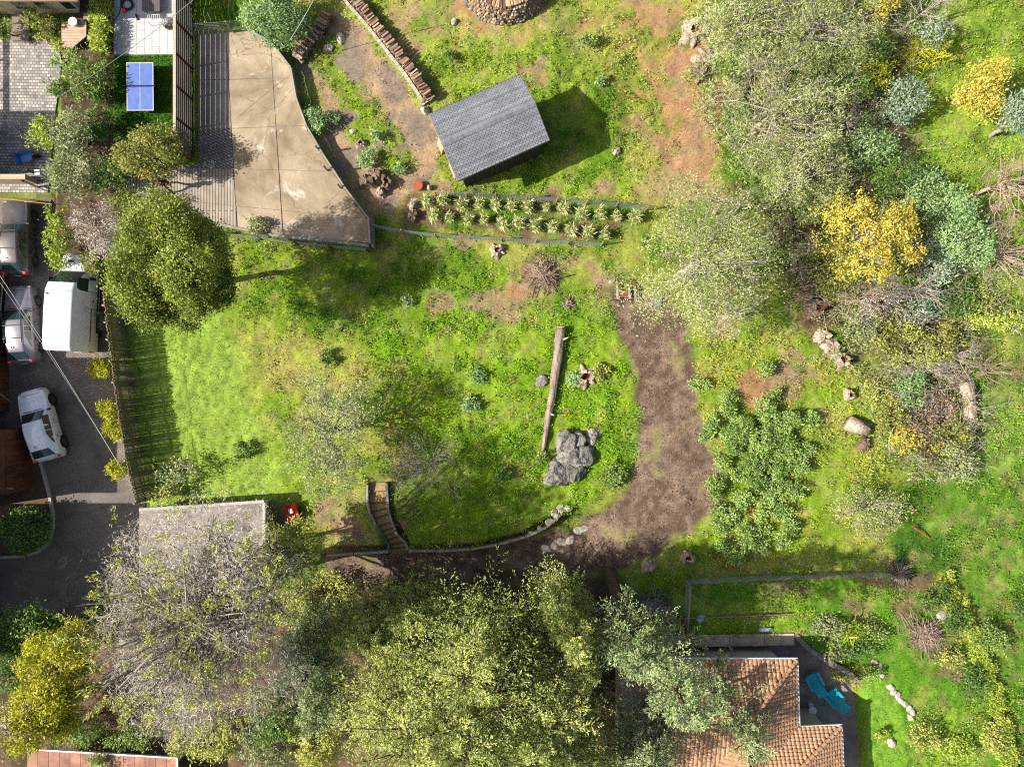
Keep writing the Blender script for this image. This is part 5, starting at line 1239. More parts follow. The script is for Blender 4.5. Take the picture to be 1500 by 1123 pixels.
# ------------------------------------------------------------------ tiled house lower right
m_tile1 = mat('clay_roof_tile', col(196, 156, 120), .85, .35, 6, .2, 30, c2=col(150, 112, 84))
m_gut = mat('pale_gutter', col(222, 216, 208), .6, .1, 6)
th = thing('tiled_house', 'house with brown clay tile roof under the conifers', 'house', (*W(1080, 1080, 0), -.8))
def tile_slope(e0, e1, r0, r1, course, barrel=.24):
    """slope between eave e0-e1 and upper line r0-r1: rows of half-round tiles"""
    b = MB(); up = ((r0 + r1) / 2 - (e0 + e1) / 2); nc = max(2, int(up.length / course)); nrm = (e1 - e0).cross(up).normalized()
    if nrm.z < 0: nrm = -nrm
    b.add([e0 - nrm * .03, e1 - nrm * .03, r1 - nrm * .03, r0 - nrm * .03], [(0, 1, 2, 3)])
    rg = random.Random(nc)
    ax = (e1 - e0).normalized(); Lx = (e1 - e0).length
    def span(t):
        return lerp(e0, r0, t), lerp(e1, r1, t)
    for r in range(nc):
        t0, t1 = r / nc, min(1, (r + 1.12) / nc); a0, a1 = span(t0); c0, c1 = span(t1)
        s0, s1 = (a0 - e0).dot(ax), (a1 - e0).dot(ax); u0, u1 = (c0 - e0).dot(ax), (c1 - e0).dot(ax)
        k0 = int(math.floor(max(s0, u0) / barrel)); k1 = int(math.ceil(min(s1, u1) / barrel))
        la = a0 - ax * s0; lc = c0 - ax * u0
        for k_ in range(k0, k1):
            x0, x1 = k_ * barrel, (k_ + 1) * barrel; j0 = rg.uniform(-.008, .012); vs = []
            for f, hgt in ((0, 0), (.18, .045), (.5, .07), (.82, .045), (1, 0)):
                vs.append(la + ax * (x0 + (x1 - x0) * f) + nrm * (hgt + .045 + j0))
            for f, hgt in ((0, 0), (.18, .04), (.5, .06), (.82, .04), (1, 0)):
                vs.append(lc + ax * (x0 + (x1 - x0) * f) + nrm * (hgt + .005))
            b.add(vs + [la + ax * x0, la + ax * x1], [(i, i + 1, 6 + i, 5 + i) for i in range(4)] + [(10, 11, 4, 3, 2, 1, 0)])
    o = b.build('roof_tiles', m_tile1, th); o['kind'] = 'stuff'
ez, rz_ = 2.2, 3.5
PT = lambda x, y, z: Vector((*W(x, y, z), z))
A_ = PT(1166, 966, ez); B_ = PT(1169, 1066, ez); Cc = PT(1231, 1063, ez); D_ = PT(1236, 1190, ez)
h1 = PT(1095, 1062, rz_); h2 = PT(1100, 1190, rz_)
NWc = PT(900, 966, ez); h0 = PT(985, 1062, rz_)
tile_slope(B_ + Vector((0, -4, 0)), A_, h1 + Vector((0, -4.5, 0)), h1, .21)       # right-hand slope
tile_slope(A_, NWc, h1, h0, .30); tile_slope(PT(885, 1160, ez), PT(1090, 1160, ez), h0, h1, .30); tile_slope(PT(1030, 1070, ez + .15), PT(1030, 1200, ez + .15), h1, h1 + Vector((0, -4.5, 0)), .22)                                                # upper slope
rzw = 3.1; w1 = PT(1172, 1123, rzw); w2 = PT(1178, 1230, rzw)
wl = PT(1120, 1123, rzw)
tile_slope(Cc, B_ + Vector((-1.2, .0, 0)), w1, wl, .24)                            # lower wing, upper slope
tile_slope(D_, Cc, w2, w1, .20)
b = MB(); b.beam(A_ + Vector((.06, 0, -.02)), B_ + Vector((.06, 0, -.02)), .12, .1); b.build('gutter', m_gut, th)
b = MB(); b.beam(B_ + Vector((0, .07, -.02)), Cc + Vector((.1, .07, -.02)), .12, .1); b.build('gutter', m_gut, th)
b = MB(); b.beam(Cc + Vector((.06, 0, -.02)), D_ + Vector((.06, 0, -.02)), .12, .1); b.build('gutter', m_gut, th)
b = MB(); b.beam(NWc + Vector((0, .07, -.02)), A_ + Vector((.1, .07, -.02)), .12, .1); b.build('gutter', m_gut, th)
for a, c_ in ((A_, h1), (Cc, w1), (h1, h0), (h1, h1 + Vector((0, -5, 0)))):
    b = MB(); n_ = int((c_ - a).length / .3)
    for i in range(n_):
        p, q = lerp(a, c_, i / n_) + Vector((0, 0, .12)), lerp(a, c_, (i + 1.1) / n_) + Vector((0, 0, .09)); b.tube([p, q], [.11, .09], 8)
    b.build('ridge_tiles', m_tile1, th)
wm = mat('house_stucco', col(206, 190, 166), .9, .12, 3, .2, 40)
b = MB(); b.prism([(NWc.x + .4, NWc.y - .45), (A_.x - .45, A_.y - .45), (B_.x - .45, B_.y - .4), (Cc.x - .45, Cc.y - .4), (D_.x - .45, D_.y), (NWc.x + .4, D_.y)], -.8, ez - .05); b.build('wall', wm, th)
b = MB(); wallbox(b, B_.x - .45, B_.y + .5, B_.x - .39, B_.y + 1.5, -.75, 1.3); dr = b.build('door', m_rust, th)
b = MB(); wallbox(b, B_.x - .39, B_.y + .6, B_.x - .34, B_.y + .7, .2, .3); b.build('handle', m_dark, dr)
b = MB(); wallbox(b, A_.x - .45, A_.y - 2.2, A_.x - .39, A_.y - 1.0, .2, 1.4); wdw = b.build('window', m_white, th)
b = MB(); wallbox(b, A_.x - .39, A_.y - 2.1, A_.x - .37, A_.y - 1.1, .3, 1.3); b.build('pane', m_glass, wdw)
# retaining wall and coping above the courtyard
m_cop = mat('cream_coping', col(206, 190, 162), .9, .2, 1.5, .2, 30, c2=col(160, 144, 120))
rt = thing('retaining_wall', 'concrete retaining wall with wide pale coping above the courtyard', 'wall', (*W(1080, 935, 0), -.8))
for i, (x0, x1) in enumerate(((966, 1006), (1006, 1034), (1034, 1069), (1069, 1120), (1120, 1164))):
    ya_, yb2 = 931 - (x0 - 966) * .02, 948 - (x0 - 966) * .02
    b = MB(); b.prism([W(x0, ya_, .02), W(x1 - .5, ya_ - .5, .02), W(x1 - .5, yb2 - .5, .02), W(x0, yb2, .02)], -.1, .02); b.build('coping', m_cop, rt)
b = MB(); b.prism([W(966, 933, 0), W(1163, 929, 0), W(1163, 945, 0), W(966, 948, 0)], -.9, -.1); b.build('face', m_conc2, rt)
for i, (p, q) in enumerate((((1164, 929), (1185, 950)), ((1185, 950), (1212, 968)), ((1212, 968), (1240, 982)), ((1240, 982), (1256, 996)))):
    a, c_ = W(*p, -.1), W(*q, -.1); b = MB(); b.beam((a[0], a[1], -.35), (c_[0], c_[1], -.35), .3, .95); b.build('bank_wall', m_stone, rt)
for x in (1030, 1066):
    p = W(x, 944, .0); b = MB(); b.box((p[0], p[1], .5), (.1, .1, 1.0)); b.build('post', m_wood, rt)
# timber landing and stair by the wall
ld = thing('timber_landing', 'rust brown timber landing with leaning posts beside the retaining wall', 'landing', (*W(985, 955, 0), -.8))
for i in range(5):
    b = MB(); a = W(966, 952 + i * 3.2, .3); c_ = W(994 - i * .5, 951 + i * 3.2, .3); b.beam((a[0], a[1], .25), (c_[0], c_[1], .25), .115, .05); b.build('plank', m_rusty, ld)
for (x, y, x2, y2) in ((996, 905, 998, 950), (1001, 918, 1003, 952)):
    b = MB(); b.beam(PT(x, y, .9), PT(x2, y2, .6), .09, .09); b.build('rail', m_wood, ld)
for x, y in ((996, 905), (1002, 918), (998, 950)):
    p = W(x, y, .2); b = MB(); b.box((p[0], p[1], .3), (.09, .09, 1.6)); b.build('post', m_rusty, ld)
for (x, y, x2, y2) in ((972, 972, 984, 968), (984, 968, 992, 990)):
    b = MB(); b.beam(PT(x, y, 2.4), PT(x2, y2, 2.4), .1, .06); b.build('brace', m_board, ld)
t = thing('concrete_ring', 'short concrete pipe ring lying near the tall trunk', 'pipe', G(929, 926)); p = G(929, 926)
b = MB(); k = 16; ro, ri = .17, .10
vs = [p + Vector((r * math.cos(2 * math.pi * j / k), r * math.sin(2 * math.pi * j / k), zz)) for r, zz in ((ro, 0), (ro, .45), (ri, .45), (ri, .1)) for j in range(k)]
b.add(vs, [(i * k + j, i * k + (j + 1) % k, (i + 1) * k + (j + 1) % k, (i + 1) * k + j) for i in range(3) for j in range(k)]); b.build('ring', m_stone2, t)
b = MB(); b.box(p + Vector((.45, .1, .15)), (.5, .3, .3)); b.build('block', m_dark, t)
for i, (x, y, lab) in enumerate([(1026, 905, 'crumpled pale blue plastic sack on the terrace above the wall'), (1120, 920, 'flattened pale blue sack at the edge of the coping')]):
    rock('plastic_sack', lab, x, y, (.32, .22) if i == 0 else (.42, .16), .22, 34 + i, mat('pale_blue_plastic', col(178, 200, 214), .4, .15, 8), .5 if i == 0 else .1, 'sack', rough=.25)
b = MB(); a, c_ = G(1002, 904, .12), G(1160, 897, .12); b.beam(a, c_, .05, .24); o = b.build('terrace_board', m_wood); tag(o, 'long low board holding the grassy terrace above the wall', 'board')
# turquoise garden chairs
m_turq = mat('turquoise_plastic', col(40, 188, 204), .5, .08, 6)
def adirondack(label, px, py, rz):
    x, y = W(px, py, -.4); t = thing('garden_chair', label, 'chair', (x, y, -.8), rz, 'turquoise chairs in the courtyard'); t.scale = (1.2, 1.15, 1.1)
    for i in range(5):
        b = MB(); M = Matrix.Rotation(-.12, 3, 'Y'); b.box((.28 - i * .115, 0, .36 - .012 * (i)), (.105, .52, .025), M=M); b.build('seat_slat', m_turq, t, local=True)
    for j in range(5):
        b = MB(); yy = (j - 2) * .108; a = Vector((-.22, yy * .92, .30)); c_ = Vector((-.62, yy * 1.08, .98 - abs(j - 2) * .05)); b.beam(a, c_, .1, .022, up=(1, 0, .5)); b.build('back_slat', m_turq, t, local=True)
    for s_ in (-1, 1):
        b = MB(); b.box((.03, s_ * .33, .56), (.72, .13, .025)); b.build('armrest', m_turq, t, local=True)
        b = MB(); b.box((.3, s_ * .3, .28), (.09, .03, .55)); b.build('leg', m_turq, t, local=True)
        b = MB(); b.beam((.3, s_ * .27, .30), (-.55, s_ * .25, .03), .03, .1); b.build('leg', m_turq, t, local=True)
    b = MB(); b.box((.33, 0, .28), (.025, .56, .12)); b.build('apron', m_turq, t, local=True)
    return t
adirondack('upper left turquoise slatted garden chair in the courtyard', 1192, 997, math.radians(118))
adirondack('lower right turquoise slatted garden chair in the courtyard', 1221, 1021, math.radians(132))
t = thing('side_table', 'small round white table by the house wall in the courtyard', 'table', (*W(1190, 1040, -.3), -.8))
b = MB(); b.tube([(0, 0, .52), (0, 0, .55)], .24, 18); b.build('table_top', m_white, t, local=True)
for i in range(3):
    a = i * 2.09; b = MB(); b.tube([(.05 * math.cos(a), .05 * math.sin(a), .5), (.2 * math.cos(a), .2 * math.sin(a), 0)], .018, 6); b.build('leg', m_blk, t, local=True)
t = thing('white_box', 'small white square box beside the courtyard table', 'box', (*W(1187, 1031, -.6), -.8)); b = MB(); b.box((0, 0, .15), (.2, .2, .3)); b.build('carcass', m_white, t, local=True, bevel=.02); b = MB(); b.box((0, 0, .32), (.23, .23, .035)); b.build('lid', m_white, t, local=True); b = MB(); b.box((0, 0, .345), (.09, .03, .02)); b.build('handle', m_dark, t, local=True)
b = MB(); b.prism([W(1168, 1050, -.79), W(1200, 1050, -.79), W(1206, 1064, -.79), W(1168, 1064, -.79)], -.8, -.78); o = b.build('door_mat', mat('red_mat', col(134, 52, 42), .95, .3, 8)); tag(o, 'dark red mat on the courtyard floor by the house', 'mat')
b = MB(); b.prism([W(1168, 1000, -.74), W(1176, 998, -.74), W(1214, 1028, -.74), W(1206, 1035, -.74), (W(1170, 1012, -.74))], -.85, -.74); o = b.build('stone_slab', m_stone); tag(o, 'long grey stone slab lying between the chairs and the house', 'slab')
for i, (x, y, x2, y2) in enumerate(((1325, 741, 1343, 750), (1332, 769, 1359, 787))):
    b = MB(); b.beam(G(x, y, .35), G(x2, y2, .15), .05, .05); o = b.build('orange_stake', mat('orange_paint', col(214, 96, 52), .6, .15, 8)); tag(o, ['upper of two orange poles lying in the dark green grass', 'lower of two orange poles lying in the dark green grass'][i], 'pole', 'orange poles in the grass')
# patio roof at the lower left edge
pr = thing('porch_roof', 'terracotta coloured porch roof with white edge at the bottom left', 'roof', (*W(170, 1120, 1), 0)); pz = 1.6
for i in range(14):
    x0, x1 = 40 + i * 15.7, 40 + (i + .96) * 15.7; b = MB(); e0, e1 = 1100 + (x0 - 80) * .055, 1100 + (x1 - 80) * .055
    b.prism([W(x0, e0, pz), W(x1, e1, pz), W(x1, 1190, pz), W(x0, 1190, pz)], pz - .06, pz); b.build('roof_sheet', mat('terracotta_sheet', col(186, 138, 114), .9, .35, 1.2, .2, 20, c2=col(140, 100, 84), detail=10), pr)
b = MB(); b.beam(PT(40, 1096, pz), PT(260, 1109, pz), .08, .12); b.build('fascia', m_white, pr); b = MB(); b.beam(PT(260, 1109, pz), PT(262, 1190, pz), .08, .12); b.build('fascia', m_white, pr)
for x, y in ((60, 1103), (160, 1110), (254, 1116)):
    p = PT(x, y, pz); b = MB(); b.box((p.x, p.y - .2, .5), (.1, .1, 2.1)); b.build('post', m_white, pr)

# ------------------------------------------------------------------ overhead cables
def cable(label, a, b_, sag, r=.02, m_=None):
    a = Vector(a); b_ = Vector(b_); pts = [lerp(a, b_, i / 24) - Vector((0, 0, sag * 4 * (i / 24) * (1 - i / 24))) for i in range(25)]
    mb = MB(); mb.tube(pts, r, 5); o = mb.build('overhead_cable', m_ or m_wire); tag(o, label, 'cable')
cable('pale overhead cable crossing the street from the garage past the van', PT(199, 722, 2.0), PT(-60, 315, 6.5), .3, .012)
cable('thin second cable beside the one over the silver wagon', PT(199, 722, 1.9), PT(-60, 330, 6.3), .4, .008)
cable('pale overhead cable above the slat fence and hedge', PT(330, -40, 6), PT(90, 140, 6), .3, .013)
cable('short overhead cable above the shrubs at the top edge', PT(470, -20, 6), PT(424, 60, 2.0), .1, .022)
cable('yellow cord stretched across the end of the street', PT(-20, 288, .3), PT(76, 299, .3), .05, .02, mat('yellow_cord', col(214, 176, 60), .6, .1, 8))

# ------------------------------------------------------------------ vegetation builders
LM = {
 'cypress': leafmat('cypress_foliage', col(118, 144, 56), col(222, 228, 122), .32, alt=col(190, 170, 110)),
 'conifer': leafmat('conifer_foliage', col(100, 126, 70), col(194, 212, 142), .28, alt=col(150, 140, 96)),
 'cedar': leafmat('cedar_foliage', col(130, 142, 60), col(216, 218, 104), .25, alt=col(170, 160, 130)),
 'round': leafmat('round_tree_leaves', col(80, 100, 28), col(172, 184, 62), .28, alt=col(150, 136, 70)),
 'olive': leafmat('olive_leaves', col(112, 126, 72), col(190, 198, 138), .28, alt=col(206, 208, 170)),
 'willow': leafmat('willow_leaves', col(130, 144, 74), col(208, 214, 142), .3, alt=col(210, 200, 166)),
 'hedge': leafmat('hedge_leaves', col(132, 164, 34), col(208, 220, 86), .3, alt=col(220, 206, 140)),
 'green': leafmat('green_leaves', col(92, 124, 46), col(176, 200, 98), .3, alt=col(190, 200, 120)),
 'dark': leafmat('dark_leaves', col(62, 96, 36), col(132, 166, 72), .28),
 'blue': leafmat('blue_green_leaves', col(96, 138, 76), col(188, 220, 142), .3, alt=col(190, 214, 150)),
 'fresh': leafmat('fresh_green_leaves', col(104, 146, 58), col(190, 216, 112), .3, alt=col(216, 232, 172)),
 'grey': leafmat('grey_green_leaves', col(96, 126, 92), col(184, 204, 168), .25),
 'yellow': leafmat('mimosa_blossom', col(150, 152, 40), col(248, 222, 84), .3, alt=col(244, 236, 150)),
 'lime': leafmat('lime_shrub_leaves', col(168, 176, 6), col(232, 230, 40), .35),
 'rust': leafmat('rusty_leaves', col(110, 118, 44), col(186, 186, 84), .28, alt=col(206, 128, 78)),
 'pale': leafmat('pale_bamboo_leaves', col(158, 172, 84), col(224, 228, 150), .3),
 'twiggy': leafmat('dry_twig_leaves', col(168, 156, 138), col(232, 222, 204), .2, alt=col(170, 178, 90)),
 'acid': leafmat('acid_green_leaves', col(150, 160, 10), col(226, 220, 30), .3, alt=col(120, 140, 30)),
 'brown': leafmat('brown_brush', col(104, 84, 66), col(176, 150, 124), .1),
}
BK = {'grey': mat('pale_grey_bark', col(206, 196, 178), .9, .25, 6, .4, 30, c2=col(160, 148, 130)), 'brown': mat('brown_bark', col(112, 88, 68), .95, .35, 5, .7, 18, c2=col(70, 54, 42)),
      'silver': mat('silver_bark', col(190, 180, 166), .9, .25, 6, .3, 30, c2=col(146, 136, 124)), 'pink': mat('pinkish_twigs', col(206, 180, 160), .9, .25, 6, .2, 30, c2=col(170, 142, 124))}
def sph(rg, n): return unit(rg.normal(0, 1, (n, 3)))
def crown_blobs(rg, c, R, n, main=.62):
    bl = [(c, R * main)]
    for i in range(n):
        a = 2 * np.pi * (i * .618 + rg.uniform(-.12, .12)); e = rg.uniform(-.3, 1.0)
        d = np.array([np.cos(a) * np.cos(e), np.sin(a) * np.cos(e), np.sin(e)])
        f = rg.uniform(.18, .46); bl.append((c + d * R * (1 - f) * rg.uniform(.88, 1.16), R * f * rg.uniform(.85, 1.2, 3)))
    return bl
def clumps(rg, bl, n, lo=.78, under=-.4):
    w = np.array([np.prod(b[1]) ** (2 / 3) for b in bl]); w /= w.sum()
    k = rg.choice(len(bl), n * 6, p=w); cs_ = np.array([b[0] for b in bl]); Rs = np.array([b[1] for b in bl])
    d = sph(rg, n * 6); d = d[d[:, 2] > under * rg.uniform(.3, 1.6, len(d))] if True else d
    k = k[:len(d)]; p = cs_[k] + d * Rs[k] * rg.uniform(lo, 1.03, len(d))[:, None]
    keep = np.ones(len(p), bool)
    for c, R in bl: keep &= (np.linalg.norm((p - c) / R, axis=1) > lo * .97)
    p, d, k = p[keep][:n], d[keep][:n], k[keep][:n]
    bt = rg.rand(len(bl)); clumps.tone = bt[k]
    return p, d
def foliage(rg, p, d, per, ll, lw, cr, spray=0.0, up=.35, droop=0.0, rnd=.8):
    n = len(p); tot = n * per; ct = np.repeat(.45 * rg.rand(n) + .55 * clumps.tone[:n], per); P0 = np.repeat(p, per, 0); D = np.repeat(d, per, 0)
    if spray > 0:
        ax = unit(d + np.array([0, 0, up]) + rg.normal(0, .45, (n, 3))); ax = unit(ax - np.array([0, 0, droop])); AX = np.repeat(ax, per, 0)
        t = rg.uniform(0, 1, tot) ** .8; L = np.repeat(spray * rg.uniform(.6, 1.3, n), per)
        pos = P0 + AX * (t * L)[:, None] + rg.normal(0, 1, (tot, 3)) * (cr * (1.05 - .65 * t))[:, None] * np.array([1, 1, .6])
        dv = unit(AX + rg.normal(0, .55, (tot, 3)))
    else:
        pos = P0 + rg.normal(0, 1, (tot, 3)) * (np.repeat(rg.uniform(.6, 1.25, n), per) * cr)[:, None] * np.array([1, 1, .75])
        dv = unit(D * .4 + rg.normal(0, rnd, (tot, 3)) - np.array([0, 0, droop]))
    nr = unit(D * .5 + np.array([0, 0, up * 1.6]) + rg.normal(0, .55, (tot, 3)))
    tone = np.clip(.62 * ct + .38 * rg.rand(tot) + rg.normal(0, .05, tot), 0, 1)
    return pos, dv, nr, ll * rg.uniform(.45, 1.6, tot), lw * rg.uniform(.7, 1.3, tot), tone
def grow(rg, p, d, L, r, depth, segs, tips, up=.12, kids=3, spread=.75, shrink=.64, wob=.22, n=3):
    start = []
    for i in range(n):
        d = unit(d + rg.normal(0, wob, 3) + np.array([0, 0, up])); q = p + d * (L / n); segs.append((p, q, r, r * .8)); r *= .8; p = q; start.append((p, d))
    if depth > 0:
        for i in range(kids):
            s_, dd = start[min(n - 1, rg.randint(0 if i else n - 1, n))]
            nd = unit(dd + unit(rg.normal(0, 1, 3)) * spread)
            grow(rg, s_, nd, L * shrink * rg.uniform(.75, 1.2), max(.006, r * .85), depth - 1, segs, tips, up, kids, spread, shrink, wob, n)
    else: tips.append((p, d))
def limb_segs(rg, base, c, targets, r0, k=3, wob=.5):
    segs = []; top = c.copy(); prev = base.copy(); n = 6; tr = [prev]
    for i in range(1, n + 1):
        q = base + (top - base) * i / n + rg.normal(0, .04, 3) * np.linalg.norm(top - base) * (0 if i == n else wob); segs.append((prev, q, r0 * (1 - .75 * (i - 1) / n), r0 * (1 - .75 * i / n))); prev = q; tr.append(q)
    br = []
    for t in targets:
        j = rg.randint(2, n + 1); s_ = tr[j]; mid = (s_ + t) / 2 + rg.normal(0, .12, 3) * np.linalg.norm(t - s_) * .5 + np.array([0, 0, .1])
        rr = r0 * .30 * rg.uniform(.5, 1.2); br += [(s_, mid, rr, rr * .7), (mid, t, rr * .7, max(.008, rr * .25))]
    return segs, br
NLEAF = [0]
def plant(name, label, cat, px, py, r, h, leaf, n, per, ll, lw, cr, ry=None, hc=None, rzr=None, blobs=7, spray=0, up=.35, droop=0, lo=.78, under=-.35, twigs=0, bark='brown', trunk=None, group=None, seed=1, base=None, limbs=None, tw_len=.38, tw_kids=4, trad=None, rnd=.8, straight=False, main=.62):
    """px,py: where the crown centre appears; r: apparent radius in pixels; h: height of the top above ground"""
    rg = np.random.RandomState(seed * 131 + int(px) * 7 + int(py))
    g0 = G(px, py); hc = hc if hc is not None else h * .55; zc = g0.z + hc; s_ = (1 - zc / H) / S
    cx_, cy_ = W(px, py, zc); Rx, Ry = r * s_, (ry or r) * s_; Rz = rzr if rzr else max(.12, h - hc)
    if base is None: bx, by = cx_, cy_
    else: bx, by = W(base[0], base[1], 0)
    bz = tz(bx, by); c = np.array([cx_, cy_, zc]); R = np.array([Rx, Ry, Rz]); B0 = np.array([bx, by, bz - .1])
    t = thing(name, label, cat, (bx, by, bz), group=group); off = np.array([bx, by, bz])
    bl = crown_blobs(rg, c, R, blobs, main)
    pl, _d = clumps(rg, bl, 160, lo, under)
    p, d = clumps(rg, bl, n, lo, under) if n else (pl[:0], _d[:0])
    zmin = terr_px(CX + p[:, 0] * S, CY - p[:, 1] * S) + .08; p[:, 2] = np.maximum(p[:, 2], zmin)
    trad = trad or (.035 + .022 * h)
    tg = pl[rg.choice(len(pl), min(len(pl), limbs if limbs is not None else 10 + int(r / 6)), replace=False)]
    tg = [c + (q - c) * .92 for q in tg]
    seg, br = limb_segs(rg, B0, c + np.array([0, 0, Rz * .25]), tg, trad, wob=.08 if straight else .5)
    tips = []
    if twigs:
        for q in tg[:max(6, len(tg) * 2 // 3)]:
            dd = unit(q - c + np.array([0, 0, .3])); grow(rg, c + (q - c) * .45, dd, np.linalg.norm(R) * tw_len, .022 + .0025 * h, twigs, br, tips, .06, tw_kids)
    k = link('trunk', segs_mesh('trunk', [(a - off, b_ - off, r0, r1) for a, b_, r0, r1 in seg], 8), BK[bark], t)
    if br: link('branches', segs_mesh('branches', [(a - off, b_ - off, r0, r1) for a, b_, r0, r1 in br], 3), BK[bark], t)
    if n and per:
        f = foliage(rg, p, d, per, ll, lw, cr, spray, up, droop, rnd)
        NLEAF[0] += len(f[0]); o = link('crown', leaves_mesh('crown', f[0] - off, *f[1:]), LM[leaf], t)
    return t
def shrub(name, label, cat, px, py, r, h, leaf, dens=1.0, ll=.13, lw=.07, group=None, seed=1, ry=None, blobs=5, per=16, crk=None, **k):
    R = r / S; n = int(max(14, 26 * R * ((ry or r) / S) * dens * 3.0)); 
    return plant(name, label, cat, px, py, r, h, leaf, n, per, ll, lw, crk or max(.06, .17 * min(R, 1.0)), ry=ry, hc=h * .5, blobs=blobs, group=group, seed=seed, limbs=6, **k)

# ------------------------------------------------------------------ trees
plant('round_tree', 'dense round yellow-green tree in the lawn corner beside the van', 'tree', 258, 388, 84, 9.2, 'round', 1000, 60, .12, .065, .20, ry=94, hc=5.8, rzr=3.4, blobs=15, main=.5, seed=3, trad=.2, under=-.6)
plant('olive_tree', 'thin grey-green tree with see-through crown on the lawn', 'tree', 475, 632, 98, 4.6, 'olive', 300, 34, .13, .05, .28, ry=98, hc=2.9, blobs=9, lo=.5, twigs=1, bark='silver', seed=4, limbs=34, tw_len=.2)
plant('dead_bush', 'leafless brown bush with spreading branches right of the steps', 'bush', 632, 680, 44, 2.6, 'twiggy', 0, 0, .1, .05, .1, ry=38, hc=1.4, twigs=3, bark='silver', seed=5, limbs=40, tw_len=.42, tw_kids=3)
plant('grey_tree', 'large pale grey-green tree with white branches above the track', 'tree', 1020, 385, 128, 7.5, 'willow', 470, 34, .12, .05, .34, ry=128, hc=4.6, blobs=12, lo=.55, twigs=2, bark='grey', seed=6, limbs=44, tw_len=.2, tw_kids=3)
# brush and trees in the upper right
plant('willowy_tree', 'pale feathery tree at the top beside the rotten stump', 'tree', 1085, 40, 78, 6, 'willow', 250, 30, .15, .04, .28, ry=70, hc=3.4, blobs=8, lo=.6, spray=.5, twigs=2, bark='grey', seed=7, limbs=26, tw_len=.26, tw_kids=3)
plant('willowy_tree', 'feathery olive tree behind the small yellow bush at the top', 'tree', 1190, 45, 78, 6.5, 'willow', 250, 30, .15, .04, .28, ry=72, hc=3.6, blobs=8, lo=.6, spray=.5, twigs=2, bark='silver', seed=8, limbs=24, tw_len=.26, tw_kids=3)
plant('willowy_tree', 'broad feathery tree with long grey branches left of the mimosa', 'tree', 1130, 165, 96, 6.5, 'willow', 310, 30, .16, .04, .30, ry=92, hc=3.4, blobs=10, lo=.6, spray=.6, twigs=2, bark='grey', seed=9, limbs=40, tw_len=.26, tw_kids=3)
plant('willowy_tree', 'feathery tree between the grey tree and the mimosa', 'tree', 1165, 265, 74, 5.5, 'willow', 230, 30, .15, .04, .28, ry=60, hc=3.0, blobs=8, lo=.6, spray=.5, twigs=1, bark='grey', seed=10, limbs=24, tw_len=.26)
plant('mimosa_tree', 'bright yellow flowering mimosa tree on the right slope', 'tree', 1268, 345, 74, 6, 'yellow', 360, 34, .10, .08, .18, ry=74, hc=3.6, blobs=19, lo=.4, main=.35, twigs=1, bark='silver', seed=11, limbs=24, tw_len=.2)
plant('mimosa_tree', 'pale yellow flowering tree in the upper right meadow', 'tree', 1436, 128, 40, 3.6, 'yellow', 170, 30, .11, .08, .22, ry=50, hc=2.2, blobs=6, lo=.55, bark='silver', seed=12, limbs=12)
shrub('yellow_bush', 'small yellow flowering bush at the top edge', 'bush', 1290, 12, 20, 2.6, 'yellow', 1.3, seed=13)
shrub('yellow_bush', 'spiky yellow-green bush below the fallen grey tree', 'bush', 1352, 76, 34, 1.8, 'lime', .7, .26, .04, seed=14, ry=24)
for i, (x, y, r, h, lf, lab) in enumerate([
    (1262, 78, 34, 3.4, 'green', 'round green shrub below the small yellow bush'), (1240, 125, 34, 3, 'green', 'green shrub between the feathery trees and the yellow spikes'),
    (1268, 215, 42, 3.2, 'blue', 'dark blue-green shrub above the mimosa'), (1295, 255, 34, 3, 'dark', 'dark green shrub touching the top of the mimosa'),
    (1330, 140, 26, 3.6, 'grey', 'grey-blue slender shrub in the upper meadow edge'), (1310, 165, 28, 2.4, 'grey', 'pale grey shrub below the slender grey-blue one'),
    (1345, 278, 40, 2.6, 'blue', 'blue-green shrub to the upper right of the mimosa'), (1390, 300, 36, 2.4, 'blue', 'blue-green shrub at the foot of the bare pink tree'),
    (1400, 350, 52, 3.4, 'blue', 'big blue-green shrub right of the mimosa'), (1370, 385, 36, 2.6, 'grey', 'grey-green shrub under the big blue-green one'),
    (1280, 110, 26, 2.4, 'lime', 'yellow-green bush in the gap above the blue shrub'), (1265, 130, 22, 2, 'hedge', 'bright green bush beside the yellow-green one'),
    (1075, 95, 30, 2.2, 'green', 'bright green shrub behind the second bleached stump'), (1212, 95, 36, 3.2, 'green', 'leafy green shrub under the feathery trees'),
    (1215, 210, 34, 3, 'willow', 'pale shrub between the broad feathery tree and the blue shrub'), (1200, 300, 34, 3, 'green', 'mixed green shrub on the left of the mimosa'),
    (1225, 400, 30, 2.2, 'rust', 'rusty green bush under the lower left of the mimosa'), (1150, 250, 30, 2.4, 'green', 'low green shrub at the foot of the feathery tree'),
    (1366, 52, 24, 2.2, 'grey', 'small grey shrub under the fallen bare tree'), (1075, 20, 26, 3, 'dark', 'dark green shrub at the top edge beside the feathery tree')]):
    shrub('leafy_shrub', lab, 'shrub', x, y, r, h, lf, .9, seed=20 + i, group='shrubs on the right slope')
plant('slender_tree', 'small pale-leaved tree leaning at the right edge', 'tree', 1488, 165, 30, 4.5, 'grey', 90, 24, .14, .06, .2, ry=34, hc=3.6, blobs=5, bark='grey', seed=41, base=(1440, 205), limbs=10)
plant('bare_tree', 'leafless pinkish tree at the right edge', 'tree', 1468, 268, 56, 4.2, 'twiggy', 0, 0, .1, .05, .1, ry=56, hc=2.2, twigs=3, bark='pink', seed=42, limbs=36, tw_len=.3, tw_kids=3)
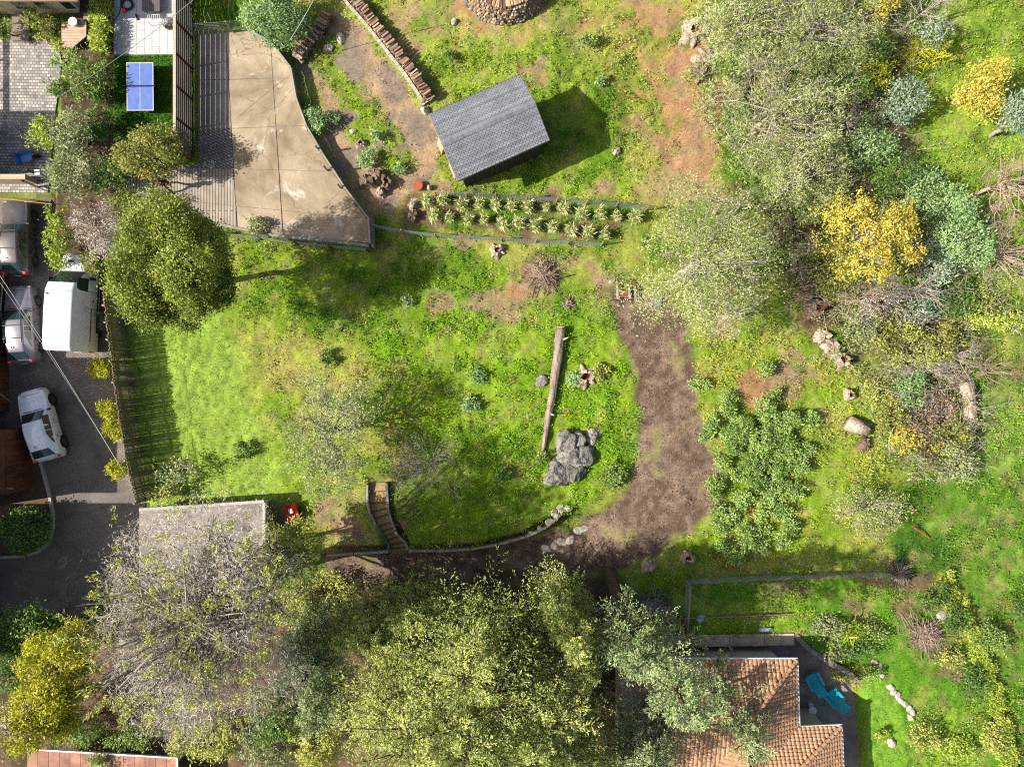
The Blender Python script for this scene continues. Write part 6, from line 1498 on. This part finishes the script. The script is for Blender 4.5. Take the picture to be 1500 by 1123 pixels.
plant('bare_tree', 'leafless brown thicket below the pinkish tree', 'tree', 1460, 372, 48, 2.6, 'twiggy', 0, 0, .1, .05, .1, ry=50, hc=1.2, twigs=3, bark='pink', seed=43, limbs=30, tw_len=.32, tw_kids=3)
plant('fallen_tree', 'fallen grey leafless tree at the top of the meadow', 'tree', 1352, 20, 40, 2.4, 'twiggy', 0, 0, .1, .05, .1, ry=30, hc=1.5, twigs=3, bark='grey', seed=44, base=(1308, 52), limbs=20, tw_len=.4, tw_kids=3)
plant('fallen_tree', 'fallen bare grey tree lying across the middle right thicket', 'tree', 1350, 540, 72, 1.6, 'twiggy', 0, 0, .1, .05, .1, ry=22, hc=.8, twigs=3, bark='grey', seed=45, base=(1412, 555), limbs=30, tw_len=.22, tw_kids=3)
plant('bare_tree', 'leafless grey thicket under the mimosa', 'tree', 1300, 445, 60, 2.6, 'twiggy', 60, 14, .1, .05, .2, ry=34, hc=1.2, twigs=2, bark='silver', seed=46, limbs=30, tw_len=.3, tw_kids=4)
for i, (x, y, r, h, lf, lab) in enumerate([
    (1290, 498, 34, 2.2, 'rust', 'olive bush left of the middle of the thicket'), (1335, 505, 38, 2.2, 'cedar', 'yellow-green bush in the middle of the thicket'), (1375, 500, 30, 2.2, 'rust', 'olive bush at the right of the thicket'),
    (1330, 570, 30, 1.8, 'blue', 'blue-green bush below the fallen grey tree'), (1290, 575, 24, 1.6, 'cedar', 'yellow-green bush left of the blue-green one'), (1325, 640, 26, 1.8, 'yellow', 'bush with yellow flowers beside the dark gully'),
    (1300, 610, 28, 1.6, 'rust', 'low olive bush right of the sawn log'), (1390, 640, 30, 1.8, 'rust', 'olive bush left of the fallen trunk'), (1400, 675, 34, 1.8, 'olive', 'dull olive bush below the fallen trunk'), (1345, 620, 30, 1.4, 'brown', 'brown dead brush in the gully'),
    (1375, 590, 26, 1.4, 'brown', 'brown brush beside the torn roots'), (1400, 440, 34, 1.6, 'dark', 'dark green low bush below the grey-green shrub'), (1440, 440, 26, 1.2, 'rust', 'rusty low bush left of the pale hedge'),
    (1345, 455, 26, 1.6, 'grey', 'grey low bush by the leafless thicket'), (1260, 480, 28, 2.0, 'olive', 'pale olive bush right of the bleached trio')]):
    shrub('thicket_bush', lab, 'bush', x, y, r, h, lf, .85, seed=60 + i, group='bushes in the right thicket')
for i, (x, y, r, ry, h, bk, lab) in enumerate([(1110, 100, 50, 44, 3.5, 'grey', 'bare grey branches in the upper brush right of the bleached stumps'), (1180, 150, 56, 50, 4, 'grey', 'bare spreading branches between the feathery trees'), (1235, 180, 40, 36, 3, 'silver', 'bare grey shrub left of the dark blue-green one'), (1190, 235, 50, 36, 3.4, 'grey', 'long bare branches above the stump row'), (1060, 300, 46, 30, 4, 'grey', 'bare white branches at the top of the large grey tree'), (1075, 460, 50, 40, 3.4, 'grey', 'bare white branches drooping at the foot of the large grey tree'), (1255, 440, 44, 30, 2.2, 'pink', 'brown leafless bush right of the knobbly stump pair'), (1345, 420, 44, 40, 2.4, 'silver', 'grey leafless bush under the grey-green shrub'), (1330, 600, 40, 34, 1.6, 'brown', 'dark dead bush in the gully beside the fallen trunk'), (1360, 660, 34, 30, 1.6, 'brown', 'dark dead bush at the lower end of the gully'), (1445, 545, 44, 22, 1.4, 'pink', 'fallen pinkish branches right of the torn roots'), (1390, 520, 46, 26, 1.6, 'grey', 'pale dead branches above the torn roots')]):
    plant('leafless_shrub', lab, 'shrub', x, y, r, h, 'twiggy', 0, 0, .1, .05, .1, ry=ry, hc=h * .55, twigs=2, bark=bk, seed=400 + i, limbs=20, tw_len=.34, tw_kids=4, group='leafless shrubs on the right slope')
shrub('hedge', 'pale yellow-green hedge running off the right edge', 'hedge', 1462, 470, 52, 1.9, 'hedge', 1.3, seed=76, ry=12)
plant('sparse_bush', 'wide see-through olive bush above the orange poles', 'bush', 1268, 745, 60, 2.2, 'willow', 130, 22, .11, .05, .24, ry=46, hc=1.5, blobs=7, lo=.5, twigs=1, bark='silver', seed=77, limbs=20, tw_len=.25)
# blue-green shrubs right of the track
bs = [(1048, 700, 15), (1040, 728, 13), (1075, 745, 17), (1050, 775, 15), (1078, 808, 15), (1120, 805, 16), (1150, 765, 17), (1172, 690, 18), (1185, 650, 16), (1060, 640, 18), (1072, 575, 14), (1024, 568, 15), (1038, 612, 14), (1040, 640, 15), (1050, 672, 15), (1068, 604, 20), (1090, 620, 24), (1112, 605, 22), (1135, 612, 22), (1158, 622, 22), (1180, 612, 16), (1085, 648, 24), (1110, 640, 26), (1138, 645, 26), (1160, 655, 22), (1098, 675, 26), (1126, 672, 26), (1150, 685, 24), (1080, 690, 18), (1108, 702, 26), (1135, 712, 26), (1160, 722, 18), (1095, 728, 20), (1118, 742, 20), (1140, 748, 18), (1060, 770, 16), (1085, 780, 20), (1100, 795, 18), (1062, 800, 16), (1138, 790, 14), (1120, 770, 16), (1050, 745, 12), (1115, 545, 16), (1140, 580, 16)]
for i, (x, y, r) in enumerate(bs):
    shrub('leafy_shrub', 'leafy fresh green shrub in the dense low clump right of the track', 'shrub', x + 7 * math.sin(i * 2.3), y + 7 * math.cos(i * 3.1), r * .85, .5 + .012 * r + .35 * ((i * 7) % 5) / 5, 'fresh', 1.1, .14, .06, seed=100 + i, per=22, group='green shrubs right of the track', blobs=4, crk=.10)
# pale bamboo-like clumps
r1 = [(115, 150), (215, 150), (340, 180), (455, 180), (555, 180), (655, 190), (765, 195), (880, 200), (985, 205), (1100, 240), (1225, 235), (1330, 255), (1440, 260)]
r2 = [(165, 250), (260, 260), (380, 275), (485, 275), (600, 300), (700, 300), (810, 315), (920, 330), (1035, 345), (1145, 355), (1255, 365)]
rgb_ = np.random.RandomState(5); ORD = ['first', 'second', 'third', 'fourth', 'fifth', 'sixth', 'seventh', 'eighth', 'ninth', 'tenth', 'eleventh', 'twelfth', 'thirteenth']
variants = []
for v in range(4):
    nb_ = 230; a = rgb_.uniform(0, 6.28, nb_); ti = np.arccos(rgb_.uniform(.05, 1, nb_)); L_ = rgb_.uniform(.16, .32, nb_)
    pos = np.stack([rgb_.normal(0, .10, nb_), rgb_.normal(0, .10, nb_), rgb_.uniform(.25, .7, nb_)], 1)
    dv = unit(np.stack([np.cos(a) * np.sin(ti), np.sin(a) * np.sin(ti), np.cos(ti)], 1))
    me = leaves_mesh('bamboo_leaves', pos, dv, unit(rgb_.normal(0, .4, (nb_, 3)) + np.array([0, 0, 1])), L_, np.full(nb_, .045), rgb_.rand(nb_)); me.materials.append(LM['pale'])
    sg = [(np.array([x, y, -.1]), np.array([x * 2.2, y * 2.2, .9]), .014, .008) for x, y in rgb_.normal(0, .06, (9, 2))]
    ms = segs_mesh('canes', sg, 4); ms.materials.append(BK['grey']); variants.append((me, ms))
for row, lab in ((r1, 'upper'), (r2, 'lower')):
    for i, (x, y) in enumerate(row):
        p = G(600 + x / 4.41, 260 + y / 4.41 + 2); me, ms = variants[(i * 3 + len(lab)) % 4]
        t = thing('bamboo_clump', 'pale tufted bamboo plant, %s from the left in the %s row of the fenced bed' % (ORD[i], lab), 'bamboo', p, i * 1.7, 'bamboo plants in the fenced bed'); f = rgb_.uniform(.8, 1.25); t.scale = (f, f, f)
        link('foliage', me, None, t); link('canes', ms, None, t)
# hedge and shrubs, upper left
shrub('hedge', 'bright yellow-green hedge between the porch and the pale terrace', 'hedge', 149, 35, 16, .8, 'hedge', 2.0, .2, .07, seed=140, ry=56, blobs=8)
for i, (x, y, r, ry, h, lf, lab) in enumerate([
    (118, 118, 38, 42, 2.2, 'green', 'large fresh green shrub between the patio and the turf'), (105, 198, 40, 36, 3.0, 'olive', 'fuzzy olive shrub overhanging the patio'), (70, 198, 22, 28, 2.6, 'hedge', 'yellow-green shrub at the edge of the patio'),
    (148, 180, 20, 38, 1.7, 'dark', 'dark green shrub along the left side of the turf'), (118, 258, 44, 34, 3.2, 'olive', 'pale broadleaf shrub at the corner of the street'), (160, 262, 34, 26, 2.6, 'dark', 'dark shrub right of the pale broadleaf one'),
    (150, 110, 17, 30, 1.5, 'green', 'green shrub filling the corner of turf and hedge'), (50, 32, 15, 14, 1.6, 'round', 'round clipped shrub beside the porch steps'), (72, 38, 13, 10, 1.2, 'rust', 'brownish low shrub between the round one and the porch'),
    (8, 45, 12, 18, 1.4, 'green', 'green shrub left of the porch steps'), (64, 56, 14, 8, .9, 'rust', 'low rusty plant at the edge of the cobbles'), (86, 66, 10, 14, 1.0, 'hedge', 'bright low plant below the porch corner'), (84, 92, 9, 9, .9, 'blue', 'small blue-green plant at the edge of the patio'),
    (190, 300, 30, 22, 2.2, 'round', 'yellow-green shrub left of the dense round tree top')]):
    shrub('garden_shrub', lab, 'shrub', x, y, r, h, lf, 1.2, seed=150 + i, ry=ry, group='shrubs round the patio')
plant('fruit_tree', 'small fruit tree with orange tinged leaves below the turf', 'tree', 222, 228, 56, 3.4, 'rust', 230, 30, .15, .07, .2, ry=36, hc=2.2, blobs=9, seed=170, limbs=16)
shrub('garden_shrub', 'long low green hedge strip beside the grey wagon', 'hedge', 86, 345, 16, 1.8, 'hedge', 1.5, seed=171, ry=52, blobs=8)
plant('twiggy_shrub', 'pinkish grey twiggy shrub in front of the van', 'shrub', 148, 335, 42, 2.8, 'twiggy', 170, 26, .12, .035, .22, ry=44, hc=1.6, blobs=8, lo=.6, twigs=2, bark='pink', seed=172, limbs=26, tw_len=.24)
shrub('garden_shrub', 'olive shrub beside the bonnet of the van', 'shrub', 140, 388, 18, 1.8, 'rust', 1.0, seed=173, ry=22)
shrub('garden_shrub', 'small bluish plant between the van and the fence', 'plant', 152, 470, 9, 1.0, 'grey', 1.5, seed=174, ry=16)
for i, (x, y, r) in enumerate([(146, 541, 16), (158, 600, 15), (166, 629, 14), (173, 687, 14)]):
    shrub('lime_shrub', ['lime yellow shrub nearest the back of the van', 'lime yellow shrub, upper one of the touching pair by the fence', 'lime yellow shrub, lower one of the touching pair by the fence', 'lime yellow shrub nearest the garage'][i], 'shrub', x, y, r, .9, 'lime', 3.0, .16, .05, seed=180 + i, group='lime yellow shrubs along the fence')
plant('street_shrub', 'rounded dark green shrub on the planted street corner', 'shrub', 40, 772, 34, 2.2, 'dark', 260, 28, .13, .08, .16, ry=40, hc=1.1, seed=184)
shrub('leafy_shrub', 'sparse leafy shrub at the lower end of the paling fence', 'shrub', 262, 690, 40, 1.8, 'olive', .45, seed=185, ry=26)
shrub('leafy_shrub', 'green shrub where the fence meets the garage', 'shrub', 240, 724, 34, 1.5, 'cedar', .8, seed=186, ry=14)
# shrubs dotted on the lawn and terraces
for i, (x, y, r, h, lf, lab) in enumerate([
    (480, 523, 12, .7, 'dark', 'small dark green plant alone on the yellowish lawn'), (358, 658, 14, .9, 'dark', 'dark green bush on the mown lawn left of the thin tree'), (597, 440, 9, .6, 'blue', 'small blue-green plant in the tree shadow'),
    (466, 176, 17, 1.2, 'blue', 'blue-green shrub beside the curved pad edge'), (492, 175, 9, .7, 'blue', 'small blue-green plant right of the pad-side shrub'), (537, 232, 15, 1.0, 'blue', 'blue-green shrub above the stump cluster'), (552, 198, 9, .8, 'blue', 'small blue plant on the bare terrace'),
    (586, 248, 9, .6, 'blue', 'small blue-green plant left of the planter'), (842, 556, 11, .7, 'blue', 'green plant growing in front of the hollow grey stump'), (862, 60, 12, .9, 'green', 'green bush on the slope right of the woodpile'), (661, 82, 9, .7, 'dark', 'dark green plant below the woodpile'),
    (880, 115, 8, .6, 'blue', 'small blue-green plant right of the shed roof'), (700, 548, 12, .5, 'blue', 'low blue-green plant in the lush grass left of the log'), (690, 590, 14, .6, 'blue', 'low blue-green patch above the dead bush'), (905, 690, 14, .8, 'green', 'green bush right of the boulder'),
    (895, 700, 16, .7, 'green', 'leafy plant between boulder and track'), (735, 695, 12, .8, 'dark', 'dark bush on the lawn left of the boulder'), (792, 668, 10, .7, 'green', 'green plant at the thin end of the log'), (880, 545, 12, .6, 'cedar', 'yellow-green clump right of the hollow stump'),
    (378, 330, 14, .9, 'olive', 'small pale shrub at the lower left of the pad'), (655, 292, 8, .6, 'green', 'green tuft at the planter end of the bed')]):
    shrub('leafy_plant', lab, 'plant', x, y, r, h, lf, 1.6, seed=200 + i, group='plants on lawn and terraces')
plant('bushy_shrub', 'bushy blue-green shrub mass at the top above the pad edge', 'shrub', 405, 22, 44, 2.6, 'blue', 300, 26, .14, .06, .2, ry=42, hc=1.4, seed=230)
rgw = np.random.RandomState(77)
# brush piles
for i, (x, y, r, lab) in enumerate([(795, 405, 1.15, 'large heap of grey cut branches above the log'), (832, 446, .5, 'small heap of cut branches at the top of the log'), (955, 885, 1.1, 'heap of dead brush above the concrete ring'), (1350, 925, 1.3, 'reddish dead brush strewn on the garden bank'), (1315, 838, .9, 'tangle of dead brush at the end of the wire fence')]):
    p = G(x, y); t = thing('brush_pile', lab, 'brush pile', p); sg = []
    for j in range(int(260 * r)):
        a = rgw.uniform(0, 6.28); rr = r * abs(rgw.normal(0, .45)); c = np.array([rr * math.cos(a), rr * math.sin(a), max(.03, .6 * r * math.exp(-(rr / r * 1.4) ** 2) * rgw.uniform(.3, 1))])
        d = unit(np.array([rgw.normal(0, 1), rgw.normal(0, 1), rgw.normal(0, .25)])); L_ = rgw.uniform(.2, .6) * max(.6, r); sg.append((c - d * L_, c + d * L_, .014, .006))
    link('sticks', segs_mesh('sticks', sg, 3), BK['pink'] if i in (0, 1, 3) else BK['silver'], t)
    sg = []
    for j in range(14):
        a = rgw.uniform(0, 6.28); d = np.array([math.cos(a), math.sin(a), .1]); c = np.array([rgw.normal(0, .3 * r), rgw.normal(0, .3 * r), .3 * r]); sg.append((c - d * .6 * r, c + d * .7 * r, .035, .015))
    link('thick_branches', segs_mesh('thick_branches', sg, 5), BK['brown'], t)
# lower right garden plants
t = plant('yucca', 'spiky bright green yucca on the bank above the courtyard', 'plant', 1243, 922, 16, .9, 'hedge', 40, 10, .55, .06, .06, hc=.3, blobs=2, up=.1, seed=240, limbs=3)
for i, (x, y, r, ry, h, lf, lab) in enumerate([(1240, 985, 22, 16, 1.2, 'rust', 'tan and yellow flowering shrub at the courtyard corner'), (1292, 1075, 10, 11, .9, 'hedge', 'small round yellow-green shrub in the house lawn'), (1215, 920, 26, 16, .9, 'olive', 'grey-green ground shrub left of the yucca'), (1255, 950, 36, 14, .8, 'dark', 'dark low shrub below the yucca'), (1275, 925, 24, 18, .9, 'green', 'green shrub right of the yucca'), (1230, 955, 26, 10, .6, 'olive', 'silvery trailing shrub on the bank wall'),
    (1350, 1075, 28, 22, 1.0, 'cedar', 'dry yellow-green shrub at the bottom of the garden'), (1275, 985, 14, 12, .8, 'green', 'green shrub right of the tan flowering one'), (1370, 870, 26, 20, 1.0, 'dark', 'dark shrub at the top of the bank'), (1400, 905, 22, 26, 1.2, 'dark', 'dark shrub along the right of the bank'), (1425, 1000, 24, 26, 1.0, 'dark', 'dark bush in the lower right bank'), (1450, 930, 28, 26, 1.0, 'green', 'green bush beyond the bank edge'), (1395, 965, 20, 16, .8, 'cedar', 'yellow-green low bush on the bank'),
    (1455, 1080, 22, 34, .8, 'cedar', 'yellow-green bush at the lower right corner'), (1495, 890, 16, 20, 1.2, 'dark', 'dark bush cut by the right edge'), (1410, 1095, 26, 18, .8, 'hedge', 'pale yellow-green bush in the lower right corner bed')]):
    shrub('garden_shrub', lab, 'shrub', x, y, r, h, lf, 1.0, seed=241 + i, ry=ry, group='shrubs in the house garden')
# pale hedge line along the lower right boundary
for i, (x, y) in enumerate([(1392, 868), (1412, 905), (1430, 945), (1448, 985), (1462, 1030), (1473, 1075), (1478, 1115)]):
    shrub('boundary_hedge', 'low yellow-green hedge plant, %s from the top of the boundary line' % ORD[i], 'hedge', x, y, 12, .6, 'hedge', 3.0, .13, .05, seed=300 + i, ry=32, group='hedge plants along the lower right boundary')
# uncountable undergrowth and dead twigs on the right slope
ru = np.random.RandomState(11)
P_WOOD = [(985, -20), (1400, -20), (1380, 60), (1330, 110), (1300, 200), (1330, 280), (1440, 330), (1510, 400), (1500, 430), (1420, 470), (1440, 560), (1420, 690), (1300, 690), (1250, 580), (1180, 470), (1140, 420), (1100, 300), (1040, 220), (1010, 120)]
def in_wood(n, poly):
    x = ru.uniform(960, 1510, n); y = ru.uniform(-20, 700, n); k = (sdpoly(x + (fbm(x, y, 50, 3, 5) - .5) * 70, y + (fbm(x, y, 50, 3, 6) - .5) * 70, poly) < 0) & (fbm(x, y, 40, 3, 8) > .40); x, y = x[k], y[k]
    z = terr_px(x, y); return (x - CX) / S * (1 - z / H), (CY - y) / S * (1 - z / H), z, x, y
x, y, z, ux, uy = in_wood(7000, P_WOOD); n_ = len(x); hgt = ru.uniform(.15, 1.1, n_) * (.5 + fbm(ux, uy, 40, 3, 12))
p = np.stack([x, y, z + hgt], 1); d = unit(np.stack([ru.normal(0, .6, n_), ru.normal(0, .6, n_), np.ones(n_)], 1))
sel = fbm(ux, uy, 55, 3, 14) + ru.normal(0, .08, n_)
for nm_, lf, lo_, hi_, lab in (('undergrowth', 'green', -9, .46, 'mixed green undergrowth between the shrubs on the right slope'), ('dry_undergrowth', 'willow', .46, .58, 'pale dry undergrowth between the shrubs on the right slope'), ('yellow_undergrowth', 'rust', .58, 9, 'yellowish rusty undergrowth on the right slope')):
    k = (sel > lo_) & (sel <= hi_)
    if k.sum() < 5: continue
    clumps.tone = ru.rand(int(k.sum())); f = foliage(ru, p[k], d[k], 15, .13, .05, .17)
    o = link(nm_, leaves_mesh(nm_, *f), LM[lf]); tag(o, lab, 'undergrowth', kind='stuff')
x, y, z, ux, uy = in_wood(5200, P_WOOD); sg = []
for i in range(len(x)):
    a = ru.normal(.35, .9); L_ = ru.uniform(.4, 2.0); d_ = np.array([math.cos(a), math.sin(a), ru.normal(.12, .25)]) * L_; q = np.array([x[i], y[i], z[i] + ru.uniform(.1, 1.5)]); mid = q + d_ * .5 + ru.normal(0, .10, 3) * L_; r_ = ru.uniform(.006, .016)
    sg += [(q, mid, r_, r_ * .8), (mid, q + d_, r_ * .8, r_ * .4)]
    for _ in range(3):
        e = unit(d_ + ru.normal(0, .6, 3) * L_) * L_ * ru.uniform(.2, .5); s0 = mid if _ else q + d_ * .7; sg.append((s0, s0 + e, r_ * .6, .004))
o = link('dead_twigs', segs_mesh('dead_twigs', sg, 3), BK['grey']); tag(o, 'tangle of pale dead twigs through the brush on the right slope', 'twigs', kind='stuff')
# big conifers along the bottom: boughs with feathery side sprays
def bough_tree(name, label, px, py, r, h, leaf, seed, ry=None, base=None, stems=1, nb=100, m=15, q=9, ll=.125, lw=.042, z0=.3, trad=.3, hc=.55, gap=0.0):
    rg = np.random.RandomState(seed * 977 + 5); g0 = G(px, py); zc = g0.z + h * hc; s_ = (1 - zc / H) / S; cx_, cy_ = W(px, py, zc); Rx, Ry = r * s_, (ry or r) * s_
    bx, by = (cx_, cy_) if base is None else W(base[0], base[1], 0); bz = tz(bx, by); off = np.array([bx, by, bz])
    t = thing(name, label, 'tree', (bx, by, bz)); segs = []; br = []; acc = []
    for si in range(stems):
        if stems == 1: sx, sy, f, hh = cx_, cy_, 1.0, h
        else:
            a = 2.4 * si + rg.uniform(-.3, .3); rr = .60 * math.sqrt(si / (stems - 1)) ; sx, sy = cx_ + Rx * rr * math.cos(a), cy_ + Ry * rr * math.sin(a); f = rg.uniform(.60, .80); hh = h * (1 - .25 * rr) * rg.uniform(.85, 1.0)
        top = np.array([sx, sy, bz + hh]); lo = np.array([sx * .8 + bx * .2, sy * .8 + by * .2, bz + hh * z0])
        segs += [(off - np.array([0, 0, .2]), lo, trad, trad * .75), (lo, top, trad * .75, .03)]
        tt = np.sort(rg.uniform(0, 1, nb)) ** 1.25; az = np.arange(nb) * 2.39996 + rg.uniform(-.4, .4, nb)
        L = (np.clip(1.05 - tt, .06, 1) ** .62) * rg.uniform(.62, 1.18, nb)
        if gap: L *= np.where(rg.rand(nb) < gap, .45, 1)
        P0 = lo + (top - lo) * tt[:, None]; ax = np.stack([np.cos(az) * Rx * f, np.sin(az) * Ry * f, np.zeros(nb)], 1) * L[:, None]; Ln = np.linalg.norm(ax, axis=1)
        sl = (.15 + .75 * tt + rg.normal(0, .12, nb)) * Ln; dr = .38 * Ln * (1 - .5 * tt)
        def at(s): return P0[:, None] + ax[:, None] * s[..., None] + np.array([0, 0, 1.0]) * (sl[:, None] * s - dr[:, None] * s * s)[..., None]
        sk = np.tile(np.linspace(.22, 1.0, m), (nb, 1)) + rg.normal(0, .02, (nb, m)); Q = at(sk); axu = unit(ax)[:, None] + np.array([0, 0, .2]); prp = np.stack([-ax[:, 1], ax[:, 0], ax[:, 2] * 0], 1); prp = unit(prp)[:, None]
        sgn = np.where(np.arange(m) % 2 == 0, 1.0, -1.0)[None, :, None]; lt = unit(axu * .8 + prp * sgn * rg.uniform(.5, 1.1, (nb, m, 1)) + rg.normal(0, .15, (nb, m, 3)) + np.array([0, 0, .15]))
        ll_ = np.clip((.30 * Ln[:, None] * (1.15 - .75 * sk) + .12) * rg.uniform(.6, 1.25, (nb, m)), .12, 1.1)
        u = rg.uniform(0, 1, (nb, m, q)); pos = Q[:, :, None] + lt[:, :, None] * (u * ll_[..., None])[..., None] + rg.normal(0, .045, (nb, m, q, 3)); dv = unit(lt[:, :, None] + rg.normal(0, .5, (nb, m, q, 3)))
        bt = rg.rand(nb); tone = np.clip(.5 * bt[:, None, None] + .2 * rg.rand(nb, m, 1) + .3 * rg.rand(nb, m, q) , 0, 1)
        acc.append((pos.reshape(-1, 3), dv.reshape(-1, 3), tone.ravel()))
        e = at(np.tile(np.array([0, .45, .95]), (nb, 1)))
        for i in range(nb):
            for j in range(2): br.append((e[i, j] - off, e[i, j + 1] - off, (.035 - .01 * j) , .025 - .008 * j))
    pos = np.concatenate([a[0] for a in acc]); dv = np.concatenate([a[1] for a in acc]); tone = np.concatenate([a[2] for a in acc]); n_ = len(pos)
    nr = unit(np.array([0, 0, 1.0]) + rg.normal(0, .6, (n_, 3)))
    link('trunk', segs_mesh('trunk', [(a - off, b_ - off, r0, r1) for a, b_, r0, r1 in segs], 9), BK['brown'], t); link('branches', segs_mesh('branches', br, 3), BK['brown'], t)
    link('crown', leaves_mesh('crown', pos - off, dv, nr, ll * rg.uniform(.55, 1.5, n_), lw * rg.uniform(.7, 1.4, n_), tone), LM[leaf], t)
    return t
bough_tree('cypress_tree', 'biggest yellow-green cypress filling the bottom middle', 690, 1040, 206, 13.5, 'cypress', 1, ry=190, stems=10, nb=96)
bough_tree('cypress_tree', 'yellow-green cypress beside the tall bare trunk', 838, 920, 68, 11, 'cypress', 2, ry=84, stems=3, nb=85)
bough_tree('cypress_tree', 'green cypress whose branches reach the track near the steps', 580, 935, 118, 9, 'cypress', 3, ry=70, stems=5, nb=85)
bough_tree('cypress_tree', 'cypress at the bottom edge left of the tiled house', 845, 1105, 92, 9.5, 'cypress', 4, ry=88, stems=3, nb=85)
bough_tree('cypress_tree', 'shorter green cypress between the track and the biggest one', 705, 925, 92, 8.5, 'cypress', 5, ry=54, stems=3, nb=80)
bough_tree('fir_tree', 'tall blue-green conifer with bare trunk overhanging the tiled house', 985, 1000, 120, 15, 'conifer', 6, ry=88, base=(893, 838), stems=2, nb=70, hc=.72, z0=.55, gap=.25, trad=.34)
bough_tree('fir_tree', 'blue-green conifer over the tiled roof at the bottom edge', 1078, 1050, 92, 8, 'conifer', 7, ry=88, stems=2, nb=50, gap=.3)
bough_tree('fir_tree', 'dark conifer between the cypresses and the tiled house', 930, 1095, 76, 9, 'conifer', 8, ry=74, stems=1, nb=110)
bough_tree('cypress_tree', 'dark green conifer in the gap right of the half-bare cedar', 462, 970, 62, 8, 'conifer', 12, ry=100, stems=3, nb=75)
plant('cedar_tree', 'huge half-bare grey cedar covering the garage and bottom left', 'tree', 292, 905, 168, 13, 'cedar', 300, 40, .13, .05, .13, ry=185, hc=8.5, blobs=16, lo=.6, spray=.7, twigs=2, bark='silver', seed=9, limbs=110, tw_len=.16, tw_kids=4, trad=.4, under=-.1)
plant('dead_cedar', 'bare grey lichen-covered tree inside the half-bare cedar', 'tree', 300, 908, 164, 12, 'twiggy', 900, 44, .2, .02, .34, ry=182, hc=9.0, blobs=18, lo=.5, twigs=2, bark='silver', seed=10, limbs=70, tw_len=.16, tw_kids=4, trad=.3)
plant('cedar_tree', 'ragged grey-green tree right of the garage roof', 'tree', 415, 805, 50, 6, 'cedar', 130, 34, .18, .07, .2, ry=46, hc=3.6, blobs=8, lo=.5, spray=.5, twigs=2, bark='silver', seed=11, limbs=20, tw_len=.25, tw_kids=3)
plant('yellow_green_tree', 'bright acid yellow-green tree at the left below the street', 'tree', 88, 970, 62, 5.5, 'acid', 330, 34, .15, .08, .22, ry=72, hc=3.2, blobs=12, lo=.66, seed=13, limbs=20)
plant('yellow_green_tree', 'second acid yellow-green tree at the bottom left corner', 'tree', 55, 1045, 54, 5, 'acid', 250, 34, .15, .08, .22, ry=44, hc=3.0, blobs=9, lo=.66, seed=14, limbs=16)
plant('dark_tree', 'shaded dark green tree at the left edge below the street', 'tree', 35, 925, 52, 4, 'dark', 260, 32, .16, .08, .22, ry=40, hc=2.4, blobs=9, seed=15, limbs=16)
plant('bare_tree', 'leafless pale tree at the bottom left corner', 'tree', 18, 1060, 46, 6, 'twiggy', 0, 0, .1, .05, .1, ry=60, hc=4.2, twigs=2, bark='grey', seed=16, limbs=24, tw_len=.3)
shrub('leafy_shrub', 'grey-green shrub at the bottom below the dark gap', 'shrub', 395, 1095, 60, 2.2, 'olive', .8, seed=260, ry=34)
shrub('leafy_shrub', 'green shrub on the edge of the terracotta porch roof', 'shrub', 155, 1108, 18, 2.6, 'green', 1.4, seed=261, ry=14)
shrub('leafy_shrub', 'olive undergrowth below the garden steps and track', 'shrub', 480, 862, 46, 1.6, 'cedar', .7, seed=262, ry=24)


for i, (x, y, r, ry, h, lf, lab) in enumerate([(120, 1060, 44, 36, 2.5, 'green', 'green bush under the lower edge of the half-bare cedar'), (150, 905, 40, 24, 2.0, 'dark', 'dark bush between the street and the acid green tree'), (400, 1040, 50, 46, 3.0, 'dark', 'dark shaded bush right of the half-bare cedar foot'), (430, 890, 40, 34, 2.4, 'cedar', 'yellow-green bush left of the cypress near the steps'), (470, 1080, 44, 46, 3.5, 'cedar', 'yellow-green bush at the bottom left of the biggest cypress'), (20, 985, 34, 30, 2.2, 'dark', 'dark bush at the left edge above the second acid green tree'), (300, 1085, 50, 30, 2.6, 'cedar', 'olive bush at the bottom below the half-bare cedar'), (200, 1075, 40, 18, 2.0, 'green', 'green bush behind the terracotta porch roof')]):
    shrub('understorey_bush', lab, 'bush', x, y, r, h, lf, 1.0, seed=320 + i, ry=ry, group='bushes under the big trees')
